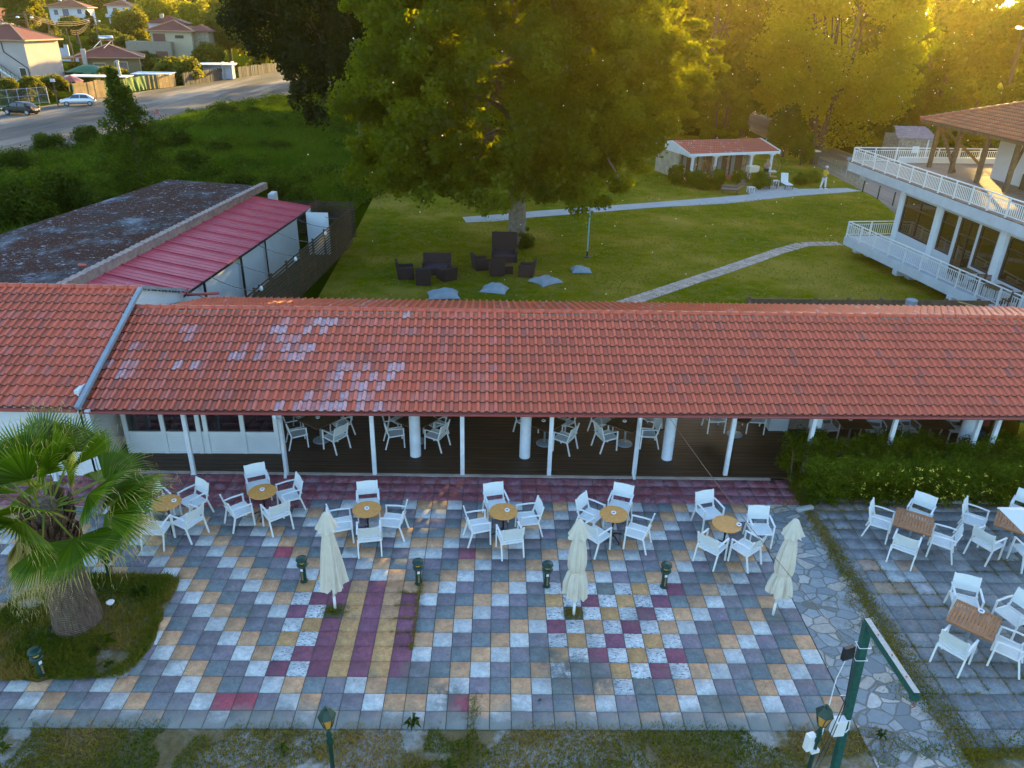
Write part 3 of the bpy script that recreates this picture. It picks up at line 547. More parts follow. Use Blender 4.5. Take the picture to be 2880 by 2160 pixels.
for X in (-1.38, 8.36):
    x, y = toloc(X, 8.2); m = MB(); m.tube([(x-.02, -.07, EZ-.06), (x-.02, -.02, EZ-.22), (x+.02, .22, EZ-.34), (x+.02, .24, .5), (x+.02, .24, .16), (x+.03, .05, .06)], .042, 10); m.build('downpipe', M['post_white'], bld, smooth=True)
for X, r in ((2.12, .16), (5.33, .16), (9.54, .16), (13.75, .18), (18.3, .2), (-8, .16)):
    x, y = toloc(X, 9.47); m = MB(); m.lathe([(r*1.1, 0), (r*1.1, .04), (r, .05), (r, EZ+.25)], x, y, 0, 24); m.build('round_column', M['post_white'], bld, smooth=True)
for X in (-2, 2, 6, 10, 14, 18): x, y = toloc(X, 15.3); m = MB(); m.box(x, y, 0, .14, .14, EZ-.1); m.build('back_post', M['post_white'], bld)
# partition of white panelling with glazed openings
m = MB(); X0, X1, py_ = .25, 4.62, 1.42
m.b2(X0, X1, py_-.03, py_+.03, .08, .70); m.b2(X0, X1, py_-.05, py_+.05, .02, .10); m.b2(X0, X1, py_-.05, py_+.05, .69, .76); m.b2(X0, X1, py_-.05, py_+.05, 1.95, 2.2)
for x in (X0, X0+1.05, 2.30, 2.50, 3.55, X1-.12): m.b2(x, x+.12, py_-.06, py_+.06, .02, 2.1)
for i in range(9): m.b2(X0+.12, X1-.12, py_-.034, py_-.03, .13+i*.062, .185+i*.062)
m.build('partition', M['wall_white'], bld)
m = MB(); m.b2(X0, X1, py_-.004, py_+.004, .75, 1.95); m.build('partition_pane', M['clear_glass'], bld)
m = MB(); m.b2(20.2, 24.6, 3.05, 3.3, 0, 2.4); 
k = N('ledge_stone'); mp = k.n('Mapping'); k.l(k.co, mp.inputs[0]); mp.inputs['Rotation'].default_value = (R(90), 0, 0); br = k.n('TexBrick'); k.l(mp.outputs[0], br.inputs[0]); br.inputs['Color1'].default_value = (.34, .25, .19, 1); br.inputs['Color2'].default_value = (.40, .36, .33, 1); br.inputs['Mortar'].default_value = (.12, .09, .07, 1)
br.inputs['Scale'].default_value = 1.; br.inputs['Brick Width'].default_value = .28; br.inputs['Row Height'].default_value = .055; br.inputs['Mortar Size'].default_value = .006
M['ledge'] = k.pbr(k.mix(k.rng(k.noise(8, 5, .7), .3, .7, 0, .5), br.outputs[0], (.22, .17, .14)), .85, k.bump(br.outputs[1], .6, .02)); m.build('stone_wall', M['ledge'], bld)
m = MB(); m.b2(24.6, 30, 3.3, 3.5, 0, 2.4); m.build('rear_wall', M['ledge'], bld)
m = MB(); m.b2(19.6, 20.2, 2.9, 4.6, 0, 2.5); m.build('plaster_pier', M['wall_white'], bld)

# timber deck under the roof
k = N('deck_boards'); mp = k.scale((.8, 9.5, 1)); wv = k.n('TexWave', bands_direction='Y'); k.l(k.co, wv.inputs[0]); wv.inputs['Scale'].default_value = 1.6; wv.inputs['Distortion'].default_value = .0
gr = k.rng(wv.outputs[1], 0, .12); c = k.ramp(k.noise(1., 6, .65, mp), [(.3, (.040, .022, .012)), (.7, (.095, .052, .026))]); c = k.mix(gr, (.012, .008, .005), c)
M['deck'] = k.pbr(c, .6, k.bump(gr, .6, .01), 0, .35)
m = MB()
for j in range(62): y = 8.5 + j*.128; m.b2(-7.0, 13.6 + .0*j, y, y+.12, .0, .045 + random.uniform(0, .003))
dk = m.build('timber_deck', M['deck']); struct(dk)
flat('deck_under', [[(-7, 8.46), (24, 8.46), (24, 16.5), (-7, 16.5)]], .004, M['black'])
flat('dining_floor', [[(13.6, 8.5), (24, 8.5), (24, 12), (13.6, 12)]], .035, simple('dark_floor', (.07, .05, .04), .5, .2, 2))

# ================================================================ LEFT WING
lw = thing('tiled_wing', 'higher tiled wing at the left edge with a grey flashed verge', 'building', (-6.38, 7.85, 0), 0)
LZ = 2.32; LR = 4.70*math.cos(SL)+.05; LRZ = LZ+4.83*math.sin(SL)
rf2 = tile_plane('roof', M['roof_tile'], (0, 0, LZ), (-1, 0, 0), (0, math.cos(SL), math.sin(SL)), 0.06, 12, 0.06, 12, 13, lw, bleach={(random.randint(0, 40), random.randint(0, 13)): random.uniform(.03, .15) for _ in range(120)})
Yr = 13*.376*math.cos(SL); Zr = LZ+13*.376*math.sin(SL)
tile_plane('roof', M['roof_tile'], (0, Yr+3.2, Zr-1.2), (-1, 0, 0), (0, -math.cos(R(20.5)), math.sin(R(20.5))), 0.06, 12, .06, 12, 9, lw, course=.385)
m = MB(); ridge_cap(m, (.03, Yr, Zr+.03), (-12, Yr, Zr+.03)); m.build('ridge_cap', M['roof_tile'], rf2, smooth=True)
m = MB(); m.beam((.02, -.05, LZ+.02), (.02, Yr, Zr+.06), .12, .10); m.beam((.02, Yr, Zr+.06), (.02, Yr+3.25, Zr-1.16), .12, .10); m.build('verge_flashing', M['grey_flash'], lw)
m = MB(); gx = -.10
for i in range(14):
    z = Zr-.12-.09*(i+1); y0 = Yr-(Zr-.05-z)/math.tan(SL)*.98; y1 = Yr+(Zr-.05-z)/math.tan(R(20.5))*.98
    m.b2(gx-.03, gx+.0, max(y0, -.1), min(y1, Yr+3.1), z, z+.085)
m.build('gable_boards', M['wall_white'], lw)
m = MB(); m.b2(-12, -.14, .35, .45, 0, LZ-.05); m.b2(-.2, -.1, .35, Yr+2.6, 0, Zr-1.35); m.build('wall', M['wall_white'], lw)
m = MB(); m.box(-6, -.06, LZ-.08, 12, .1, .07); m.build('gutter', M['gutter_red'], lw)
m = MB(); m.tube([(.06, Yr+3.1, Zr-1.05), (.1, Yr+3.0, Zr-1.25), (.3, Yr+2.7, Zr-1.12), (1.2, Yr+3.0, Zr-1.15)], .05, 8); m.build('downpipe', M['gutter_red'], lw, smooth=True)
for X in (-6.9, -5.6): m = MB(); m.box(X+6.38-.6, .1, 0, .11, .11, LZ-.1); m.build('post', M['post_white'], lw)
m = MB(); m.tube([(0, 0, 0), (.28, .02, .0)], .06, 10); tag(m.build('clay_pipe', M['roof_tile']), 'short clay pipe lying on the flat roof edge', 'pipe'); bpy.data.objects['clay_pipe'].location = (-10.9, 17.4, 3.12)

# ================================================================ FLAT ROOFED SHED with red awning
k = N('flat_roof'); n1 = k.noise(.55, 8, .72, k.scale((1, .6, 1))); n2 = k.noise(7, 8, .75)
c = k.ramp(n1, [(.34, (.30, .36, .42)), (.44, (.12, .14, .16)), (.55, (.04, .037, .038)), (.68, (.24, .28, .33))]); lit = k.math('MULTIPLY', k.rng(n2, .40, .46), k.rng(k.noise(.4, 6, .7), .36, .52, .25, 1)); c = k.mix(lit, c, k.mix(k.rng(k.noise(18, 3), .45, .55), (.022, .010, .008), (.10, .04, .025))); br_ = k.math('MULTIPLY', k.rng(k.noise(4.2, 6, .75), .60, .64), .8); c = k.mix(br_, c, (.42, .46, .52))
M['flatroof'] = k.pbr(c, .9, k.bump(n2, .8, .03), 0, .04)
shed = thing('flat_roofed_shed', 'low concrete shed whose flat roof is littered with dead leaves', 'shed', (-8.45, 32.7, 0), 0)
A, B_, C_, D_ = Vector((0, 0, 3.0)), Vector((-5.6, 1.2, 3.0)), Vector((-2.2, -19.5, 3.0)), Vector((-8.6, -14.5, 3.0)); E_ = Vector((-9.9, -20.0, 3))
m = MB(); m.prism([(A.x, A.y), (B_.x, B_.y), (D_.x, D_.y), (E_.x, E_.y), (C_.x, C_.y)], 2.82, 3.0); m.build('roof', M['flatroof'], shed)
m = MB(); m.beam((A.x+.02, A.y+.25, 2.98), (C_.x+.02, C_.y, 2.98), .26, .34)
n_ = 52
for i in range(n_): p_ = A.lerp(C_, (i+.5)/n_); m.box(p_.x+.02, p_.y, 3.14, .30, 19.6/n_-.03, .03+random.uniform(0, .012), R(-6.4)*-1)
m.build('parapet', simple('parapet_tiles', (.32, .235, .20), .85, .3, 4, .3, dirt=.4), shed)
m = MB(); m.prism([(-.4, -.6), (-2.5, -19), (-8.5, -19), (-7.9, -14), (-5.4, .4)], 0, 2.84); m.build('wall', M['wall_white'], shed)
m = MB(); m.b2(.25, .55, -.25, .6, 0, 2.6); m.build('end_wall', M['wall_white'], shed)
k = N('red_sheet'); c = k.ramp(k.noise(1.2, 6, .6), [(.3, (.42, .05, .075)), (.7, (.52, .075, .10))]); c = k.mix(k.rng(k.noise(5, 8, .75), .6, .72, 0, .8), c, (.10, .03, .03)); M['red_sheet'] = k.pbr(c, .5, None, 0, .4)
# awning: standing seam sheets sloping down to the right
m = MB(); a0, a1, b1, b0 = Vector((-.28, -1.9, 2.84)), Vector((2.85, -1.5, 2.22)), Vector((1.3, -16.6, 2.22)), Vector((-1.85, -16.4, 2.84))
nr = 13
for i in range(nr):
    p0, p1 = a0.lerp(b0, i/nr), a1.lerp(b1, i/nr); q0, q1 = a0.lerp(b0, (i+1)/nr), a1.lerp(b1, (i+1)/nr)
    for s in range(7):
        f0, f1 = s/7, (s+1)/7
        u0, u1, v0, v1 = p0.lerp(q0, f0), p1.lerp(q1, f0), p0.lerp(q0, f1), p1.lerp(q1, f1); h0 = .0 if s % 2 else .012; hh = Vector((0, 0, h0))
        m.add([u0+hh, u1+hh, v1+hh, v0+hh], [(0, 1, 2, 3)])
        m.add([v0+hh, v1+hh, v1+Vector((0, 0, .012-h0)), v0+Vector((0, 0, .012-h0))], [(0, 1, 2, 3)])
    m.beam(p0+Vector((0, 0, .035)), p1+Vector((0, 0, .035)), .05, .06)
m.build('awning', M['red_sheet'], shed)
m = MB(); m.beam(a1-Vector((0, 0, .05)), b1-Vector((0, 0, .05)), .05, .08); 
for t in (.02, .42, .60, .83, .97):
    p_ = a1.lerp(b1, t); m.box(p_.x-.05, p_.y, 0, .08 if t in (.6, .83) else .05, .08, 2.2)
m.build('awning_frame', M['black'], shed)
m = MB(); w0_, w1_ = a1.lerp(b1, .02)+Vector((-.3, 0, 0)), b1+Vector((-.3, 0, 0)); m.beam((w0_.x, w0_.y-1.6, 1.1), (w1_.x, w1_.y, 1.1), .04, 2.2); m.build('sheet_wall', M['wall_white'], shed)
m = MB(); m.box(2.95+.5, -2.75, 0, 1.15, .04, 2.25); m.box(2.9, -2.3, 0, .04, .9, 2.25); tag(m.build('leaning_panel', M['wall_white']), 'pale blue-grey panel door standing open at the end of the shed', 'panel'); bpy.data.objects['leaning_panel'].location = (-8.45, 32.7, 0)

# slatted fence
def slat_fence(name, a, b, h, label, lit=0, gap=.135, posts=1.8):
    a = Vector((*a, 0)); b = Vector((*b, 0)); L = (b-a).length; t = thing(name, label, 'fence', a, math.atan2(b.y-a.y, b.x-a.x)); m = MB()
    for i in range(int(h/gap)): m.box(L/2, 0, .06+i*gap, L, .022, .085)
    m.build('slats', M['slat_wood'], t)
    for i in range(int(L/posts)+1): m = MB(); m.box(min(L, i*posts), .05, 0, .08, .08, h+.03); m.build('fence_post', M['slat_wood'], t)
    return t
slat_fence('slat_fence', (-5.02, 16.5), (-3.62, 31.9), 2.05, 'long dark slatted fence running from the roof to the big tree')
slat_fence('slat_fence', (-7.5, 33.5), (-3.65, 33.4), 2.05, 'short dark slatted fence closing the yard behind the red awning')
slat_fence('slat_fence', (-5.9, 31.2), (-5.7, 33.2), 2.25, 'short lattice fence piece catching the sun beside the awning corner')
# festoon wires and bulbs
fx = [.04, .16, .34, .49, .66, .80, .92]
for i, t in enumerate(fx):
    p_ = a1.lerp(b1, t) + Vector((-8.45, 32.7, 0)); yq = p_.y-1.1; xq = -5.02 + (yq-16.5)/15.4*1.4; q_ = Vector((xq, yq, 2.05)); mid = p_.lerp(q_, .5)-Vector((0, 0, .1))
    if q_.y < 16.6: q_.y = 16.6; q_.x = -5.0
    m = MB(); m.tube([p_, p_.lerp(q_, .25)-Vector((0, 0, .075)), mid, p_.lerp(q_, .75)-Vector((0, 0, .075)), q_], .014, 6); tag(m.build('span_wire', M['cable']), ['slack wire across the yard by the white panel door', 'second slack wire from the panel door end of the yard', 'wire crossing the yard third from the far end', 'wire crossing the middle of the yard behind the fence', 'wire crossing just beyond the thick black awning post', 'wire crossing just in front of the thick black awning post', 'wire crossing the yard nearest to the tiled roof'][i], 'wire', 'wires across the shed yard')
for i, (yy) in enumerate((18.6, 22.6, 27.0)):
    x = -5.0+(yy-16.5)/15.4*1.4+.02; t = thing('fence_bulb', ['white bulb fitting on the fence nearest the tiled roof', 'white bulb fitting halfway along the slatted fence', 'white bulb fitting on the fence near the open panel door'][i], 'bulb', (x, yy, 2.02), 0, 'bulb fittings on the slatted fence')
    m = MB(); m.box(0, 0, .0, .08, .08, .08); m.build('bracket', M['black'], t); m = MB(); m.lathe([(.05, -.16), (.075, -.13), (.07, -.04), (.04, .02)], .06, 0, 0, 12); m.build('bulb', M['bulb'], t, smooth=True)

# ================================================================ RESTAURANT BLOCK
RB = R(3.4)
rs = thing('terrace_restaurant', 'white two storey restaurant with railed terraces and large dark framed windows', 'restaurant', (26.11, 30.85, 0), RB)
def railing(pts, z, name='railing', h=.86, posts=1.25, bal=.125, closed=False):
    m = MB()
    for a, b in zip(pts[:-1], pts[1:]):
        a = Vector((*a, z)); b = Vector((*b, z)); L = (b-a).length; d = (b-a)/L; up_ = Vector((0, 0, 1))
        m.tube([a+up_*h, b+up_*h], .032, 8); m.beam(a+up_*.13, b+up_*.13, .035, .03); m.beam(a+up_*(h-.15), b+up_*(h-.15), .035, .03)
        n = max(1, round(L/posts))
        for i in range(n+1): p_ = a+d*L*i/n; m.box(p_.x, p_.y, z, .06, .06, h, math.atan2(d.y, d.x))
        nb = int(L/bal)
        for i in range(nb): p_ = a+d*(i+.5)*L/nb; m.box(p_.x, p_.y, z+.13, .022, .022, h-.28)
    return m.build(name, M['white_metal'], rs)
ZL, ZU = .95, 4.4
low = [(-1.85, 1.55), (-.75, -10), (-.2, -16), (14, -16), (14, 1.9), (1.0, 1.75)]
m = MB(); m.prism(low, ZL-.45, ZL); m.build('lower_slab', M['slab_edge'], rs)
m = MB()
for x, y in ((-1.0, .9), (-.9, -3.2), (-.6, -7.4), (-.3, -11.5)): m.box(x+.5, y, 0, .45, .4, ZL-.45+.0); m.box(x+.2, y, ZL-.75, 1.3, .4, .3)
m.build('slab_corbel', M['slab_edge'], rs)
m = MB(); m.b2(.9, 13, -15, .5, 0, ZL-.46); m.build('basement_wall', M['wall_white'], rs)
railing([(2.4, 1.75), (-1.78, 1.48), (-.68, -10), (-.15, -15.9)], ZL)
# wall with window openings: y runs backwards, distance s = -y
WS = 0.; T0, T1 = .45, 2.75      # sill and head above floor (absolute below)
zs, zt, top = 1.75, 3.70, 3.96
ops = [(.38, 3.2, zs), (3.82, 5.02, zs), (5.24, 6.6, ZL+.02), (6.74, 8.0, zs), (8.68, 12.0, zs), (12.9, 15.4, zs)]
m = MB(); s0 = 0.
for a, b, zb in ops:
    m.b2(0, .25, -a, -s0, ZL, top)
    if zb > ZL+.1: m.b2(0, .25, -b, -a, ZL, zb)
    m.b2(0, .25, -b, -a, zt, top); s0 = b
m.b2(0, .25, -16, -s0, ZL, top); m.b2(0.25, 6, -.25, 0, ZL, top); m.b2(12, 12.25, -16, 0, ZL, top)
m.build('wall', M['pebble'], rs)
for s in (0.17, 3.5, 8.34, 12.45): m = MB(); m.b2(-.06, .02, -s-.2, -s+.2, ZL, top); m.build('pilaster', M['wall_white'], rs)
for i, (a, b, zb) in enumerate(ops):
    dr = zb < zs; m = MB(); f_ = .09
    m.b2(.03, .13, -b, -a, zb, zb+f_); m.b2(.03, .13, -b, -a, zt-f_, zt); m.b2(.03, .13, -a-f_, -a, zb, zt); m.b2(.03, .13, -b, -b+f_, zb, zt)
    if b-a > 1.3: m.b2(.03, .13, -(a+b)/2-.05, -(a+b)/2+.05, zb, zt)
    m.b2(.04, .12, -b, -a, zb+(zt-zb)*.70, zb+(zt-zb)*.70+.07)
    fr = m.build('door' if dr else 'window', M['dark_frame'], rs); m = MB(); m.b2(.075, .085, -b, -a, zb, zt); m.build('pane', M['clear_glass'], fr)
m = MB(); m.b2(.26, 12, -16, -.25, ZL, ZL+.02); m.build('inner_floor', M['teak_dark'], rs)
m = MB(); m.b2(5.8, 6.1, -16, -.3, ZL, top)
for s in (2.2, 6, 10): m.b2(1.6, 2.2, -s-.2, -s+.2, ZL, top)
m.build('inner_wall', M['wall_white'], rs)
up_ = [(-.40, 5.5), (-.38, -16), (15, -16), (15, 5.8)]
m = MB(); m.prism(up_, ZU-.48, ZU); m.build('upper_slab', M['slab_edge'], rs)
m = MB(); m.prism([(-.28, 5.38), (-.26, -15.9), (14.9, -15.9), (14.9, 5.7)], ZU, ZU+.03); m.build('terrace_floor', simple('terrace_tiles', (.24, .18, .13), .95, .2, 1.5, .1, dirt=.3), rs)
m = MB(); 
for i in range(60): y = 5.3-i*.36; m.box(-.33, y, ZU, .12, .33, .03+random.uniform(0, .01), random.uniform(-.05, .05))
m.build('edge_tiles', simple('edge_tiles', (.20, .14, .12), .9, .5, 6, .5, dirt=.5), rs)
m = MB(); m.b2(.3, .9, 4.6, 5.2, 3.5, ZU-.48); m.build('support', M['slab_edge'], rs)
railing([(9.0, 5.55), (-.30, 5.36), (-.28, -15.9)], ZU)
m = MB(); m.b2(2.6, 9.0, 5.3, 5.5, ZU, ZU+.35); m.build('low_wall', M['wall_white'], rs)
# terrace canopy
def rl(X, Y, Z=0): dx, dy = X-26.11, Y-30.85; c, s = math.cos(RB), math.sin(RB); return (dx*c+dy*s, -dx*s+dy*c, Z)
ex, ey, _ = rl(28.7, 35.7); HX, HY = 7.0, 7.0; sl = R(20)
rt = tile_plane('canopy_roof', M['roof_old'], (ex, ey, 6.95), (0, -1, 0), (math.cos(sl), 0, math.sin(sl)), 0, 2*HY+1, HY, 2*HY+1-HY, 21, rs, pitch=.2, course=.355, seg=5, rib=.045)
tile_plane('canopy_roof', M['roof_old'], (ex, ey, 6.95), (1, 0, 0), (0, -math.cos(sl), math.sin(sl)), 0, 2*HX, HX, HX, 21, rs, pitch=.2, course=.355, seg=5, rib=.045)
m = MB(); ridge_cap(m, (ex, ey, 7.0), (ex+HX, ey-HY, 6.99+HX*math.tan(sl)), .12, .4); m.build('hip_cap', M['roof_old'], rt, smooth=True)
m = MB(); m.b2(ex+.02, ex+.12, ey-2*HY-1, ey, 6.80, 6.93); m.b2(ex, ex+2*HX, ey-.12, ey-.02, 6.80, 6.93); m.add([(ex, ey, 6.9), (ex, ey-15, 6.9), (ex+HX, ey-HY-.5, 6.86+2.4)], [(0, 1, 2)]); m.build('fascia', M['wood_post'], rs)
for X, Y in ((29.45, 34.9), (29.7, 33.06), (29.7, 30.5), (29.7, 28.0), (29.7, 25.5), (33.9, 37.0-1.8), (34.3, 33)):
    x, y, _ = rl(X, Y); m = MB(); m.box(x, y, ZU, .19, .19, 2.45); m.build('canopy_post', M['wood_post'], rs)
for (X0, Y0, Z0, X1, Y1, Z1) in ((29.5, 34.7, 6.6, 29.9, 33.0, 4.5), (29.8, 34.9, 6.6, 32.5, 35.0, 4.6), (29.7, 28.2, 4.5, 30.9, 29.3, 6.5), (30, 26.6, 4.45, 30.6, 27.9, 5.2)): m = MB(); m.beam(rl(X0, Y0, Z0), rl(X1, Y1, Z1), .12, .12); m.build('brace', M['wood_post'], rs)
m = MB(); x, y, _ = rl(33.2, 29.5); m.box(x, y, ZU, 3.6, 5.0, 2.3); m.build('terrace_kitchen', M['wall_white'], rs)
m = MB(); x, y, _ = rl(31.3, 28.5); m.box(x, y, ZU+.03, .5, 1.0, .75); tag(m.build('air_conditioner', M['black']), 'dark slatted cooling unit standing on the upper terrace', 'air conditioner'); bpy.data.objects['air_conditioner'].matrix_world = Matrix.Translation((26.11, 30.85, 0)) @ Matrix.Rotation(RB, 4, 'Z')

# terrace tables and chairs on the lower balcony (dark wood)
def wood_table(name, label, loc, rz, mt, s=.84, group=None, slats=True):
    t = thing(name, label, 'table', loc, rz, group); m = MB(); n = 11; h = .74
    m.b2(-s/2, s/2, -s/2, -s/2+.06, h-.035, h); m.b2(-s/2, s/2, s/2-.06, s/2, h-.035, h); m.b2(-s/2, -s/2+.05, -s/2+.06, s/2-.06, h-.035, h); m.b2(s/2-.05, s/2, -s/2+.06, s/2-.06, h-.035, h)
    for i in range(n): x = -s/2+.055+(s-.11)*(i+.5)/n; m.box(x, 0, h-.03, (s-.11)/n-.010, s-.12, .026)
    m.b2(-s/2+.05, s/2-.05, -.05, .05, h-.06, h-.03); m.build('table_top', mt, t)
    m = MB(); m.tube([(0, 0, .03), (0, 0, h-.05)], .032, 10); m.build('pedestal', M['grey_flash'], t, smooth=True)
    m = MB(); m.lathe([(.25, 0), (.25, .015), (.2, .03), (.05, .045)], n=24); m.build('base_plate', M['grey_flash'], t, smooth=True); return t
def side_chair():
    t = thing('wooden_chair', '', 'chair', group='dark wooden chairs on the lower balcony'); m = MB(); m.box(0, 0, .43, .46, .45, .04); m.build('seat', M['teak_dark'], t)
    m = MB(); m.beam((-.2, -.21, .44), (-.2, -.27, .92), .04, .04); m.beam((.2, -.21, .44), (.2, -.27, .92), .04, .04)
    for i in range(7): m.beam((-.2, -.222-.006*i, .54+i*.058), (.2, -.222-.006*i, .54+i*.058), .02, .038)
    m.build('backrest', M['teak_dark'], t)
    for x in (-.2, .2):
        for y in (-.2, .2): m = MB(); m.beam((x, y, 0), (x, y, .43), .04, .04); m.build('leg', M['teak_dark'], t)
    return t
sc = side_chair()
bt = wood_table('wooden_table', 'dark wooden table on the balcony in front of the glazed door', (26.3-.25, 23.7, ZL), R(3), M['teak_dark'], .8, 'dark wooden tables on the lower balcony')
b2_ = copy_tree(bt); b2_.location = (26.3-.1, 21.3, ZL); b2_['label'] = 'dark wooden table on the balcony nearer the red roof'
for i, (x, y, rz, lb) in enumerate(((26.25, 24.6, 180, 'dark wooden chair at the far side of the balcony table by the door'), (26.2, 22.85, 0, 'dark wooden chair on the roof side of the balcony table by the door'), (26.45, 22.2, 180, 'slat backed wooden chair at the far side of the nearer balcony table'), (26.25, 20.4, 0, 'dark wooden chair on the roof side of the nearer balcony table'), (27.0, 19.9, 180, 'dark wooden chair cut by the right picture edge on the balcony'))):
    place(sc, i == 0, (x, y, ZL), R(rz), lb)

# small stone kiosk behind the restaurant
kk = thing('stone_kiosk', 'small stone outbuilding with a grey tiled roof behind the terrace railing', 'outbuilding', (43.2, 64.0, 0), R(0)); m = MB(); m.box(0, 0, 0, 3.2, 3, 2.6); m.build('wall', M['stone_wall'], kk)
tile_plane('roof', simple('grey_roof', (.24, .20, .23), .7, .2, 3, .2), (-1.9, -1.8, 2.5), (1, 0, 0), (0, math.cos(R(22)), math.sin(R(22))), 0, 3.8, .4, 3.4, 6, kk, seg=4)
m = MB(); m.box(.1, -1.53, 1.2, .6, .08, .6); m.build('window', M['post_white'], kk)
m = MB(); m.tube([(1.1, -1.6, 0), (1.1, -1.6, 2.4)], .07, 8); m.build('downpipe', M['post_white'], kk)

# ================================================================ BUNGALOW HUT
hut = thing('porch_bungalow', 'small stone bungalow with a tiled porch roof on white posts across the lawn', 'bungalow', (19.7, 52.2, 0), R(18.2))
m = MB(); m.b2(.25, 6.9, 1.9, 5.4, 0, 2.25); m.build('wall', M['stone_wall'], hut)
bp = simple('beige_plaster', (.36, .32, .24), .9, .2, 2, .3, dirt=.3)
m = MB(); m.b2(.1, .26, 1.7, 5.4, 0, 2.2); m.build('plaster_wall', bp, hut); m = MB(); m.b2(6.9, 7.5, 1.8, 1.95, 0, 2.2); m.build('plaster_wall', bp, hut)
sl = R(11.5)
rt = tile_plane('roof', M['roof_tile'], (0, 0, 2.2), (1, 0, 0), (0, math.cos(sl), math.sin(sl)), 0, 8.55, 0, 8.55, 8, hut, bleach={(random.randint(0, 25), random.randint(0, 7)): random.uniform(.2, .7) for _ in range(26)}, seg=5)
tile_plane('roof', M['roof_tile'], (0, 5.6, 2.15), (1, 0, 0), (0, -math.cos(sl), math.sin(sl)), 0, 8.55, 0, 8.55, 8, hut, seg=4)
m = MB(); m.beam((0, -.06, 2.13), (8.55, -.06, 2.13), .12, .2)
for x in (-.05, 8.6):
    m.beam((x, -.1, 2.12), (x, 2.75, 2.72), .06, .34); m.beam((x, 2.75, 2.72), (x, 5.6, 2.12), .06, .34)
m.add([(-.0, .1, 2.0), (0, 2.75, 2.66), (0, 5.5, 2.0)], [(0, 1, 2)]); m.build('fascia', M['wall_white'], hut)
for x in (.45, 2.6, 6.0, 8.0):
    m = MB(); m.box(x, .12, 0, .17, .17, 2.02); m.box(x, .12, 1.86, .30, .19, .07); m.box(x, .12, 1.93, .55, .19, .09); m.build('porch_post', M['post_white'], hut)
for x0, x1 in ((.5, 1.5), (2.0, 3.4), (3.9, 4.9), (5.2, 6.4)):
    m = MB(); m.b2(x0, x1, 1.83, 1.9, .05, 2.1); fr = m.build('door', M['teak_dark'], hut)
    m = MB()
    for i in range(5): m.tube([(x0+.12+i*.07, 1.80, .1), (x0+.12+i*.07, 1.80, 2.05)], .035, 6)
    m.build('curtain', M['pillow'], fr)
m = MB(); m.b2(.2, 7.0, .2, 1.9, 0, .10); m.build('porch_floor', M['roof_old'], hut)

# ================================================================ FAR HOUSES
def hip_house(name, label, loc, rz, wx, wy, h, pitch=24, wallm=None, roofm=None, over=.6, wins=(), extra=None, cat='house', ridge=None):
    t = thing(name, label, cat, loc, rz); wallm = wallm or M['wall_white']; m = MB(); m.box(0, 0, -2, wx, wy, h+2); m.build('wall', wallm, t)
    ax, ay = wx/2+over, wy/2+over; pr = R(pitch); rise = min(ax, ay)*math.tan(pr); mb = MB()
    if ax > ay: r0, r1 = (-(ax-ay), 0), (ax-ay, 0)
    else: r0, r1 = (0, -(ay-ax)), (0, ay-ax)
    z = h-.05; cs = [(-ax, -ay, z), (ax, -ay, z), (ax, ay, z), (-ax, ay, z), (*r0, z+rise), (*r1, z+rise)]
    fs = [(0, 1, 5, 4), (1, 2, 5), (2, 3, 4, 5), (3, 0, 4)] if ax > ay else [(0, 1, 4), (1, 2, 5, 4), (2, 3, 5), (3, 0, 4, 5)]
    mb.add(cs, fs); mb.add([(x, y, z-.02) for x, y, _ in cs[:4]], [(3, 2, 1, 0)]); 
    rf_ = mb.build('roof', roofm or M['far_roof'], t)
    m = MB()
    for i in range(4): m.beam((*cs[i][:2], z-.03), (*cs[(i+1) % 4][:2], z-.03), .10, .18)
    for i, j in ((0, 4), (1, 5 if ax > ay else 4), (2, 5), (3, 4 if ax > ay else 5), (4, 5)): m.beam(Vector(cs[i])+Vector((0, 0, .05)), Vector(cs[j])+Vector((0, 0, .05)), .22, .12)
    m.build('eaves_trim', simple('eaves_'+name, (.40, .22, .13), .7, .1), t)
    for (face, u, z0, w_, h_, mt, fm) in wins:
        m = MB(); e = .04; g_ = MB()
        if face == 'f': y = -wy/2; m.b2(u-w_/2-.1, u+w_/2+.1, y-e, y, z0-.1, z0+h_+.1); g_.b2(u-w_/2, u+w_/2, y-e-.02, y-e, z0, z0+h_)
        elif face == 'r': x = wx/2; m.b2(x, x+e, u-w_/2-.1, u+w_/2+.1, z0-.1, z0+h_+.1); g_.b2(x+e, x+e+.02, u-w_/2, u+w_/2, z0, z0+h_)
        fr = m.build('window', M[fm], t); g_.build('pane', M[mt], fr)
    return t
k = N('far_roof'); wv = k.n('TexWave', bands_direction='DIAGONAL'); k.l(k.co, wv.inputs[0]); wv.inputs['Scale'].default_value = 1.4
M['far_roof'] = k.pbr(k.mix(.45, k.ramp(k.noise(.8, 6, .7), [(.3, (.17, .035, .022)), (.7, (.24, .055, .035))]), wv.outputs[0], 'MULTIPLY'), .7, k.bump(wv.outputs[1], .5, .05), 0, .3)
M['blue_sh'] = simple('blue_shutter', (.05, .09, .20), .6, .1); M['brown_sh'] = simple('brown_shutter', (.14, .05, .04), .6, .1); M['grey_sh'] = simple('grey_shutter', (.16, .14, .15), .6, .1)
M['pink_wall'] = simple('pale_pink_render', (.40, .34, .32), .9, .08, .5, .1, dirt=.12); M['beige'] = simple('beige_render', (.22, .17, .09), .9, .08, .5, .1); M['cream'] = simple('cream_render', (.40, .35, .25), .9, .06, .5, .1); M['villa_white'] = simple('villa_white', (.44, .47, .54), .9, .05, .5, .05)
M['trim'] = simple('window_trim', (.60, .54, .40), .8, .05)
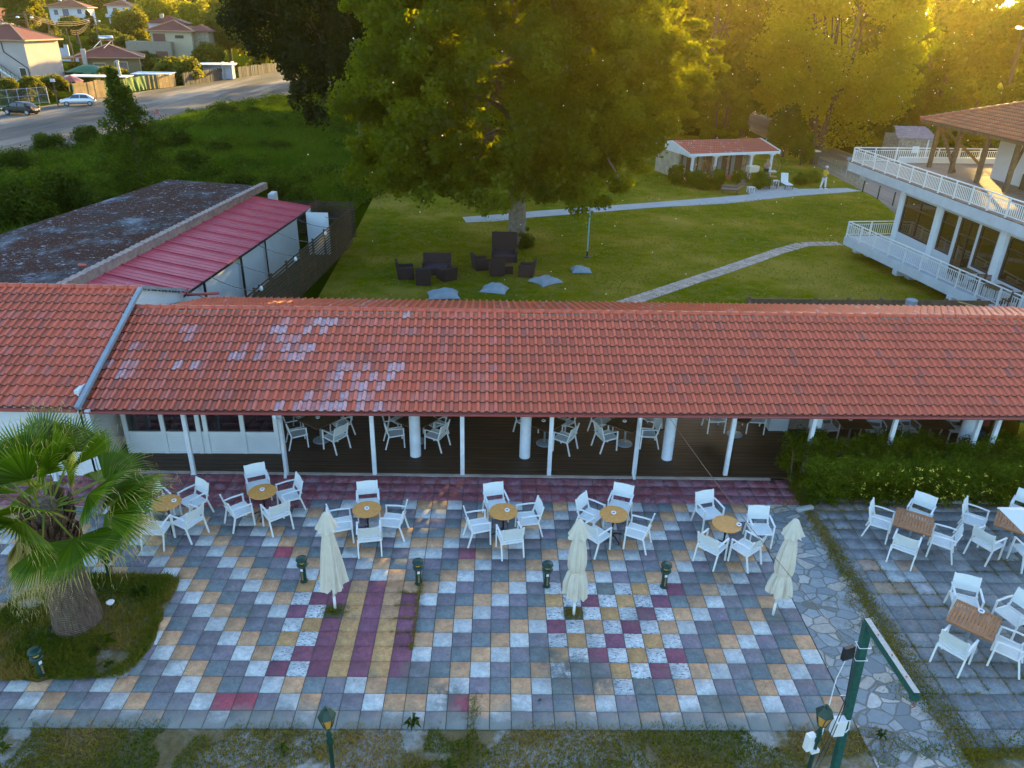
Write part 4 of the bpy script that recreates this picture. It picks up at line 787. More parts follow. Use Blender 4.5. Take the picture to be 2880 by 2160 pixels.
# pink three storey house with outdoor stairs
ha = hip_house('tall_house', 'tall pale pink house with outside stairs behind the parked cars', (-70.3, 118.5, 0), R(-4), 9.4, 8.5, 6.9, 22, M['pink_wall'], wins=[('f', -.9, 1.2, 1.9, 1.5, 'brown_sh', 'trim'), ('f', 3.6, 1.8, .9, 1.2, 'black', 'trim'), ('f', -3.8, 4.3, 1.4, 1.6, 'grey_sh', 'trim')])
m = MB(); m.beam((-4.6, -5.2, 3.6), (.2, -5.2, 3.6), 1.6, .15)
for i in range(16): m.box(.3+i*.28, -5.0, 3.5-i*.21, .3, 1.1, .05)
m.beam((.2, -4.5, 3.4), (4.9, -4.5, 0), .06, .25); m.beam((.2, -5.6, 3.4), (4.9, -5.6, 0), .06, .25); m.build('staircase', M['wall_white'], ha)
m = MB(); m.tube([(-4.6, -5.9, 4.4), (.2, -5.9, 4.4), (4.9, -5.9, .9)], .05, 6)
for i in range(9): x = -4.4+i*.55; m.tube([(x, -5.9, 3.6), (x, -5.9, 4.4)], .03, 6)
for i in range(8): x = .4+i*.56; m.tube([(x, -5.8, 3.4-i*.41), (x, -5.9, 4.3-i*.41)], .03, 6)
m.build('handrail', M['wood_post'], ha)
m = MB(); m.tube([(1.3, -4.33, 6.6), (1.35, -4.33, 5.2), (4.5, -4.33, 3.0), (4.6, -4.33, .3)], .07, 6); m.build('drainpipe', M['dark_frame'], ha)
# beige bungalow with hip roof, solar tank, pergola
hb = hip_house('hip_roof_house', 'low beige house with a broad hipped roof and a solar tank on its ridge', (-63.6, 135.3, .6), R(22), 9.2, 9.0, 3.3, 19, M['beige'], over=.9, wins=[('f', -1.6, .6, 1.7, 1.7, 'grey_sh', 'trim'), ('f', 1.7, .6, 1.9, 1.9, 'grey_sh', 'trim')])
m = MB(); m.tube([(-1.2, -.2, 6.1), (1.0, -.2, 6.1)], .42, 14); t_ = m.build('solar_tank', simple('steel_tank', (.55, .55, .56), .25, .05, metal=.9), hb, smooth=True)
m = MB(); 
for a, b in (((-1, -.2, 5.8), (-1, .2, 4.9)), ((.8, -.2, 5.8), (.8, .2, 4.9)), ((-1, -.3, 5.7), (-2.2, -2.2, 4.6)), ((.7, -.3, 5.7), (-.6, -2.2, 4.6))): m.beam(a, b, .07, .07)
m.build('tank_frame', M['wall_white'], hb)
m = MB(); m.box(-3.7, -5.3, -.5, 1.1, .8, 2.6); m.prism([(-4.0, -5.6), (-3.3, -5.6), (-3.3, -5.0), (-4.0, -5.0)], 2.1, 4.6); m.build('barbecue_chimney', M['concrete'], hb)
m = MB(); m.box(-8.6, -1.5, 2.95, 7.0, 6.5, .22)
for x in (-11.5, -8.5, -5.6): m.box(x, -4.4, -.6, .35, .35, 3.6)
m.b2(-12, -5, -4.9, -4.7, -.6, .6); m.build('side_pergola', M['beige'], hb)
m = MB(); m.b2(4.6, 5.0, -4.3, 4.3, 0, .0); 
# stone and cream villa
hc = hip_house('stone_villa', 'cream villa with a stone terrace wall and stepped red roofs', (-60.7, 159.0, 2.0), R(8), 7.6, 8.0, 5.7, 22, M['cream'], over=.7, wins=[('f', -2.3, 3.2, 2.3, 1.9, 'brown_sh', 'cream'), ('f', 1.5, 4.3, 1.6, .55, 'black', 'cream')])
m = MB(); m.box(5.0, .2, -1, 3.4, 5.5, 6.6); m.build('stone_tower', M['stone_wall'], hc)
m = MB(); m.box(-3.9, -5.0, -1.5, 8.2, 3.2, 5.2); m.build('terrace_wall', M['stone_wall'], hc)
for u in (-5.6, -1.6): m = MB(); m.box(u, -6.62, .4, 2.2, .06, 1.6); m.build('arched_opening', M['brown_sh'], hc)
m = MB(); z = 5.6; m.add([(2.8, -3.2, z), (7.4, -3.2, z), (7.4, 3.6, z), (2.8, 3.6, z), (5.0, .2, z+1.3)], [(0, 1, 4), (1, 2, 4), (2, 3, 4), (3, 0, 4), (3, 2, 1, 0)]); m.build('roof', M['far_roof'], hc)
m = MB(); z = 6.9; m.add([(-5.6, 0, z), (2.5, 0, z), (2.5, 5.5, z), (-5.6, 5.5, z), (-1.5, 2.6, z+1.4)], [(0, 1, 4), (1, 2, 4), (2, 3, 4), (3, 0, 4), (3, 2, 1, 0)]); m.build('roof', M['far_roof'], hc)
m = MB(); m.box(-1.6, 3, 5, 7, 4.6, 1.9); m.build('wall', M['villa_white'], hc); m = MB(); m.box(-2.6, 1.8, 7.4, .7, .5, 1.2); m.build('chimney', M['cream'], hc)
# far villas on the slope
hd_ = hip_house('white_villa', 'white villa with blue shutters and a balcony high on the slope', (-131.3, 260, 5.4), R(10), 10.6, 9, 5.8, 20, M['villa_white'], over=.9, wins=[('f', -3.4, 3.4, 1.2, 1.5, 'blue_sh', 'trim'), ('f', -.6, 3.1, 1.8, 2.1, 'blue_sh', 'trim'), ('f', 3.4, 3.2, 1.2, 2.0, 'blue_sh', 'trim'), ('f', 3.9, .4, 1.4, 1.3, 'blue_sh', 'trim')])
m = MB(); m.box(4.6, -5.2, 2.8, 3.6, 1.8, .2); m.box(4.6, -6.05, 3.0, 3.6, .1, .9); m.build('balcony', M['villa_white'], hd_)
m = MB(); m.box(-3.3, 1, 7.4, .8, .8, 1.6); m.box(-1.8, .5, 7.7, .8, .8, 1.6); m.build('chimney', M['villa_white'], hd_)
he = hip_house('blue_grey_villa', 'tall pale villa with dark red shutters left of the bright tree', (-124.8, 282, 4.8), R(6), 7.6, 9, 7.2, 20, M['villa_white'], over=.7, wins=[('f', -1.3, 4.3, 1.3, 2.1, 'brown_sh', 'trim'), ('f', -.6, .9, 1.1, 1.5, 'brown_sh', 'trim'), ('f', 2.4, 4.4, .5, 1.9, 'brown_sh', 'trim')])
m = MB(); m.box(-1.5, -5.4, 3.5, 5.2, 1.8, .25); m.box(-1.5, -6.2, 3.75, 5.2, .12, .8); m.box(-.9, -5.6, -.6, 6, 2.2, .3); m.build('balcony', M['villa_white'], he)
m = MB(); m.box(.5, 1, 8.6, .8, .8, 1.6); m.build('chimney', M['villa_white'], he)
hf = thing('gabled_house', 'small gabled house with a balcony peeping in at the upper left edge', 'house', (-115.5, 193, 5.0), R(-8)); m = MB(); m.box(0, 0, -1, 6, 6, 4); m.add([(-3, -3.0, 3), (3, -3.0, 3), (0, -3.0, 5.4)], [(0, 1, 2)]); m.build('wall', M['pink_wall'], hf)
m = MB(); m.beam((-3.4, -3.3, 2.9), (0, -3.3, 5.6), .2, .3); m.beam((3.4, -3.3, 2.9), (0, -3.3, 5.6), .2, .3); m.add([(-3.5, -3.4, 2.9), (0, -3.4, 5.7), (0, 3, 5.7), (-3.5, 3, 2.9)], [(0, 1, 2, 3)]); m.add([(3.5, -3.4, 2.9), (0, -3.4, 5.7), (0, 3, 5.7), (3.5, 3, 2.9)], [(3, 2, 1, 0)]); m.build('roof', M['far_roof'], hf)
m = MB(); m.box(2.6, -4.2, -.4, 4.6, 2, .25); m.box(2.6, -5.2, -.2, 4.6, .12, .9); m.build('balcony', M['pink_wall'], hf)
# low white sheds behind the fences
for nm, loc, rz, sx, sy, h, lb in (('white_hut', (-52.3, 125.5, 0), R(10), 4.6, 3.6, 1.9, 'low white hut with a flat sheet roof behind the green screened fence'), ('white_hut', (-47.6, 143.0, .1), R(14), 5.0, 4.2, 2.4, 'pale blue flat roofed hut behind the dark paling fence')):
    t = thing(nm, lb, 'hut', loc, rz); m = MB(); m.box(0, 0, 0, sx, sy, h); m.build('wall', M['villa_white'], t); m = MB(); m.box(0, -.3, h, sx+1.4, sy+1.6, .12); m.build('roof', M['wall_white'], t); m = MB(); m.box(.5, -sy/2-.03, 1.2, .7, .05, .6); m.build('window', M['black'], t)
t = thing('tin_lean_to', 'flat tin lean-to roof with a metal flue behind the tall plank fence', 'lean-to', (-55.0, 112.5, 0), R(8)); m = MB(); m.box(0, 0, 2.25, 8.5, 4, .1); m.build('roof', M['pebble'], t)
m = MB()
for x in (-4, 0, 4): m.box(x, -1.8, 0, .12, .12, 2.25); m.box(x, 1.8, 0, .12, .12, 2.25)
m.build('leg', M['wood_post'], t); m = MB(); m.tube([(2.8, .4, 2.3), (2.7, .4, 4.2)], .16, 10); m.lathe([(.28, 0), (.28, .2), (.05, .35)], 2.7, .4, 4.2, 10); m.build('flue', M['grey_flash'], t)
# fences along the road
def plank_fence(name, a, b, h, mt, label, wv=.35, cat='fence'):
    a = Vector((*a, float(terrain(*a)))); b = Vector((*b, float(terrain(*b)))); L = (b-a).length; t = thing(name, label, cat, a, math.atan2(b.y-a.y, b.x-a.x)); m = MB(); n = int(L/wv)
    for i in range(n): m.box((i+.5)*L/n, random.uniform(-.03, .03), -.1, L/n-.015, .05, h*random.uniform(.93, 1.05), random.uniform(-.03, .03))
    m.build('planks', mt, t); return t
M['plank'] = simple('bare_planks', (.38, .24, .11), .8, .35, .9, .2); M['greennet'] = simple('green_net', (.09, .17, .05), .9, .15, 1.2, .6, 3); M['olivenet'] = simple('brown_net', (.17, .14, .06), .9, .15, 1.2, .6, 3); M['dplank'] = simple('grey_palings', (.055, .048, .055), .9, .3, 2, .3)
plank_fence('plank_fence', (-53.4, 101.2), (-51.9, 107), 2.3, M['plank'], 'tall bare plank fence glowing in the sun beside the silver car', .6)
t = thing('net_fence', 'fence screened with bright green netting along the road', 'fence', (-51.9, 107.1, 0), math.atan2(11, 1.1)); m = MB(); L = 11.0
m.grid(lambda u, v: (u*L, .06*math.sin(u*38)+.10*math.sin(u*61+v*4)*(1-v), .05+v*2.0+.05*math.sin(u*22)), 90, 8); m.build('net', M['greennet'], t, smooth=True); m = MB()
for i in range(6): m.box(i*L/5, .12, 0, .1, .1, 2.1)
m.build('fence_post', M['wood_post'], t)
t = thing('board_fence', 'fence of brown netting and ochre boards at the end of the green screen', 'fence', (-50.8, 118.1, 0), math.atan2(7.0, 1.9)); m = MB(); m.grid(lambda u, v: (u*3.2, .05*math.sin(u*20), .05+v*2.0), 20, 4); m.build('net', M['olivenet'], t, smooth=True)
m = MB(); 
for i in range(5): m.box(3.5+i*.85, 0, 0, .8, .05, 2.05+.05*(i % 2))
m.build('planks', M['plank'], t)
plank_fence('paling_fence', (-48.2, 126.6), (-46.2, 140), 2.1, M['dplank'], 'dark grey paling fence beyond the low white hut', .25)
plank_fence('sheet_fence', (-46.1, 140.2), (-45.3, 145), 3.0, M['villa_white'], 'white sheet fence at the far end of the paling fence', 1.2)
plank_fence('paling_fence', (-45, 146), (-41, 175), 2.0, M['dplank'], 'dark paling fence half hidden behind the hanging branches', .3)
t = thing('wire_gate', 'rusty wire gate between posts behind the dark car', 'gate', (-58.6, 88.2, 0), math.atan2(11, 5)); m = MB()
for z in (.15, 1.1, 2.0): m.tube([(0, 0, z), (9.5, 0, z)], .03, 6)
for i in range(8): m.tube([(i*9.5/7, 0, 0), (i*9.5/7, 0, 2.05)], .045, 6)
for i in range(60): m.tube([(i*9.5/60, 0, .1), (i*9.5/60, 0, 2)], .008, 4)
m.build('wire_panel', M['grey_flash'], t)
t = thing('notice_board', 'tall cream notice board standing by the wire gate', 'board', (-58.2, 86.6, 0), R(20)); m = MB(); m.box(0, 0, .3, 1.1, .12, 1.9); m.build('panel', M['trim'], t); m = MB(); m.box(-.4, .1, 0, .1, .1, 2.3); m.box(.4, .1, 0, .1, .1, 2.3); m.build('leg', M['wood_post'], t)
t = thing('beach_umbrella', 'small pale blue parasol behind the wire gate', 'parasol', (-58.3, 103.4, 0), 0); m = MB(); m.lathe([(1.5, 1.9), (.7, 2.25), (.02, 2.5)], n=8); m.build('canopy', M['villa_white'], t); m = MB(); m.tube([(0, 0, 0), (0, 0, 2.4)], .04, 6); m.build('pole', M['white_metal'], t)
t = thing('beach_umbrella', 'dark red parasol beside the tin lean-to roof', 'parasol', (-56.2, 106.4, 0), 0); m = MB(); m.lathe([(1.7, 2.0), (.8, 2.5), (.02, 2.8)], n=8); m.build('canopy', M['gutter_red'], t); m = MB(); m.tube([(0, 0, 0), (0, 0, 2.7)], .04, 6); m.build('pole', M['white_metal'], t)
t = thing('garden_tent', 'green dome canopy beside the low beige house', 'canopy', (-62.0, 124, 0), 0); m = MB(); m.grid(lambda u, v: ((u-.5)*7, (v-.5)*4, 2.0+1.1*math.sin(u*PI)*math.sin(v*PI)), 16, 8); m.build('canopy', simple('green_tarp', (.02, .14, .07), .6, .1), t, smooth=True); m = MB()
for x in (-3.4, 3.4):
    for y in (-1.9, 1.9): m.box(x, y, 0, .1, .1, 2.1)
m.build('leg', M['wood_post'], t)
t = thing('garden_wall', 'low white garden wall with blue-grey gates behind the utility poles', 'wall', (-84, 150, 1.6), R(12)); m = MB(); m.box(0, 0, 0, 16, .3, .8)
for x in (-7.5, -1.5, 5): m.box(x, 0, 0, .7, .4, 3.2)
m.b2(-7, 5, -.05, .05, .8, 2.6); m.build('masonry', M['villa_white'], t)
# utility poles, wires, lamps
PO = [(-71.2, 125.4, 10.6), (-76.8, 141.9, 9.9), (-84.6, 157.5, 7.2), (-76.1, 146.5, 7.9), (-68.5, 135.2, 7.9), (-76.4, 158.6, 9.8)]
PL = ['tallest wooden utility pole beside the pink house', 'leaning utility pole between the pink house and the garden wall', 'short thin utility pole at the left end of the garden wall', 'utility pole rising behind the middle of the garden wall', 'thin pole just left of the solar tank', 'pole with twin street lamps behind the low beige house']
for i, ((x, y, z), lb) in enumerate(zip(PO, PL)):
    gz = float(terrain(x, y)); t = thing('utility_pole', lb, 'utility pole', (x, y, gz), 0, 'utility poles on the slope'); m = MB(); m.tube([(0.6, 0, -.3), (0, 0, z-gz)], [.17, .12], 8); m.build('pole', M['wood_post'], t)
    if i in (0, 5):
        m = MB(); m.beam((-1.0, 0, z-gz-.4), (1.0, 0, z-gz-.4), .1, .1); m.beam((-.8, 0, z-gz-1.6), (.8, 0, z-gz-1.6), .1, .1); m.build('crossarm', M['wood_post'], t)
        m = MB(); 
        for s in (-1.1, 1.1): m.lathe([(.05, -.1), (.28, 0), (.2, .18), (.03, .22)], s, -.2, z-gz-.9, 10)
        m.build('lamp_head', M['bulb'], t)
m = MB()
for (a, b) in ((0, 5), (0, 1), (1, 3), (3, 5)):
    for dz in (-.4, -.7, -1.0):
        A_, B2 = Vector(PO[a])+Vector((.8, 0, dz)), Vector(PO[b])+Vector((-.8, 0, dz)); m.tube([A_.lerp(B2, t)-Vector((0, 0, 2.2*t*(1-t)*1.6)) for t in np.linspace(0, 1, 9)], .035, 4)
for dz in (-.3, -.8, -1.3): m.tube([Vector(PO[0])+Vector((0, 0, dz)), Vector((-100, 150, 9+dz))], .035, 4)
tag(m.build('power_lines', M['wood_post']), 'bundle of sagging power lines strung between the utility poles', 'wires')
t = thing('sign_post', 'thin dark post with a lamp beside the silver car', 'post', (-52.0, 93.9, 0), 0); m = MB(); m.tube([(0, 0, 0), (0, 0, 3.0)], .07, 8); m.build('pole', M['black'], t); m = MB(); m.box(0, 0, 2.9, .5, .3, .35); m.build('lamp_head', M['villa_white'], t)

# ================================================================ FURNITURE
def sling_chair():
    t = thing('sling_chair', '', 'chair'); W = M['white_metal']; F_ = M['white_fabric']; hw = .255
    for sx in (-1, 1):
        x = sx*(hw+.015)
        m = MB(); m.beam((x, .23, 0), (x, .21, .645), .032, .036); m.build('leg', W, t)
        m = MB(); m.beam((x, -.335, 0), (x, -.215, .45), .032, .036); m.build('leg', W, t)
        m = MB(); m.beam((x, .235, .655), (x, -.08, .668), .045, .026); m.beam((x, -.08, .668), (x, -.27, .655), .045, .026); m.build('armrest', W, t, bevel=.006)
    m = MB()
    for sx in (-1, 1): m.beam((sx*hw, .24, .43), (sx*hw, -.22, .405), .03, .04)
    m.beam((-hw, .235, .425), (hw, .235, .425), .03, .03); m.beam((-hw, -.22, .40), (hw, -.22, .40), .028, .04); m.build('seat_frame', W, t)
    m = MB()
    for sx in (-1, 1): m.beam((sx*(hw-.005), -.205, .40), (sx*(hw-.005), -.27, .62), .03, .034); m.beam((sx*(hw-.005), -.27, .62), (sx*(hw-.005), -.335, .885), .03, .034)
    m.beam((-hw, -.285, .53), (hw, -.285, .53), .02, .02); m.build('back_frame', W, t)
    m = MB(); m.grid(lambda u, v: ((u-.5)*2*(hw-.012), -.20+v*.43, .418+v*.022-.016*math.sin(u*PI)-.008*math.sin(v*PI)), 8, 6); m.build('seat', F_, t, smooth=True)
    m = MB(); m.grid(lambda u, v: ((u-.5)*2*(hw-.012), -.235-v*.095-.028*math.sin(u*PI)*(.4+.6*v), .545+v*.335), 8, 6); m.build('backrest', F_, t, smooth=True)
    return t
chair0 = sling_chair(); nch = [0]
def put_chair(x, y, tx, ty, label, group, z=.03, dr=0, push=.0):
    rz = math.atan2(ty-y, tx-x) - PI/2 + R(dr) + random.uniform(-.06, .06)
    o = place(chair0, nch[0] == 0, (x, y, z), rz, label); o['group'] = group; nch[0] += 1; return o
RT = []
rt0 = thing('round_table', '', 'table', group='round ochre tables on the coloured slabs'); m = MB(); m.lathe([(.30, .705), (.348, .712), (.352, .725), (.346, .735), (.0, .735)], n=40); m.build('table_top', M['table_round'], rt0, bevel=.003)
m = MB(); m.tube([(0, 0, .06), (0, 0, .40), (0, 0, .44), (0, 0, .71)], [.024, .022, .035, .020], 10); m.build('pedestal', M['cast_iron'], rt0, smooth=True)
for i in range(4):
    a = i*PI/2+.5; m = MB(); m.tube([(0, 0, .12), (.10*math.cos(a), .10*math.sin(a), .11), (.26*math.cos(a), .26*math.sin(a), .045), (.31*math.cos(a), .31*math.sin(a), .0)], [.028, .024, .018, .024], 8); m.build('foot', M['cast_iron'], rt0, smooth=True)
TN = ['behind the palm fronds', 'second from the palm', 'behind the first closed parasol', 'left of the middle parasol', 'behind the middle closed parasol', 'under the slanting wire']
ash0 = thing('ashtray', '', 'ashtray', group='white ashtrays'); m = MB(); m.lathe([(.050, 0), (.056, .006), (.056, .030), (.050, .034), (.036, .032), (.032, .012), (0, .011)], n=24); m.build('rim', M['porcelain'], ash0, smooth=True); m = MB(); m.lathe([(.031, .012), (.031, .018), (0, .019)], n=16); m.build('ash', M['ash'], ash0)
AO = [(.17, .05), (-.02, .06), (0, .0), (.09, .02), (-.005, .02), (.28, -.05)]; na = 0
for i, (x, y) in enumerate(ROUND):
    place(rt0, i == 0, (x, y, .025), random.uniform(0, 1.5), 'round ochre café table ' + TN[i])
    place(ash0, na == 0, (x+AO[i][0], y+AO[i][1], .762), 0, 'white ashtray on the round table ' + TN[i], 1.1); na += 1
def compass(dx, dy):
    a = math.degrees(math.atan2(dy, dx)) % 360
    return ['right', 'back right', 'back', 'back left', 'left', 'front left', 'front', 'front right'][int(((a+22.5) % 360)//45)]
DR = {(5, 11.02): 72, (5, 9.92): 8, (3, 5.2): 8}
for (i, x, y) in RCH:
    tx, ty = ROUND[i]; dx, dy = x-tx, y-ty; L = math.hypot(dx, dy)
    if L < .60: x, y = tx+dx/L*.62, ty+dy/L*.62
    put_chair(x, y, tx, ty, 'white sling armchair, %s of the round table %s' % (compass(dx, dy), TN[i]), 'white sling armchairs around the round tables', dr=DR.get((i, x if (i, x) in DR else round(x, 2)), 0))
TK = ['in front of the hedge', 'under the open parasol', 'nearest the crane post']
tt0 = None
for i, (x, y) in enumerate(TEAK):
    if tt0 is None: tt0 = wood_table('teak_table', 'square teak slatted table ' + TK[i], (x, y, .03), R(-33), M['teak'], .86, 'square teak tables on the side patio'); o = tt0
    else: o = copy_tree(tt0); o.location = (x, y, .03); o.rotation_euler[2] = R((-33, -38, -43)[i]); o['label'] = 'square teak slatted table ' + TK[i]
place(ash0, False, (14.62, 2.32, .772), 0, 'white ashtray on the teak table nearest the crane post', 1.15)
for (i, x, y) in TCH:
    tx, ty = TEAK[i]; dx, dy = x-tx, y-ty; L = math.hypot(dx, dy)
    if L < .66: x, y = tx+dx/L*.68, ty+dy/L*.68
    put_chair(x, y, tx, ty, 'white sling armchair, %s of the teak table %s' % (compass(dx, dy), TK[i]), 'white sling armchairs on the side patio')
DN = ['at the left end of the deck', 'behind the first round column', 'behind the second round column', 'beside the right downpipe', 'left of the stone wall', 'behind the glazed partition', 'behind the left hedge end', 'behind the right hedge end']
dt0 = None
for i, (x, y) in enumerate(DECKT):
    if i == 6 or i == 7: rz = R(0)
    else: rz = R(-38)
    lb = 'dark slatted dining table ' + DN[i]
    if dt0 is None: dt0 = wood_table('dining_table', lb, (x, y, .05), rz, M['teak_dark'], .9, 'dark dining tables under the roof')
    else: o = copy_tree(dt0); o.location = (x, y, .05); o.rotation_euler[2] = rz; o['label'] = lb
    if i in (0, 2, 3, 5, 6): place(ash0, False, (x-.05, y+.05, .792), 0, 'white ashtray on the dark dining table ' + DN[i], 1.15)
for (i, x, y) in DCH:
    tx, ty = DECKT[i]; dx, dy = x-tx, y-ty; L = math.hypot(dx, dy)
    if L < .64: x, y = tx+dx/L*.66, ty+dy/L*.66
    if i >= 6 or i == 4: put_chair(x, y, x+(tx-x)*.2, y-1, 'white sling armchair, %s of the dark table %s' % (compass(dx, dy), DN[i]), 'white sling armchairs under the roof', .05)
    else: put_chair(x, y, tx, ty, 'white sling armchair, %s of the dark table %s' % (compass(dx, dy), DN[i]), 'white sling armchairs under the roof', .05)

# closed parasols
def parasol(name, label, x, y, tie=None, seed=1, lean=(0, 0), H=2.56, bot=.68):
    t = thing(name, label, 'parasol', (x, y, .02), 0, 'closed cream parasols'); t.rotation_euler = (lean[0], lean[1], random.random())
    m = MB(); m.tube([(0, 0, 0), (0, 0, H-.1)], .024, 12); m.tube([(0, 0, 0), (0, 0, .35)], .030, 12); m.build('pole', M['white_metal'], t, smooth=True)
    g = random.Random(seed); ph = [g.random()*6.28 for _ in range(6)]
    def r(a, z):
        s = (H-.42-z)/(H-.42-bot); s = max(0, min(1, s)); base = .085 + .17*s**.8
        if tie:
            d = abs(z-tie); q_ = max(0, min(1, (H-.42-z)/(H-.42-tie))); base = (.095+.085*math.sin(min(1, q_*1.1)*PI*.62)) if z > tie else .155+.075*min(1, (tie-z)/.35); base *= 1-.16*math.exp(-(d/.05)**2)
        f = .48*(.15+s)**.5*(.6*abs(math.sin(4*a+ph[0]+.8*s))**.6 - .35 + .30*math.sin(5*a+ph[1]-1.5*s) + .22*math.sin(13*a+ph[2]+s*2))
        return base*(1+f)
    m = MB(); m.grid(lambda u, v: (lambda a, z: (r(a, z)*math.cos(a), r(a, z)*math.sin(a), z + .045*math.sin(8*a+ph[3])*(v < .04)))(u*2*PI, bot+v*(H-.12-bot)), 96, 26); m.build('canopy', M['canvas'], t, smooth=True)
    def rc(a, v):
        base = .215*(1-v)**.62 + .0 if v < .96 else .05*(1-v)*10*.1
        return (.105*math.sqrt(max(0, 1-max(0, (v-.5)/.5)**2.2)) + .105*max(0, 1-v*1.35)**1.1)*(1+.16*(1-v)**2*math.sin(8*a+ph[4])+.07*(1-v)*math.sin(3*a+ph[5]))
    m = MB(); m.grid(lambda u, v: (rc(u*2*PI, v)*math.cos(u*2*PI), rc(u*2*PI, v)*math.sin(u*2*PI), H-.40+.40*v+.022*math.sin(8*u*2*PI+ph[4]+1.5)*(1-v)), 72, 14); m.build('vent_cap', M['canvas'], t, smooth=True)
    if tie: m = MB(); m.lathe([(.155, tie-.02), (.16, tie), (.155, tie+.02)], n=20); m.build('strap', M['canvas'], t)
    return t
parasol('closed_parasol', 'full cream parasol folded without a strap, leftmost of the three', *UMB[0], None, 3)
parasol('closed_parasol', 'slim folded cream parasol between the middle bollards', *UMB[1], 1.25, 5, bot=.62, lean=(0, R(-1)))
parasol('closed_parasol', 'folded cream parasol tied low with a strap beside the crazy paving', *UMB[2], 1.15, 9, bot=.66, lean=(0, R(1)))
t = thing('open_parasol', 'open pale parasol whose corner reaches in at the right edge', 'parasol', (17.1, 2.45, .02), 0); m = MB(); s = 1.56
m.add([(-s, s, 2.2), (-s, -s, 2.2), (s, -s, 2.2), (s, s, 2.2), (0, 0, 2.85)], [(0, 4, 1), (1, 4, 2), (2, 4, 3), (3, 4, 0)]); o = m.build('canopy', M['wall_white'], t); sd_ = o.modifiers.new('s', 'SOLIDIFY'); sd_.thickness = .006
m = MB(); m.tube([(0, 0, 0), (0, 0, 2.85)], .03, 10); m.build('pole', M['white_metal'], t); m = MB()
for a in ((-s, s), (-s, -s), (s, -s), (s, s)): m.beam((0, 0, 2.82), (*a, 2.18), .02, .02)
m.build('ribs', M['white_metal'], t); m = MB(); m.box(0, 0, 0, .6, .6, .08); m.build('base', M['concrete'], t)

# bollard lights
b0 = thing('bollard_light', '', 'bollard light', group='low green bollard lights'); m = MB(); m.lathe([(.085, 0), (.085, .03), (.068, .04), (.066, .44), (.05, .46), (.05, .60)], n=20); m.build('post', M['green_metal'], b0, smooth=False)
m = MB(); m.lathe([(.05, .435), (.115, .45), (.125, .475), (.118, .50), (.06, .515)], n=24); m.build('lower_ring', M['green_metal'], b0, smooth=True)
m = MB(); m.lathe([(.058, .512), (.058, .60)], n=16); m.build('lens', M['amber_glass'], b0)
m = MB(); m.lathe([(.06, .585), (.122, .60), (.13, .62), (.115, .655), (.06, .675), (0, .68)], n=24); m.build('cap', M['green_metal'], b0, smooth=True)
m = MB(); m.box(.0, -.069, .33, .06, .006, .07); m.build('sticker', M['bulb'], b0); m = MB(); m.box(0, -.068, .08, .035, .004, .22); m.build('access_slot', simple('rusty_slot', (.22, .13, .06), .8, .4, 20), b0)
BN = ['leftmost bollard light on the slabs, left of the full parasol', 'bollard light by the mossy joint right of the full parasol', 'bollard light just left of the middle parasol', 'rightmost bollard light, in front of the wired table', 'bollard light at the back edge of the palm bed', 'bollard light in the grass at the lower left of the palm', 'bollard light half hidden behind the palm fronds']
for i, (x, y) in enumerate(BOL): place(b0, i == 0, (x, y, .02), random.uniform(-.3, .3) + (.9 if i > 3 else 0), BN[i])

# street lamps
def street_lamp(label, x, y, H=2.95):
    t = thing('street_lamp', label, 'street lamp', (x, y, 0), .3, 'green lantern street lamps'); G_ = M['green_metal']
    m = MB(); m.lathe([(.11, 0), (.11, .12), (.07, .2), (.05, .5), (.036, .56), (.032, H-.75), (.05, H-.73), (.052, H-.66), (.03, H-.62), (.045, H-.55), (.02, H-.48), (.02, H-.42)], n=14); m.build('pole', G_, t, smooth=True)
    z0 = H-.40; m = MB(); m.lathe([(.02, z0-.03), (.062, z0), (.062, z0+.012)], n=6); m.lathe([(.125, z0+.225), (.135, z0+.235), (.12, z0+.26), (.05, z0+.36), (.03, z0+.37), (.035, z0+.39), (0, z0+.42)], n=6)
    for i in range(6): a = 2*PI*i/6; m.tube([(.062*math.cos(a), .062*math.sin(a), z0), (.122*math.cos(a), .122*math.sin(a), z0+.23)], .007, 6)
    m.build('lantern_frame', G_, t); m = MB(); m.lathe([(.056, z0+.01), (.112, z0+.225)], n=6); m.build('lantern_glass', M['amber_glass'], t); return t
street_lamp('green lantern lamp standing alone at the bottom edge', *LAMP[0])
l2 = street_lamp('green lantern lamp next to the crane post with boxes strapped on', *LAMP[1], 2.95)
t = thing('junction_box', 'white slotted box strapped to the lamp pole beside the crane', 'box', (LAMP[1][0]-.09, LAMP[1][1]+.02, 2.02), .3); m = MB(); m.box(0, 0, 0, .13, .10, .30); m.build('case', M['bulb'], t, bevel=.006); m = MB(); m.box(.07, -.03, -.02, .13, .13, .06); m.build('bracket', M['bulb'], t)
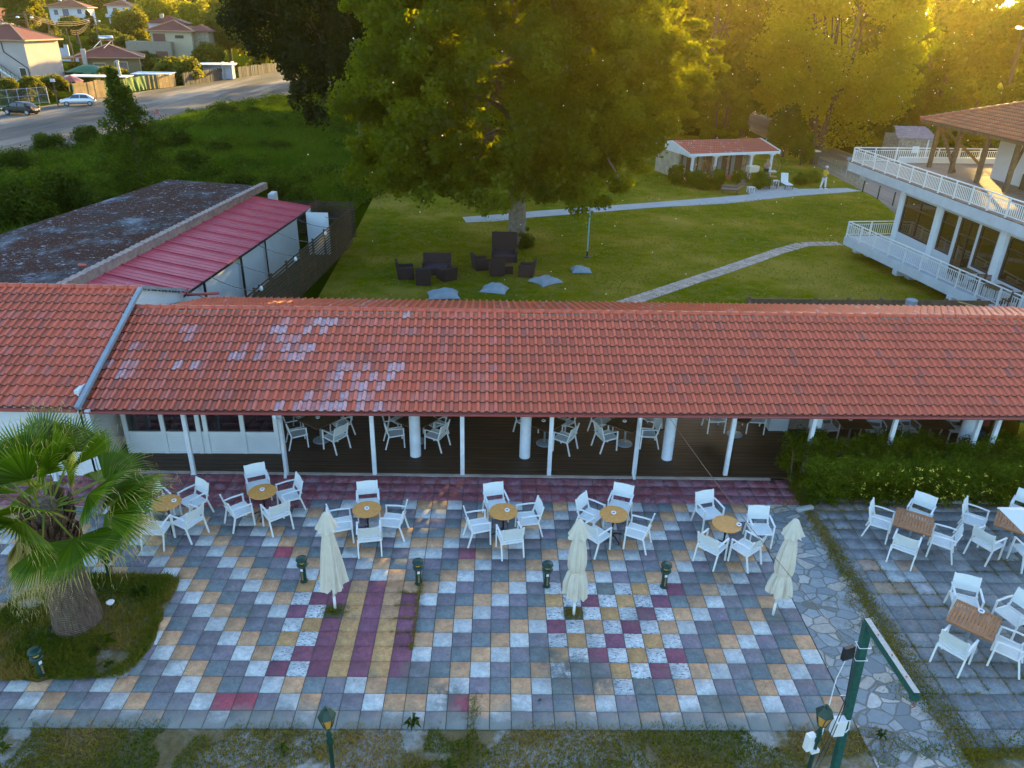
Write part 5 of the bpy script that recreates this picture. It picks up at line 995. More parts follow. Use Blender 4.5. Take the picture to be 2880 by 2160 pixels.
# crane post
t = thing('crane_post', 'worn green steel post with a slanting arm and hook at the lower right', 'post', (10.2, -.85, 0), 0); tp = Vector((0, 0, 3.42)); arm = Vector((.06, -1.38, 3.42))
m = MB(); m.beam((.20, 0, 0), tp+Vector((0, 0, .02)), .115, .115, upv=(0, 1, 0)); m.build('post', M['green_old'], t, bevel=.004)
m = MB(); m.beam(tp+Vector((0, .05, 0)), arm, .085, .12, 0); m.add([(-.043, .05, 3.483), (.043, .05, 3.483), (arm.x+.043, arm.y, 3.483), (arm.x-.043, arm.y, 3.483)], [(0, 1, 2, 3)], 1); m.build('arm', [M['green_old'], M['grey_top']], t)
m = MB(); m.box(arm.x, arm.y+.02, 3.33, .11, .06, .1); m.build('end_plate', M['green_old'], t)
m = MB(); m.tube([(arm.x, arm.y, 3.34), (arm.x, arm.y, 3.26), (arm.x+.03, arm.y, 3.22), (arm.x, arm.y, 3.19), (arm.x-.035, arm.y, 3.22)], .009, 6); m.build('hook', M['gutter_red'], t)
m = MB()
for y in (-.3, -.7, -1.1): m.lathe([(.012, 3.48), (.012, 3.495), (0, 3.497)], arm.x*(-y/1.38), y, 0, 8)
m.build('bolt', M['gutter_red'], t)
m = MB()
for z in (2.72, 2.98): 
    for a, b in (((-.1, -.075), (.09, -.075)), ((.09, -.075), (.09, .075)), ((.09, .075), (-.1, .075)), ((-.1, .075), (-.1, -.075))): m.tube([(a[0]+.04, a[1], z), (b[0]+.04, b[1], z)], .007, 5)
m.tube([(-.05, .07, 1.8), (.12, .07, 1.8)], .006, 5); m.build('clamp', M['bulb'], t)
t2 = thing('floodlight', 'black floodlight clamped to the left side of the green crane post', 'floodlight', (10.02, -.86, 2.70), R(20)); m = MB(); m.box(0, 0, 0, .20, .07, .25); m.build('housing', M['black'], t2, bevel=.008); m = MB(); m.box(0, .04, .02, .17, .008, .2); m.build('glass', M['glass'], t2)
m = MB(); m.tube([(10.03, -.86, 2.76), (9.93, -.9, 2.3), (9.75, -1.2, 1.9), (9.58, -1.5, 1.75)], .007, 6); tag(m.build('white_cable', M['bulb']), 'white cable hanging from the floodlight to the lamp pole', 'cable')
m = MB(); m.tube([(10.12, -.85, 2.9), (10.16, -.93, 1.9), (9.9, -1.2, 1.35), (9.55, -1.6, 1.2), (9.3, -1.95, 1.3)], .008, 6); m.tube([(10.14, -.85, 2.6), (10.19, -.92, 1.7), (9.85, -1.3, 1.0), (9.3, -1.93, 1.1)], .007, 6); tag(m.build('black_cable', M['black']), 'black cables looping from the crane post to the lamp pole', 'cable')
t3 = thing('fuse_box', 'grey-white weatherproof box on the lamp side of the crane post base', 'box', (10.14, -.98, 1.15), .1); m = MB(); m.box(0, 0, 0, .2, .14, .34); m.build('case', M['bulb'], t3, bevel=.01); m = MB(); m.tube([(.1, 0, .28), (.2, .02, .25), (.22, .02, .05), (.16, 0, 0)], .012, 8); m.build('conduit', M['bulb'], t3)
# slanting wire from the eave to the crane post
A_, B2 = Vector((9.14, 8.22, 2.08)), Vector((10.25, -.90, 2.72)); m = MB(); m.tube([A_.lerp(B2, s_)-Vector((0, 0, .32*4*s_*(1-s_)*.5)) for s_ in np.linspace(0, 1, 17)], .0065, 6)
tag(m.build('slanting_wire', simple('rusty_wire', (.12, .07, .04), .5, .3, 3)), 'brownish wire slanting from the eave down to the crane post', 'wire')

# recycling container under the roof end
t = thing('recycling_container', 'yellow and green container under the right end of the roof', 'container', (20.9, 10.4, .03), R(-12)); m = MB(); m.add([(-.5, -.5, 0), (.5, -.5, 0), (.5, .5, 0), (-.5, .5, 0), (-.68, -.68, 1.15), (.68, -.68, 1.15), (.68, .68, 1.15), (-.68, .68, 1.15)], [(0, 3, 2, 1), (0, 1, 5, 4), (1, 2, 6, 5), (2, 3, 7, 6), (3, 0, 4, 7), (4, 5, 6, 7)]); m.build('body', simple('yellow_plastic', (.50, .34, .02), .5, .15, 4, dirt=.4), t, bevel=.02)
m = MB(); m.box(0, 0, 1.15, 1.42, 1.42, .14); m.build('rim', simple('green_plastic', (.03, .12, .05), .5, .1), t, bevel=.03); m = MB(); m.box(0, 0, 1.25, 1.2, 1.2, .06); m.build('lid', M['green_metal'], t)
t = thing('toy_shelf', 'small shelf with red and blue crates beside the round column', 'shelf', (19.5, 10.9, .04), 0); m = MB()
for z in (.05, .5, .95): m.box(0, 0, z, .9, .35, .03)
m.box(-.44, 0, 0, .03, .35, 1.0); m.box(.44, 0, 0, .03, .35, 1.0); m.build('rack', M['teak_dark'], t)
for i, (x, z, c_) in enumerate(((-.2, .08, 'gutter_red'), (.2, .08, 'blue_sh'), (-.15, .53, 'blue_sh'), (.22, .53, 'gutter_red'))): 
    o = MB().box(0, 0, 0, .3, .28, .22).build('crate', M[c_]); o.location = (19.5+x, 10.9, .04+z+.0); tag(o, ['red crate at the left of the bottom shelf', 'blue crate at the right of the bottom shelf', 'blue crate at the left of the upper shelf', 'red crate at the right of the upper shelf'][i], 'crate', 'crates on the small shelf')
# pond liner / low enclosure behind the roof at right
t = thing('low_wooden_enclosure', 'low weathered wooden enclosure covered with dark sheeting behind the ridge', 'enclosure', (0, 0, 0), 0); m = MB()
for a, b in (((15.2, 20.9), (27.0, 21.2)), ((15.2, 20.9), (15.4, 15.5)), ((27.0, 21.2), (27.2, 15.5))): 
    for z in (.25, .6, .95): m.beam((*a, z), (*b, z), .05, .28)
for x in np.arange(15.3, 27.2, 1.45): m.box(x, 20.95+(x-15.2)*.025, 0, .12, .12, 1.15)
m.build('boards', M['wood_post'], t); m = MB(); m.grid(lambda u, v: (15.4+u*11.6, 17.2+v*3.6, .75+.12*math.sin(u*21)+.10*math.sin(v*5+u*9)), 60, 10); m.build('sheeting', M['black'], t, smooth=True)
m = MB(); m.lathe([(.22, .9), (.24, 1.3), (.2, 1.32)], 22.1, 20.5, 0, 14); tag(m.build('metal_drum', M['pillow']), 'grey metal drum standing in the low wooden enclosure', 'drum')
m = MB(); m.beam((24.3, 20.8, 1.15), (26.2, 17.9, 1.2), .14, .03); tag(m.build('loose_plank', M['plank']), 'loose pale plank leaning across the wooden enclosure', 'plank')

# wicker lounge on the lawn
def wick(name, label, cat, x, y, rz, w_, d_, hb, group, arm=.62, seat=.36):
    t = thing(name, label, cat, (x, y, 0), rz, group); m = MB(); m.box(0, 0, .05, w_, d_, seat-.05)
    for i in range(6): m.box(0, -d_/2-.004, .09+i*.045, w_, .012, .02)
    m.build('base', M['wicker'], t, bevel=.02)
    for s in (-1, 1): m = MB(); m.box(s*(w_/2-.06), .02, seat-.02, .12, d_-.04, arm-seat+.02); m.build('armrest', M['wicker'], t, bevel=.02)
    m = MB(); m.beam((0, -d_/2+.07, seat-.05), (0, -d_/2-.08, hb), w_, .10, upv=(1, 0, 0)) if False else m.add([(-w_/2, -d_/2+.14, .1), (w_/2, -d_/2+.14, .1), (w_/2, -d_/2, .1), (-w_/2, -d_/2, .1), (-w_/2, -d_/2+.02, hb), (w_/2, -d_/2+.02, hb), (w_/2, -d_/2-.12, hb-.02), (-w_/2, -d_/2-.12, hb-.02)], [(0, 1, 5, 4), (1, 2, 6, 5), (2, 3, 7, 6), (3, 0, 4, 7), (4, 5, 6, 7), (3, 2, 1, 0)])
    m.build('backrest', M['wicker'], t, bevel=.02); m = MB(); m.box(0, .05, seat, w_-.26, d_-.16, .10); m.build('cushion', M['wicker_cush'], t, bevel=.03); return t
GW = 'dark wicker garden seats on the lawn'
wick('wicker_sofa', 'dark wicker two-seat sofa of the left seating group', 'sofa', 1.45, 27.0, R(180), 1.42, .85, .95, GW)
wick('wicker_armchair', 'dark wicker armchair at the far left, facing right', 'armchair', -.02, 26.2, R(-80), .78, .78, .90, GW)
wick('wicker_armchair', 'dark wicker armchair with its back to the roof, between the left sofa and the pillows', 'armchair', .92, 25.3, R(5), .72, .72, .92, GW)
wick('wicker_armchair', 'dark wicker armchair at the right arm of the left sofa', 'armchair', 2.0, 26.0, R(35), .74, .74, .72, GW)
wick('wicker_daybed', 'high backed dark wicker daybed against the plane tree trunk', 'daybed', 4.85, 29.4, R(180), 1.35, .95, 1.45, GW)
wick('wicker_armchair', 'dark wicker armchair at the left of the high backed daybed', 'armchair', 3.65, 27.8, R(-70), .74, .74, .86, GW)
wick('wicker_armchair', 'dark wicker armchair with its back to the roof in front of the daybed', 'armchair', 4.45, 26.9, R(5), .74, .72, .95, GW)
wick('wicker_armchair', 'dark wicker armchair at the far right, facing left', 'armchair', 5.95, 26.9, R(80), .70, .74, .86, GW)
t = thing('wicker_side_table', 'small dark wicker side table between the armchairs', 'side table', (5.05, 27.3, 0), .1); m = MB(); m.box(0, 0, 0, .42, .42, .40); m.build('body', M['wicker'], t); m = MB(); m.box(0, 0, .405, .46, .46, .02); m.build('table_top', M['teak_dark'], t)
def pillow(label, x, y, rz, a, b, h, seed, pinch=.5, flop=0):
    h *= .62
    t = thing('floor_pillow', label, 'floor pillow', (x, y, 0), rz, 'grey-blue floor pillows on the lawn'); g = random.Random(seed); p_ = [g.random()*6 for _ in range(6)]
    def f(u, v, s):
        X = (u-.5)*2; Y_ = (v-.5)*2; k_ = 1-.16*pinch*(1-abs(X)**2)*abs(Y_)**2; k2 = 1-.22*pinch*(1-abs(Y_)**2)*abs(X)**2
        e = max(0, (1-abs(X)**2.6)*(1-abs(Y_)**2.6))**.42
        z = h*e*(1+.16*math.sin(3*X+p_[0])+.14*math.sin(4*Y_+p_[1])+.10*math.sin(9*X+5*Y_+p_[2])*e+.07*math.sin(13*Y_-7*X+p_[3])+flop*X)
        return (X*a/2*k2, Y_*b/2*k_, (z if s else .0)+.03)
    m = MB(); m.grid(lambda u, v: f(u, v, 1), 26, 20); m.build('cushion', M['pillow'], t, smooth=True)
    m = MB(); m.tube([(a*.28, -b*.3, h*.7), (a*.3, -b*.2, h*.9), (a*.36, -b*.18, h*.8)], .02, 6); m.build('carry_loop', M['pillow'], t); return t
pillow('grey-blue floor pillow cut by the roof ridge, leftmost of the four', 2.0, 23.6, R(8), 1.5, 1.0, .40, 1)
pillow('crumpled grey-blue floor pillow, second from the left', 4.35, 24.5, R(-14), 1.25, .95, .42, 4, .3, .15)
pillow('diamond lying grey-blue floor pillow with pointed corners', 6.85, 25.9, R(38), 1.35, 1.2, .36, 6, 1.1)
pillow('grey-blue floor pillow nearest the thin pole, rightmost', 8.8, 27.8, R(3), 1.05, .78, .36, 9, .4, -.2)
t = thing('lawn_pole', 'thin pale blue pole standing alone on the lawn', 'pole', (9.38, 30.44, 0), 0); m = MB(); m.tube([(0, 0, .3), (0, 0, 2.5)], .033, 10); m.build('pole', simple('blue_pole', (.22, .42, .5), .4, .05), t); m = MB(); m.tube([(0, 0, 0), (0, 0, .32)], .045, 10); m.lathe([(.22, 0), (.2, .03), (.05, .04)], n=14); m.build('base', M['cast_iron'], t)

# forecourt of the bungalow
def lounger(label, x, y, rz, mt, back=55):
    t = thing('sun_lounger', label, 'sun lounger', (x, y, 0), rz, 'sun loungers by the bungalow'); m = MB()
    for s in (-1, 1): m.beam((s*.30, -.1, .32), (s*.30, 1.15, .32), .04, .06)
    for s in (-1, 1): m.box(s*.30, -.05, 0, .05, .05, .32); m.box(s*.30, 1.1, 0, .05, .05, .32)
    m.build('frame', M['wood_post'], t); m = MB(); m.box(0, .55, .34, .58, 1.25, .06); m.build('seat', mt, t, bevel=.02); m = MB(); c_, s_ = math.cos(R(back)), math.sin(R(back)); m.add([(-.29, 0, .36), (.29, 0, .36), (.29, -.75*c_, .36+.75*s_), (-.29, -.75*c_, .36+.75*s_), (-.29, -.05, .33), (.29, -.05, .33), (.29, -.75*c_-.05, .33+.75*s_), (-.29, -.75*c_-.05, .33+.75*s_)], [(0, 1, 2, 3), (7, 6, 5, 4), (0, 4, 5, 1), (1, 5, 6, 2), (2, 6, 7, 3), (3, 7, 4, 0)]); m.build('backrest', mt, t); 
    m = MB(); m.beam((-.2, -.62*c_+.03, .40+.6*s_), (.2, -.62*c_+.03, .40+.6*s_), .18, .06); m.build('headrest', mt, t); return t
br = simple('brown_sling', (.20, .13, .11), .9, .1, 4)
lounger('white sun lounger standing upright at the right of the forecourt', 27.35, 51.2, R(180), M['white_fabric'], 68)
lounger('brown sun lounger with a head cushion beside the white one', 25.95, 51.3, R(190), br, 66)
lounger('brown wooden lounger lying sideways in front of the porch', 22.6, 47.9, R(78), br, 45)
lounger('second brown wooden lounger just behind the sideways one', 22.9, 49.2, R(78), br, 45)
def side_tab(label, x, y): t = thing('white_side_table', label, 'side table', (x, y, 0), .2, 'small white side tables'); m = MB(); m.box(0, 0, .38, .55, .45, .05); m.build('table_top', M['bulb'], t, bevel=.02); m = MB(); [m.box(sx*.22, sy*.17, 0, .05, .05, .38) for sx in (-1, 1) for sy in (-1, 1)]; m.build('leg', M['bulb'], t)
side_tab('small white side table between the brown and white loungers', 26.75, 51.6); side_tab('small white side table behind the sideways loungers', 23.9, 48.7)
def egg(label, x, y):
    t = thing('egg_chair', label, 'hanging chair', (x, y, .1), 0, 'rattan egg chairs'); rm = simple('rattan', (.34, .22, .09), .6, .2, 6); m = MB()
    for i in range(9): a = (i-4)*.28; m.tube([(.42*math.sin(s_*PI)*math.sin(a), .25*math.cos(a)*math.sin(s_*PI)+.1, .35+1.15*s_) for s_ in np.linspace(0, 1, 9)], .012, 5)
    m.tube([(.48*math.cos(q_), -.05, .9+.62*math.sin(q_)) for q_ in np.linspace(0, 2*PI, 20)], .022, 6); m.build('basket', rm, t)
    m = MB(); m.tube([(0, .5, 0), (0, .55, 1.6), (0, .3, 1.95), (0, .05, 1.85), (0, .05, 1.5)], .022, 8); m.lathe([(.45, 0), (.45, .03)], 0, .3, 0, 18); m.build('stand', rm, t); m = MB(); m.box(0, .1, .40, .5, .4, .12); m.build('cushion', M['bulb'], t, bevel=.04)
egg('rattan egg chair on the porch between the first two posts', 21.3, 53.2); egg('rattan egg chair right of the porch behind the brown lounger', 27.6, 54.8)
t = thing('covered_barbecue', 'white covered barbecue box on legs beside the third porch post', 'barbecue', (25.3, 53.3, 0), .3); m = MB(); m.box(0, 0, .75, .95, .6, .5); m.build('cover', M['trim'], t, bevel=.04); m = MB(); [m.box(sx*.4, sy*.22, 0, .05, .05, .75) for sx in (-1, 1) for sy in (-1, 1)]; m.build('leg', M['black'], t)
for i, (x, y, lb) in enumerate(((33.1, 49.8, 'short dark post at the end of the concrete path'), (33.15, 47.3, 'short dark post second from the path end along the drive'), (33.2, 45.0, 'short dark post nearest the white restaurant wall'))):
    t = thing('marker_post', lb, 'post', (x, y, 0), 0, 'dark posts along the drive'); m = MB(); m.tube([(0, 0, 0), (0, 0, .95)], .05, 8); m.build('post', M['black'], t); m = MB(); m.lathe([(.06, .93), (.05, .98), (0, 1.0)], n=10); m.build('cap', M['black'], t)
t = thing('small_sign', 'thin sign post beside the drive right of the walking person', 'sign', (34.1, 55.5, 0), 0); m = MB(); m.tube([(0, 0, 0), (0, 0, 1.7)], .03, 8); m.build('pole', M['grey_flash'], t); m = MB(); m.box(0, 0, 1.55, .3, .04, .22); m.build('panel', M['grey_flash'], t)
t = thing('waste_bin', 'dark wheeled bin with a pale lid under the golden tree', 'bin', (33.9, 62.3, 0), .2); m = MB(); m.add([(-.25, -.25, 0), (.25, -.25, 0), (.25, .25, 0), (-.25, .25, 0), (-.33, -.33, 1.15), (.33, -.33, 1.15), (.33, .33, 1.15), (-.33, .33, 1.15)], [(0, 3, 2, 1), (0, 1, 5, 4), (1, 2, 6, 5), (2, 3, 7, 6), (3, 0, 4, 7), (4, 5, 6, 7)]); m.build('body', M['black'], t); m = MB(); m.box(0, 0, 1.15, .75, .75, .1); m.build('lid', M['trim'], t, bevel=.03)

# ================================================================ PEOPLE
def skin_mesh(name, nodes, edges, mt, parent, sub=2, root=0):
    me = bpy.data.meshes.new(name); me.from_pydata([n[0] for n in nodes], edges, []); me.materials.append(mt)
    o = bpy.data.objects.new(name, me); col.objects.link(o); o.parent = parent
    s = o.modifiers.new('skin', 'SKIN'); s.use_smooth_shade = True
    for i, n in enumerate(nodes):
        q = me.skin_vertices[0].data[i]; r = n[1]; q.radius = r if isinstance(r, tuple) else (r, r); q.use_root = (i == root)
    if sub: u = o.modifiers.new('sub', 'SUBSURF'); u.levels = sub; u.render_levels = sub
    return o
def person(label, loc, rz, lf, rf_, armL, armR, skirt, top_m, bot_m, hair_m, shoe_m, hat=None):
    t = thing('person', label, 'person', loc, rz); Z = .94
    nd = [((0, 0, .95), (.15, .10)), ((0, .01, 1.12), (.125, .085)), ((0, 0, 1.32), (.155, .10)), ((0, 0, 1.43), (.07, .06)), ((0, .01, 1.50), (.048, .048)), ((0, .02, 1.60), (.072, .085)), ((0, .02, 1.68), (.075, .09)), ((0, .01, 1.745), (.045, .055))]
    ed = [(i, i+1) for i in range(7)]
    def chain(st, pts):
        a = st
        for p_, r in pts: nd.append((p_, r)); ed.append((a, len(nd)-1)); a = len(nd)-1
        return a
    for s, ft in ((-1, lf), (1, rf_)):
        chain(0, [((s*.095, ft*.12, .82), .085), ((s*.10, ft*.5, .50), .058), ((s*.10, ft-.02, .10), .038), ((s*.10, ft, .045), .042), ((s*.11, ft+.15, .03), (.042, .025))])
    for s, am in ((-1, armL), (1, armR)):
        a = chain(2, [((s*.19, 0, 1.38), .055), (am[0], .040), (am[1], .027), (am[2], (.035, .018))]); w_ = Vector(am[2]); d = (Vector(am[2])-Vector(am[1])).normalized(); sd2 = d.cross(Vector((0, 1, .3))).normalized()
        for k_ in range(4): b = w_ + sd2*(k_-1.5)*.017; chain(a, [(tuple(b+d*.035), .009), (tuple(b+d*(.07-.006*abs(k_-1.5))+Vector((0, .012, 0))), .008)])
        chain(a, [(tuple(w_-d*.03+sd2*.035), .010), (tuple(w_+sd2*.05+d*.01), .008)])
    skin_mesh('body', nd, ed, M['skin'], t, 1)
    n2 = [((0, .0, .98), (.165, .12)), ((0, .01, 1.12), (.14, .10)), ((0, 0, 1.32), (.172, .118)), ((0, 0, 1.42), (.09, .08))]; e2 = [(0, 1), (1, 2), (2, 3)]
    for s, am in ((-1, armL), (1, armR)): n2.append(((s*.195, 0, 1.385), .066)); e2.append((2, len(n2)-1)); mid = Vector((s*.19, 0, 1.38)).lerp(Vector(am[0]), .75); n2.append((tuple(mid), .055)); e2.append((len(n2)-2, len(n2)-1))
    skin_mesh('shirt', n2, e2, top_m, t, 1)
    if skirt: m = MB(); m.lathe([(.16, 1.02), (.19, .9), (.22, .5), (.27, .12), (.265, .11)], n=24); m.build('long_skirt', bot_m, t, smooth=True)
    else:
        n3 = [((0, 0, .97), (.165, .118))]; e3 = []
        for s, ft in ((-1, lf), (1, rf_)):
            b = 0
            for p_, r in [((s*.10, ft*.12, .82), .105), ((s*.105, ft*.5, .50), .08), ((s*.105, ft-.02, .11), .062)]: n3.append((p_, r)); e3.append((b, len(n3)-1)); b = len(n3)-1
        skin_mesh('trousers', n3, e3, bot_m, t, 1)
    m = MB(); m.grid(lambda u, v: (.088*math.cos(u*2*PI)*math.sin((.08+v*.5)*PI), -.005+.105*math.sin(u*2*PI)*math.sin((.08+v*.5)*PI)-.01, 1.66+.115*math.cos((.05+v*.52)*PI)), 20, 8)
    if skirt: m.lathe([(.08, 1.50), (.085, 1.62), (.05, 1.7)], 0, -.045, 0, 14)
    m.build('hair', hair_m, t, smooth=True); m = MB(); 
    for s in (-1, 1): m.lathe([(.011, -.006), (.011, .006)], s*.03, .105, 1.645, 8)
    m.build('eyes', M['black'], t); m = MB(); m.add([(-.012, .10, 1.60), (.012, .10, 1.60), (0, .13, 1.605), (0, .10, 1.64)], [(0, 1, 2), (0, 2, 3), (2, 1, 3)]); m.box(0, .098, 1.575, .04, .01, .008); m.build('nose', M['skin'], t)
    if hat: m = MB(); m.lathe([(.15, 1.69), (.105, 1.70), (.10, 1.76), (.06, 1.79), (0, 1.80)], 0, .01, 0, 20); m.build('hat', hat, t, smooth=True)
    m = MB()
    for s, ft in ((-1, lf), (1, rf_)): m.box(s*.105, ft+.06, 0, .10, .26, .07)
    m.build('shoe', shoe_m, t, bevel=.02); return t
person('person in a yellow shirt, white trousers and white cap walking along the path', (30.25, 50.6, .02), R(-70), -.14, .16, ((-.25, -.05, 1.12), (-.2, .14, .93), (-.18, .2, .86)), ((.25, .05, 1.14), (.16, .2, 1.25), (.08, .22, 1.32)), False, simple('yellow_shirt', (.60, .42, .02), .8, .05), simple('white_trousers', (.68, .68, .72), .8, .05), simple('grey_hair', (.35, .33, .3), .8, .1), M['bulb'], M['bulb'])
person('person in a long dark dress with hands raised near the mouth by the porch', (26.5, 53.4, .02), R(170), 0.02, 0.0, ((-.23, .06, 1.15), (-.12, .22, 1.30), (-.06, .2, 1.38)), ((.23, .06, 1.15), (.12, .22, 1.30), (.05, .2, 1.38)), True, simple('pale_shawl', (.30, .22, .22), .9, .1), simple('dark_dress', (.02, .02, .025), .9, .1), simple('fair_hair', (.38, .26, .14), .8, .1), M['black'])

# ================================================================ CARS
def car(name, label, loc, rz, paint, L=4.0, W_=1.66, H=1.45):
    t = thing(name, label, 'car', loc, rz); hl = L/2
    prof = [(-hl, .38, .50, .80), (-hl+.08, .25, .85, .93), (-hl+.45, .22, 1.02, .97), (-hl+.75, .2, 1.30, .97), (-hl+1.25, .2, H-.02, .98), (-hl+2.0, .2, H, 1.0), (-hl+2.5, .2, H-.06, 1.0), (-hl+3.15, .2, .97, 1.0), (-hl+3.6, .22, .86, .97), (hl-.12, .26, .70, .9), (hl, .38, .52, .78)]
    m = MB(); n = 14; vs = []
    for x, z0, z1, ws in prof:
        wl = min(z1, .93); 
        for j in range(n):
            a = j/n
            ring = [(-.90, 0), (-1, .25), (-1, .7), (-.96, 1.0)]
            pass
        hw = W_/2*ws; zt = z1; sh = min(.92, zt-.02); cab = zt > 1.0; tw = hw*(.78 if cab else .93)
        ringp = [(-hw*.9, z0), (-hw, z0+.12), (-hw*1.01, (z0+sh)/2), (-hw*.97, sh), (-tw, zt-.06), (-tw*.85, zt-.01), (0, zt+.02), (tw*.85, zt-.01), (tw, zt-.06), (hw*.97, sh), (hw*1.01, (z0+sh)/2), (hw, z0+.12), (hw*.9, z0), (0, z0-.02)]
        vs += [(x, y, z) for y, z in ringp]
    k_ = len(prof); fs = [(i*14+j, i*14+(j+1) % 14, (i+1)*14+(j+1) % 14, (i+1)*14+j) for i in range(k_-1) for j in range(14)]; fs += [tuple(range(13, -1, -1)), tuple(range((k_-1)*14, k_*14))]
    m.add(vs, fs); b = m.build('body', paint, t, smooth=True); b.modifiers.new('s', 'SUBSURF').levels = 1; b.modifiers['s'].render_levels = 1
    for s in (-1, 1):
        y0, y1 = s*W_/2*.975, s*W_/2*.81
        for (xa, xb, xc, xd) in ((-hl+.75, -hl+1.75, -hl+1.68, -hl+1.0), (-hl+1.82, -hl+2.95, -hl+2.48, -hl+1.80)):
            m = MB(); m.add([(xa, y0, .95), (xb, y0, .95), (xc, y1+s*.01, 1.34), (xd, y1+s*.01, 1.34)], [(0, 1, 2, 3)]); m.build('side_window', M['glass'], t)
        m = MB(); m.box(-hl+2.85, s*(W_/2+.06), .93, .16, .16, .11); m.build('mirror', paint, t, bevel=.02)
        for x in (-hl+.72, hl-.78):
            m = MB(); m.lathe([(.20, -.09), (.29, -.10), (.305, -.05), (.305, .05), (.29, .10), (.20, .09)], n=20); w_ = m.build('wheel', M['black'], t, smooth=True); w_.location = (x, s*(W_/2-.09), .305); w_.rotation_euler = (R(90), 0, 0)
            m = MB(); m.lathe([(.19, -.105), (.06, -.115), (0, -.115)], n=14); m.lathe([(0, .115), (.06, .115), (.19, .105)], n=14); q = m.build('rim', M['grey_flash'], w_)
        m = MB(); m.box(hl-.10, s*.60, .58, .16, .32, .14); m.build('headlight', M['bulb'], t, bevel=.03); m = MB(); m.box(-hl+.10, s*.64, .72, .14, .20, .26); m.build('taillight', M['gutter_red'], t, bevel=.03)
    m = MB(); m.add([(-hl+2.55, -.60, 1.37), (-hl+2.55, .60, 1.37), (-hl+3.18, .72, 1.0), (-hl+3.18, -.72, 1.0)], [(0, 1, 2, 3)]); m.build('windscreen', M['glass'], t)
    m = MB(); m.add([(-hl+1.12, -.60, 1.38), (-hl+1.12, .60, 1.38), (-hl+.48, .66, 1.06), (-hl+.48, -.66, 1.06)], [(3, 2, 1, 0)]); m.build('rear_window', M['glass'], t)
    m = MB(); m.box(-hl+.01, 0, .50, .03, .5, .12); m.build('number_plate', M['bulb'], t); return t
pb = N('black_paint').pbr((.008, .008, .011), .35, None, 0, .25); ps = N('silver_paint').pbr((.42, .45, .52), .3, None, .6, .6, Coat_Weight=.6)
car('parked_car', 'small black hatchback parked by the wire gate', (-51.4, 84.7, .02), R(172), pb, 3.95)
car('parked_car', 'silver hatchback parked in front of the plank fence', (-49.9, 95.0, .02), R(-158), ps, 4.15)
t = thing('windblown_bag', 'small red and white plastic bag lying on the wide road', 'bag', (-37.5, 89.0, .02), 0); m = MB(); m.grid(lambda u, v: ((u-.5)*.7, (v-.5)*.5, .45*math.sin(u*PI)*math.sin(v*PI)*(1+.4*math.sin(u*14)*math.sin(v*11))), 12, 12); m.build('bag', M['gutter_red'], t, smooth=True)

# ================================================================ VEGETATION
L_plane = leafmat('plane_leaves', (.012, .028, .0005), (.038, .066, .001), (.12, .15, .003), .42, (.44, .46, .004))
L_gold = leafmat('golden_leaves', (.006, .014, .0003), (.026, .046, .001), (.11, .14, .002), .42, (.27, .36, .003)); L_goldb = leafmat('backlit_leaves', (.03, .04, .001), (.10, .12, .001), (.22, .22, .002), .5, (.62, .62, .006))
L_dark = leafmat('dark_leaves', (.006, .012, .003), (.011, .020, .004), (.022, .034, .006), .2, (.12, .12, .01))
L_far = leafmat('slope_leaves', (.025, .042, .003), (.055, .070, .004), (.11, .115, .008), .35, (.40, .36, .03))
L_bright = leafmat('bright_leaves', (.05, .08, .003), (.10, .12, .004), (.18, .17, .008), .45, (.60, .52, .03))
L_scrub = leafmat('scrub_leaves', (.006, .018, .0005), (.035, .065, .001), (.13, .16, .004), .25, (.15, .24, .003))
L_hill = leafmat('hill_leaves', (.012, .024, .003), (.024, .040, .004), (.045, .06, .006), .2)
L_bush = leafmat('bush_leaves', (.010, .024, .0005), (.030, .052, .001), (.085, .11, .003), .3, (.18, .26, .004))
L_hedge = leafmat('hedge_leaves', (.020, .045, .001), (.055, .095, .002), (.15, .19, .006), .3, (.2, .3, .005))

def branches(m, base, top, r0, targets, g):
    base = Vector(base); top = Vector(top); mid = base.lerp(top, .5)+Vector((g.normal(0, .15), g.normal(0, .15), 0))
    m.tube([base-Vector((0, 0, .2)), base+Vector((0, 0, .25)), base.lerp(top, .3), mid, top], [r0*1.45, r0*1.08, r0*.95, r0*.75, r0*.45], 12)
    for tg in targets:
        tg = Vector(tg); t = g.uniform(.35, .95); s = base.lerp(top, t); q = s.lerp(tg, .5)+Vector((0, 0, (tg-s).length*.12)); rr = r0*g.uniform(.18, .34)
        m.tube([s, q, tg], [rr, rr*.6, rr*.2], 7)

# the big plane tree
g = np.random.default_rng(21); pt = thing('plane_tree', 'huge plane tree with drooping leafy branches in the middle of the lawn', 'tree', (5.6, 32.5, 0)); C = []; Rr = []
cx, cy, cz = -.9, -.2, 9.2
while len(C) < 1150:
    d = g.normal(size=3); d /= np.linalg.norm(d)
    if d[1] > .55 and g.random() < .6: continue
    rr = g.uniform(.42, 1.12)**.6; c = np.array([cx+d[0]*8.6*rr, cy+d[1]*7.6*rr, cz+d[2]*8.2*rr])
    z = c[2]
    lim_r = np.interp(z, [1.5, 3, 4.2, 6, 8.5, 10.5, 13, 18], [1.5, 3.6, 4.6, 6.1, 7.9, 8.6, 7.4, 4]); lim_l = np.interp(z, [1.5, 3, 5, 8, 12, 18], [-4.0, -7.6, -8.6, -8.6, -7.8, -5])
    if c[0] > lim_r+(.55 if z > 5.5 else .15)*g.normal() or c[0] < lim_l+.5*g.normal(): continue
    if z < (4.1 if c[1] > -3.5 else 3.7): continue
    C.append(c); Rr.append(np.array([g.uniform(.8, 1.5), 1, g.uniform(.55, 1.1)])*g.uniform(.38, .85))
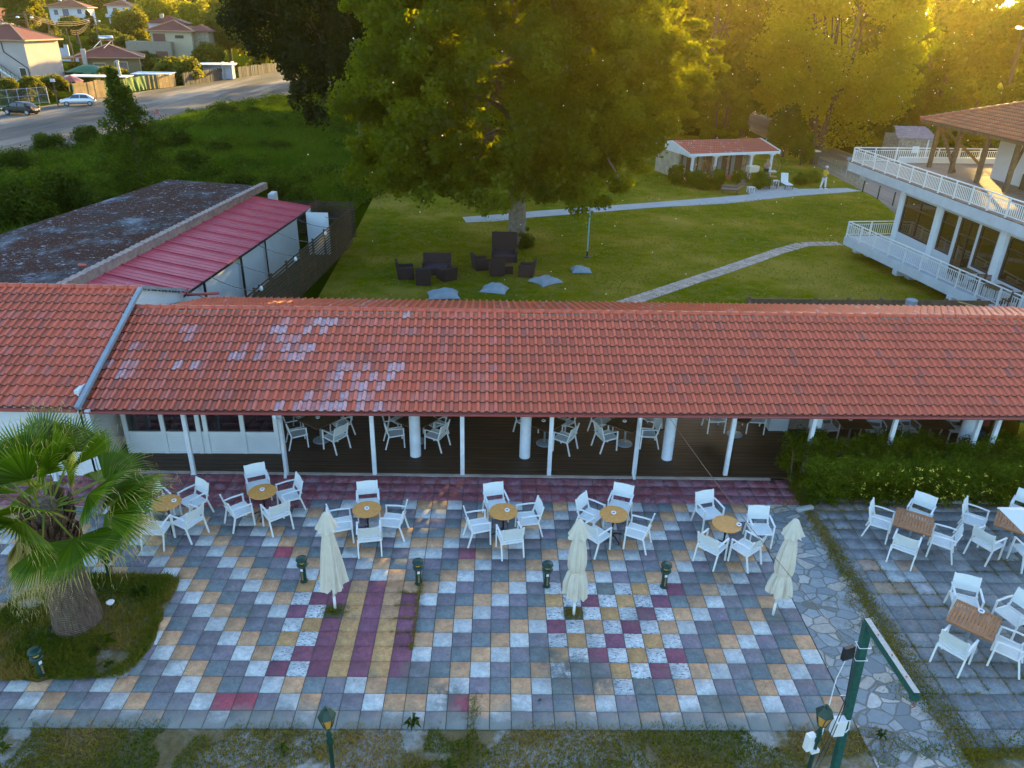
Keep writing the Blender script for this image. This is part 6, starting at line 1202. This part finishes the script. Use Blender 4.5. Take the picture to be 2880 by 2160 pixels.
for (x, z) in ((9.0, 9.9), (8.4, 9.2), (9.4, 9.6), (7.9, 10.4), (8.6, 8.6), (7.2, 8.0), (8.2, 7.5), (6.7, 5.8), (6.1, 4.9), (7.5, 6.7), (5.2, 3.9), (9.0, 10.6), (8.0, 11.4), (7.0, 12.2)): C.append(np.array([x-1.2, -4.5, z-.3])); Rr.append(np.array([1, .9, .5])*g.uniform(.5, .85)); C.append(np.array([x-.3, -4.2, z+.25])); Rr.append(np.array([.9, .6, .28])*g.uniform(.5, .8))
for x in np.arange(-7.6, 3.5, .75): C.append(np.array([x+g.normal(0, .3), -5.6+g.normal(0, 1.0), np.interp(x, [-7.6, -3, 0, 3.5], [5.0, 4.3, 4.3, 5.0])+g.normal(0, .25)])); Rr.append(np.array([.8, .8, .8])*g.uniform(.6, .95))
C = np.array(C); Rr = np.array(Rr); per = (260*(Rr[:, 0]/1.0)**2 + 90).astype(int); per = np.where(C[:, 1] < 1.5, per*1.3, per*.5).astype(int)
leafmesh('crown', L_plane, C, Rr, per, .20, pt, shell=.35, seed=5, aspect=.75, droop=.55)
m = MB(); tg = [C[i] for i in g.integers(0, len(C), 46)]; branches(m, (0, 0, 0), (-.2, .1, 11), .48, tg, g); m.build('trunk', M['bark_pale'], pt, smooth=True)
m = MB(); g2 = np.random.default_rng(4)
p = g2.normal(0, .35, (420, 2)); 
pz = leafmesh('shoots', L_bush, np.c_[p*.55+np.array([.45, -.45]), np.abs(g2.normal(.35, .25, 420))][:60], np.full(60, .18), 40, .13, pt, seed=2)

# dark trees to the left
dt = thing('dark_poplar', 'dark silhouetted tree whose branches hang over the road and meadow', 'tree', (-5.2, 49.5, 0)); C = []; Rr = []; g = np.random.default_rng(31)
while len(C) < 210:
    d = g.normal(size=3); d /= np.linalg.norm(d); rr = g.uniform(.25, 1)**.5; c = np.array([-3.4+d[0]*6.6*rr, -2.0+d[1]*3.8*rr, 13.2+d[2]*4.9*rr])
    zmin = np.interp(c[0], [-11, -8.5, -5, -2, 3], [9.6, 8.4, 8.1, 8, 8.5])
    if c[2] < zmin or c[0] < -10.4: continue
    C.append(c); Rr.append(np.array([1, 1, 1.1])*g.uniform(.6, 1.2))
for _ in range(58):
    x = g.uniform(-4.6, -.2); zlow = np.interp(x, [-4.6, -3.6, -2.6, -1.4, -.2], [7.2, 6.2, 4.6, 5.6, 7.2]); C.append(np.array([x, -4.6+g.normal(0, .7), g.uniform(zlow, 10)])); Rr.append(np.array([.55, .55, .75])*g.uniform(.7, 1.2))
C = np.array(C); Rr = np.array(Rr)
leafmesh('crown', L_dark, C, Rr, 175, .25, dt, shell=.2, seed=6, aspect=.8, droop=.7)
m = MB(); branches(m, (0, 0, 0), (-1.5, -1, 15), .42, [C[i] for i in g.integers(0, len(C), 34)], g); m.build('trunk', M['bark'], dt, smooth=True)

# forest trees: three shapes, copied
def make_tree(name, seed, R_, Hc, H0, mat, n=150, per=170, size=.42, trunks=1, bark='bark', low=.0):
    t = thing(name, '', 'tree'); g = np.random.default_rng(seed); C = []; Rr = []
    while len(C) < n:
        d = g.normal(size=3); d /= np.linalg.norm(d); rr = g.uniform(.35, 1)**.5; c = np.array([d[0]*R_*rr, d[1]*R_*rr, H0+d[2]*Hc*rr])
        k_ = .75+.35*math.sin(3*math.atan2(d[1], d[0])+seed)+.2*math.sin(5*d[2]+seed)
        if rr > k_+.15 or c[2] < low: continue
        C.append(c); Rr.append(np.array([1, 1, .85])*g.uniform(.10, .22)*R_)
    C = np.array(C); Rr = np.array(Rr); leafmesh('crown', mat, C, Rr, per, size, t, shell=.25, seed=seed, aspect=.75, droop=.3)
    m = MB()
    for i in range(trunks):
        a = 2*PI*i/trunks; b = (0 if trunks == 1 else .5*math.cos(a), 0 if trunks == 1 else .5*math.sin(a), 0); tp = (0 if trunks == 1 else R_*.35*math.cos(a), 0 if trunks == 1 else R_*.35*math.sin(a), H0+Hc*.5)
        branches(m, b, tp, .28 if trunks > 1 else .34, [C[i_] for i_ in g.integers(0, len(C), 7)], g)
    m.build('trunk', M[bark], t, smooth=True); return t
gt = make_tree('golden_tree', 41, 8.2, 9.8, 10.0, L_goldb, 400, 200, .36, 5, 'bark', .8); gt.location = (38.0, 72.5, 0); gt['label'] = 'broad backlit golden tree with several stems above the asphalt drive'
fa = make_tree('forest_tree', 42, 5.6, 7.2, 8.6, L_gold, 150, 170, .42, 1); fb = make_tree('forest_tree', 43, 5.0, 6.2, 6.8, L_gold, 130, 170, .42, 2); fc = make_tree('forest_tree', 44, 4.2, 7.6, 9.2, L_plane, 130, 170, .40, 1)
FT = [ # x, y, proto, scale, label
 (25.6, 82, 0, 1.0, 'tall backlit tree right behind the bungalow roof'), (31.0, 92, 2, 1.05, 'slender tree behind the bungalow, left of the drive'), (19.5, 75, 1, .95, 'rounded tree behind the left end of the bungalow'),
 (27.0, 70.5, 1, .55, 'small bushy tree between the bungalow roof and the tall trees'), (33.5, 105, 0, 1.15, 'far tall tree at the centre of the sun glow'), (41.0, 112, 2, 1.1, 'far slender tree behind the golden tree'),
 (13.5, 84, 0, 1.1, 'tall tree seen past the upper right side of the plane tree'), (46.5, 92, 0, 1.4, 'tall tree behind the right side of the golden tree'), (57.9, 83, 2, .95, 'dark green tree right of the golden tree'),
 (52.0, 78, 1, .95, 'rounded green tree over the upper terrace railing'), (58.5, 75.5, 0, .95, 'leafy tree above the canopy roof at the right edge'), (65.5, 100, 0, 1.1, 'far tree in the upper right corner'),
 (49.5, 67, 1, .62, 'bushy tree behind the stone kiosk'), (55.4, 66, 1, .7, 'bushy tree behind the canopy roof'), (60, 112, 2, 1.0, 'distant slender tree left of the upper right corner'), (24, 108, 0, 1.1, 'distant tree left of the sun glow'),
 (3.0, 72, 0, 1.55, 'shaded tree behind the plane tree crown'), (-4, 80, 2, 1.4, 'shaded slender tree between the plane tree and the dark poplar'), (49.5, 116, 0, 1.15, 'distant broad tree above the golden tree'), (8, 92, 2, 1.15, 'distant tree behind the plane tree top'),  # the two shaded trees are enlarged to keep sun off shed roof and meadow
 (32.5, 81, 0, 1.25, 'tall sun-blocking tree added between the bungalow and the golden tree'), (27.8, 79, 1, 1.35, 'added sun-blocking tree behind the right end of the bungalow roof'), (12.5, 75, 0, 1.5, 'tall added sun-blocking tree hidden behind the right half of the plane tree crown'), (0, 98, 0, 1.45, 'tall added sun-blocking tree far behind the left of the plane tree'), (-9, 104, 0, 1.4, 'tall added sun-blocking tree far behind the dark poplar trunk'), (-16, 98, 1, 1.5, 'rounded added sun-blocking tree far behind the dark poplar crown'), (70, 84, 0, 1.1, 'tree beyond the right end of the canopy roof'), (47.5, 76, 1, .7, 'low leafy tree between the golden tree and the terrace')]  # most trees on this line are added to keep sun off deck, fence, meadow
pr = [fa, fb, fc]; us = set()
for i, (x, y, p_, s_, lb) in enumerate(FT):
    o = place(pr[p_], p_ not in us, (x, y, 0), (i*2.3) % 6.28, lb, s_); us.add(p_); o['group'] = 'trees of the grove behind the lawn'
# far-off wood that closes the view
xs_ = g.uniform(-30, 95, 260); C = np.c_[xs_, 128+g.uniform(0, 26, 260), g.uniform(1, 17.5, 260)]
tag(leafmesh('distant_woodland', L_gold, C, np.full(260, 3.6), 150, .8, None, shell=.3, seed=9, aspect=.8), 'distant backlit woodland closing the view behind the grove', 'woodland', kind='stuff')
xs_ = g.uniform(-260, -30, 420); C = np.c_[xs_, 335+g.uniform(0, 60, 420), 6+g.uniform(0, 13, 420)]
tag(leafmesh('hillside_wood', L_hill, C, np.full(420, 6.), 110, 1.6, None, shell=.3, seed=10, aspect=.8), 'dark wooded hillside beyond the villas', 'woodland', kind='stuff')

# trees and bushes placed on the slope and in the meadow
def leafy(name, cat, lb, x, y, zc, rx, rz, mat, dens=1., grp=None, size=None, seed=0, stem=True):
    gz = float(terrain(x, y)); t = thing(name, lb, cat, (x, y, gz), 0, grp); g = np.random.default_rng(seed+100); n = int(34*dens); zc = max(zc-gz, rz*(.75 if stem else .5))
    d = g.normal(size=(n, 3)); d /= np.linalg.norm(d, axis=1)[:, None]; rr = g.uniform(.2, 1, n)**.5
    C = np.c_[d[:, 0]*rx*.78*rr, d[:, 1]*rx*.78*rr, zc+d[:, 2]*rz*.78*rr]; C[:, 2] = np.maximum(C[:, 2], .15); Rr = np.outer(g.uniform(.22, .42, n), (rx, rx, rz))
    leafmesh('foliage', mat, C, Rr, int(120*dens), size or max(.12, rx*.13), t, shell=.3, seed=seed+5, aspect=.7)
    if stem: m = MB(); branches(m, (0, 0, 0), (0, 0, zc+rz*.3), max(.05, rx*.06), [C[i] for i in g.integers(0, n, 5)], g); m.build('trunk', M['bark'], t)
    return t
for i, (kd, x, y, z, rx, rz, lb) in enumerate(VEG):
    if kd == 'far': leafy('slope_tree', 'tree', lb, x, y, z, rx*1.2, rz*1.15, L_far, 1.5, 'trees among the houses', seed=i)
    elif kd == 'bright': leafy('slope_tree', 'tree', lb, x, y, z, rx, rz, L_bright, 1.8, 'trees among the houses', seed=i, size=.6)
    elif kd == 'hill': leafy('hillside_tree', 'tree', lb, x, y, z, rx, rz, L_hill, 1.2, 'dark trees on the far hillside', seed=i)
    elif kd == 'cyp': leafy('cypress', 'cypress', lb, x, y, z, rx, rz*1.2, L_dark, 1., None, seed=i, size=.35)
    elif kd == 'bush': leafy('meadow_bush', 'bush', lb, x, y, min(z, rz*.6), rx*1.35, rz*1.4, L_bush, 1.8, 'bushes of the overgrown meadow', seed=i, size=max(.12, min(.22, rx*.10)), stem=False)
g = np.random.default_rng(61); p = scatter([(-43, 40), (-33.5, 61), (-33.5, 89), (-29, 111), (-20, 120), (2, 90), (-5, 40), (-8.7, 36), (-15.5, 36), (-19, 24), (-45, 24)], 2600, 15); dn = vnoise(p[:, 0]+50, p[:, 1]+50, 5, 3); p = p[dn > .42][:1000]; r_ = g.uniform(.35, 1.25, len(p))
tag(leafmesh('meadow_scrub', L_scrub, np.c_[p, r_*.4], np.c_[r_, r_, r_*.8], 210, .19, None, shell=.3, seed=6), 'rough low scrub and tall weeds all over the meadow', 'scrub', kind='stuff')

# slim poplar in the meadow, leaning left at the tip
sp = thing('slim_poplar', 'slim pointed young tree rising from the meadow, tip leaning left', 'tree', (-20.4, 43.5, 0)); g = np.random.default_rng(5); C = []; Rr = []
for i in range(190): z = 7.6*(i/190)**.9+.3; wd = np.interp(z, [0, 2, 4.5, 6.2, 7.9], [2.4, 2.5, 1.6, .8, .12]); a = g.random()*6.28; r_ = wd*g.random()**.5; C.append([r_*math.cos(a)-.9*(z/7.9)**2+.55, r_*math.sin(a), z]); Rr.append([.2+.22*wd, .2+.22*wd, .42])
leafmesh('foliage', L_bush, np.array(C), np.array(Rr), 95, .15, sp, shell=.2, seed=8, aspect=.7); m = MB(); m.tube([(0.4, 0, -.1), (.4, 0, 4), (-.3, 0, 7.4)], [.12, .08, .02], 8); m.build('trunk', M['bark'], sp)
# bushes by the bungalow
for i, (x, y, rx, rz, lb) in enumerate(((18.7, 51.6, .75, 1.0, 'upright bush against the stone wall corner of the bungalow'), (20.1, 50.9, 1.15, .8, 'rounded bush before the first porch post'), (21.6, 49.8, .85, .95, 'bush at the edge of the path left of the loungers'), (20.3, 49.6, .9, .6, 'low bush on the lawn side of the bungalow bushes'), (25.0, 50.2, .95, .8, 'round bush standing on the forecourt before the third post'), (24.0, 52.3, .7, .7, 'bush behind the sideways loungers'), (29.3, 52.3, .9, .55, 'low bush right of the white lounger'), (30.6, 53.6, .8, .5, 'low bush behind the walking person'))):
    leafy('garden_bush', 'bush', lb, x, y, rz*.8, rx, rz, L_hedge, .9, 'bushes around the bungalow', .13, 300+i, False)
ol = leafy('oleander', 'shrub', 'upright oleander shrub right of the bungalow roof', 32.3, 66, 2.6, 1.9, 2.4, L_bush, 1.2, None, .24, 320); leafy('oleander', 'shrub', 'bare stemmed shrub behind the right end of the bungalow roof', 29.0, 76, 2.2, 2.2, 2.4, L_gold, 1., None, .26, 321)
leafy('oleander', 'shrub', 'leafy shrub beside the waste bin under the golden tree', 32.4, 61.5, 1.6, 1.3, 1.6, L_bush, 1., None, .2, 322)

# hedge right of the deck, with yellow blossom
hg = thing('oleander_hedge', 'long dense oleander hedge with small yellow flowers under the roof end', 'hedge', (0, 0, 0)); g = np.random.default_rng(77); n = 1100
X_ = g.uniform(12.75, 20.6, n); Y_ = g.uniform(7.35, 9.2, n); Z_ = g.uniform(.15, 1.1, n); top = g.random(n) < .35; Z_[top] = g.uniform(1.0, 1.22, top.sum()); fr = g.random(n) < .45; Y_[fr] = g.uniform(7.2, 7.4, fr.sum())
C = np.c_[X_, Y_, Z_]; leafmesh('foliage', L_hedge, C, np.c_[np.full(n, .28), np.full(n, .26), np.full(n, .26)]*g.uniform(.6, 1.15, n)[:, None], 120, .10, hg, shell=.2, seed=3, aspect=.28, upb=.1)
fp = np.c_[np.concatenate([g.normal(16.4, .9, 90), g.uniform(14, 20, 40)]), g.uniform(7.0, 7.25, 130), g.uniform(.3, 1.3, 130)]; fl = leafmesh('flowers', simple('yellow_petal', (.60, .55, .06), .7, .1), fp, np.full(130, .05), 5, .045, hg, seed=4, aspect=.9); fl['kind'] = 'stuff'
m = MB()
for i in range(40): x = 12.8+i*.2; m.tube([(x, 8.2, 0), (x+g.normal(0, .1), 8.1, 1.2)], [.03, .01], 5)
m.build('stems', M['bark'], hg)
m = MB(); m.box(12.75, 6.95, 0, .5, .14, .12, .3); tag(m.build('edging_stone', M['concrete'], bevel=.03), 'pale edging stone at the near left corner of the hedge', 'stone')

# fan palm
k = N('palm_frond'); v = k.attr('v'); c = k.ramp(v, [(0, (.040, .090, .001)), (.42, (.13, .20, .004)), (.6, (.24, .26, .03)), (.78, (.42, .31, .09)), (1, (.58, .44, .18))]); d = k.n('BsdfDiffuse'); k.l(c, d.inputs[0]); tr = k.n('BsdfTranslucent'); k.l(c, tr.inputs[0]); gl = k.n('BsdfGlossy'); gl.inputs['Roughness'].default_value = .38; gl.inputs['Color'].default_value = (.8, .85, .85, 1)
m1 = k.n('MixShader'); m1.inputs[0].default_value = .25; k.l(d.outputs[0], m1.inputs[1]); k.l(tr.outputs[0], m1.inputs[2]); m2 = k.n('MixShader'); m2.inputs[0].default_value = .025; k.l(m1.outputs[0], m2.inputs[1]); k.l(gl.outputs[0], m2.inputs[2]); k.l(m2.outputs[0], k.out.inputs[0]); M['frond'] = k.m
k = N('palm_bark'); wv = k.n('TexWave', bands_direction='Z'); k.l(k.co, wv.inputs[0]); wv.inputs['Scale'].default_value = 7; wv.inputs['Distortion'].default_value = 4; wv.inputs['Detail'].default_value = 4
vn = k.noise(1, 6, .7, k.scale((26, 26, 3))); c = k.ramp(vn, [(.3, (.09, .055, .035)), (.55, (.24, .17, .12)), (.75, (.38, .29, .22))]); c = k.mix(k.rng(wv.outputs[1], .0, .25, .5, 0), c, (.04, .03, .025)); M['palm_bark'] = k.pbr(c, .95, k.bump(k.math('ADD', vn, wv.outputs[1]), .9, .04), 0, .2)
pm = thing('fan_palm', 'stout fan palm with shaggy drooping fronds standing in the grass bed', 'palm tree', (-4.27, 2.62, 0)); g = np.random.default_rng(12)
m = MB(); m.lathe([(.50, -.05), (.475, .1), (.44, .5), (.40, 1.0), (.36, 1.5), (.33, 2.0), (.30, 2.6), (.2, 3.1)], n=36); m.build('trunk', M['palm_bark'], pm, smooth=True)
m = MB()
for i in range(150):
    a = g.random()*6.28; z = g.uniform(1.75, 3.0); r0 = .33; m.beam((r0*math.cos(a), r0*math.sin(a), z-.18), ((r0+.16)*math.cos(a+.1), (r0+.16)*math.sin(a+.1), z+.16), .07, .02)
m.build('leaf_bases', simple('brown_leaf_base', (.11, .055, .03), .9, .4, 12, .3), pm)
FV = []; FF = []; FA = []
def frond(az, el, pl, Rb, dead=0., roll=0., sp=1.75, droop=.35):
    global FV, FF, FA
    d = Vector((math.cos(az)*math.cos(el), math.sin(az)*math.cos(el), math.sin(el))); o0 = Vector((0, 0, 2.95))+Vector((math.cos(az), math.sin(az), 0))*.18; hub = o0+d*pl-Vector((0, 0, pl*pl*.10))
    side = d.cross(Vector((0, 0, 1)));  side = side.normalized() if side.length > .05 else Vector((math.sin(az), -math.cos(az), 0)); side = (Matrix.Rotation(roll, 3, d) @ side); nrm = side.cross(d).normalized()
    w_ = .022; q = [o0-side*w_, o0+side*w_, hub+side*w_*.6, hub-side*w_*.6]; b = len(FV); FV += [tuple(x) for x in q]; FF.append((b, b+1, b+2, b+3)); FA.append(.5 if dead < .5 else .85)
    n = 38; rj = Rb*.56
    def P_(ph, r, off, z): e = d*math.cos(ph)*r+side*math.sin(ph)*r; p_ = hub+e+nrm*off; p_.z -= z; return p_
    fold = .22
    for i in range(n):
        a0 = -sp+2*sp*i/n; a1 = -sp+2*sp*(i+1)/n; am = (a0+a1)/2; Rl = Rb*(1-.22*(abs(am)/sp)**2)*g.uniform(.92, 1.06); cup = lambda a, r: abs(math.sin(a))*r*fold
        dz = lambda r: droop*(r/Rb)**2.4*Rb*.55*(1+dead)
        zz = .011*Rb; p0 = P_(a0, .03, 0, 0); ja = P_(a0, rj, -cup(a0, rj)-zz, dz(rj)); jm = P_(am, rj*1.02, -cup(am, rj)+zz, dz(rj)); jb = P_(a1, rj, -cup(a1, rj)-zz, dz(rj)); r2 = Rl*.84; wl = .42
        aw = (a1-a0)/2*wl; s2 = P_(am-aw*.62, r2, -cup(am, r2), dz(r2)+.03); s3 = P_(am+aw*.62, r2, -cup(am, r2), dz(r2)+.03); r3 = Rl*1.08; tp = P_(am+g.normal(0, .05), r3, -cup(am, r3)+g.normal(0, .03), dz(r3)*1.15+g.uniform(.02, .20)*Rb*(1+.6*dead))
        b = len(FV); FV += [tuple(x) for x in (hub, ja, jm, jb, s2, s3, tp)]
        t0 = np.clip(.22+g.normal(0, .10)+dead*.62, 0, 1)
        for f, v_ in (((0, 1, 2, 2), t0*.9), ((0, 2, 3, 3), t0*1.1), ((1, 4, 5, 2), t0+.16), ((2, 5, 3, 3), t0+.16), ((4, 6, 5, 5), max(t0+.42, .72))): FF.append(tuple(b+x for x in f)); FA.append(min(1, v_))
        if g.random() < .4:  # dry thread
            b = len(FV); q0 = Vector(tp); q1 = q0+Vector((g.normal(0, .05), g.normal(0, .05), -g.uniform(.08, .22))); FV += [tuple(q0), tuple(q0+Vector((.008, 0, .004))), tuple(q1)]; FF.append((b, b+1, b+2, b+2)); FA.append(1.)
GA = 2.39996
for i in range(31):
    t = i/31; az_ = i*GA+g.normal(0, .15); fr_ = max(0, math.cos(az_+1.15)); el = R(84)-R(108)*t+g.normal(0, .13)
    if t > .52 and fr_ > .55: continue
    frond(az_, el, np.interp(t, [0, .3, 1], [.85, 1.15, 1.05])*g.uniform(.85, 1.1), np.interp(t, [0, .3, 1], [1.0, 1.0, .95])*g.uniform(.9, 1.1), 0 if t < .72 else (.35 if t < .88 else .8), g.normal(0, .55), 1.35, np.interp(t, [0, .5, 1], [.08, .2, .35]))
for i in range(9):
    az_ = R(150)+i*R(13); frond(az_, R(-58)+g.normal(0, .1), .6, .9, 1., g.normal(0, .4), 1.1, .3)
frond(R(-125), R(-60), .55, .95, 1., 0, .8, .2)
for az, el, pl, Rb in ((-1.35, R(30), .9, 1.1), (-.30, R(14), 1.3, 1.2), (-.75, R(6), 1.2, 1.15), (.1, R(24), 1.25, 1.15), (-1.15, R(-8), .8, 1.05), (-2.3, R(-12), .9, 1.05), (.5, R(5), 1.1, 1.1)): frond(az, el, pl, Rb, 0, g.normal(0, .3), 1.45, .2)
FV = np.array(FV); T3 = []; TA = []
for f, a in zip(FF, FA):
    T3.append(f[:3]); TA.append(a)
    if f[2] != f[3]: T3.append((f[0], f[2], f[3])); TA.append(a)
np_mesh('fronds', FV, np.array(T3), M['frond'], pm, {'v': ('FLOAT', np.array(TA))})
t = thing('spot_lamp', 'small round white spot lamp at the foot of the palm', 'lamp', (-3.72, 2.95, .05)); m = MB(); m.tube([(0, 0, 0), (0, 0, .18)], .015, 6); m.build('stake', M['black'], t); m = MB(); m.lathe([(.05, 0), (.085, .06), (.07, .065), (0, .05)], 0, 0, .17, 16); m.build('head', M['bulb'], t, smooth=True)
for i, (x, y, s_, lb) in enumerate(((-5.55, 3.15, .55, 'flat reddish stone in the grass left of the palm'), (-6.0, 2.1, .35, 'flat pale stone in the grass at the far left'), (-5.7, -.55, .16, 'small white stone in the dry grass at the lower left'))):
    m = MB(); m.lathe([(s_*.5, 0), (s_*.48, .03), (s_*.3, .045), (0, .05)], n=12); o = m.build('flat_stone', M['paver'] if i == 0 else M['concrete'], smooth=True); o.location = (x, y, .035 if i < 2 else .01); o.scale = (1, .62, 1); tag(o, lb, 'stone')
# weed plants
def weed(lb, x, y, n, r, h):
    g = np.random.default_rng(int(abs(x*100))); t = thing('weed_plant', lb, 'weed', (x, y, .03)); Vv = []; Ff = []; Vl = []
    for i in range(n):
        a = g.random()*6.28; L = r*g.uniform(.6, 1.1); hh = h*g.uniform(.4, 1); w_ = L*.16; dx, dy = math.cos(a), math.sin(a); b = len(Vv)
        Vv += [(0, 0, 0), (dx*L*.5-dy*w_, dy*L*.5+dx*w_, hh), (dx*L, dy*L, hh*.55), (dx*L*.5+dy*w_, dy*L*.5-dx*w_, hh)]; Ff.append((b, b+1, b+2, b+3)); Vl.append(g.random()*.7+.3)
    np_mesh('leaves', np.array(Vv), np.array(Ff), L_bush, t, {'v': ('FLOAT', np.array(Vl))})
for a in (('bright green weed near the right tip of the palm bed', -3.35, 3.45, 26, .24, .30), ('broad leafed weed in front of the palm trunk', -3.5, 1.95, 9, .38, .22), ('weed tuft at the lower corner of the palm bed', -3.15, 1.45, 14, .16, .15), ('green weed at the patio edge below the mossy joint', 3.0, .05, 22, .20, .28), ('rosette weed in the verge left of the lone lantern lamp', -4.05, -.45, 14, .20, .08), ('rosette weed in the verge near the bottom centre', 3.7, -.75, 12, .18, .10), ('weed rosette at the left of the lone lantern lamp', .75, -.45, 12, .18, .10), ('weed in the crazy paving below the crane arm', 11.55, -.15, 16, .14, .2), ('weed between the slabs near the bottom centre smear', 5.35, .62, 10, .05, .06)): weed(*a)

# drifting seed fluff catching the sun
n = 460; g = np.random.default_rng(55); P = np.c_[g.uniform(-2, 46, n), g.uniform(6, 66, n), g.uniform(1.0, 13, n)]; P = P[(P[:, 0] < P[:, 1]*.75+6) & (P[:, 0] > -2+P[:, 1]*.05)]; n = len(P); s_ = g.uniform(.006, .017, n)[:, None]*(1+P[:, 1:2]/22)
o_ = np.array([[1, 0, 0], [-1, 0, 0], [0, 1, 0], [0, -1, 0], [0, 0, 1], [0, 0, -1]]); V = (P[:, None, :]+o_[None]*s_[:, None, :]).reshape(-1, 3); f = np.array([(0, 2, 4), (2, 1, 4), (1, 3, 4), (3, 0, 4), (2, 0, 5), (1, 2, 5), (3, 1, 5), (0, 3, 5)])
k = N('seed_fluff'); a = k.n('BsdfDiffuse'); a.inputs[0].default_value = (.9, .85, .75, 1); b = k.n('BsdfTranslucent'); b.inputs[0].default_value = (1, .9, .7, 1); x = k.n('MixShader'); x.inputs[0].default_value = .6; k.l(a.outputs[0], x.inputs[1]); k.l(b.outputs[0], x.inputs[2]); k.l(x.outputs[0], k.out.inputs[0])
tag(np_mesh('seed_fluff', V, (f[None]+np.arange(n)[:, None, None]*6).reshape(-1, 3), k.m), 'tiny white seed fluff drifting in the air over the lawn', 'seed fluff', kind='stuff')

# ================================================================ AIR
hz = MB(); hz.b2(-420, 420, -60, 520, -3, 60); o = hz.build('haze', N('haze_air').m); k = N('haze_volume'); pv = k.n('VolumePrincipled'); pv.inputs['Color'].default_value = (1, .84, .30, 1); pv.inputs['Density'].default_value = HAZE; pv.inputs['Anisotropy'].default_value = .78; k.l(pv.outputs[0], k.out.inputs['Volume']); o.data.materials.clear(); o.data.materials.append(k.m)
tag(o, kind='stuff'); o['label'] = 'thin golden evening haze in the air'; o['category'] = 'haze'

g = np.random.default_rng(91); SH = ['behind the black car', 'behind the wire gate', 'left of the parasols', 'beside the tin lean-to', 'below the solar tank', 'between the pink and beige houses', 'behind the pink house', 'by the low white hut', 'by the pale blue hut', 'right of the beige house', 'by the white garden wall', 'above the garden wall', 'under the white villa', 'behind the stone villa', 'under the gabled house', 'uphill of the gabled house', 'at the white villa foot', 'under the blue grey villa', 'at the far paling fence', 'left of the garden wall']
for i, (x, y) in enumerate(((-58, 97), (-60, 104), (-62, 112), (-57, 118), (-60, 126), (-72, 128), (-75, 135), (-56, 140), (-54, 148), (-70, 146), (-78, 160), (-90, 170), (-88, 185), (-66, 172), (-98, 205), (-105, 225), (-112, 236), (-84, 200), (-50, 156), (-95, 150))):
    rx = g.uniform(1.4, 2.8); leafy('garden_shrub', 'shrub', 'leafy shrub growing ' + SH[i], x, y, 1.2, rx, rx*.7, L_far, .7, 'shrubs between the houses', .3, 400+i, False)
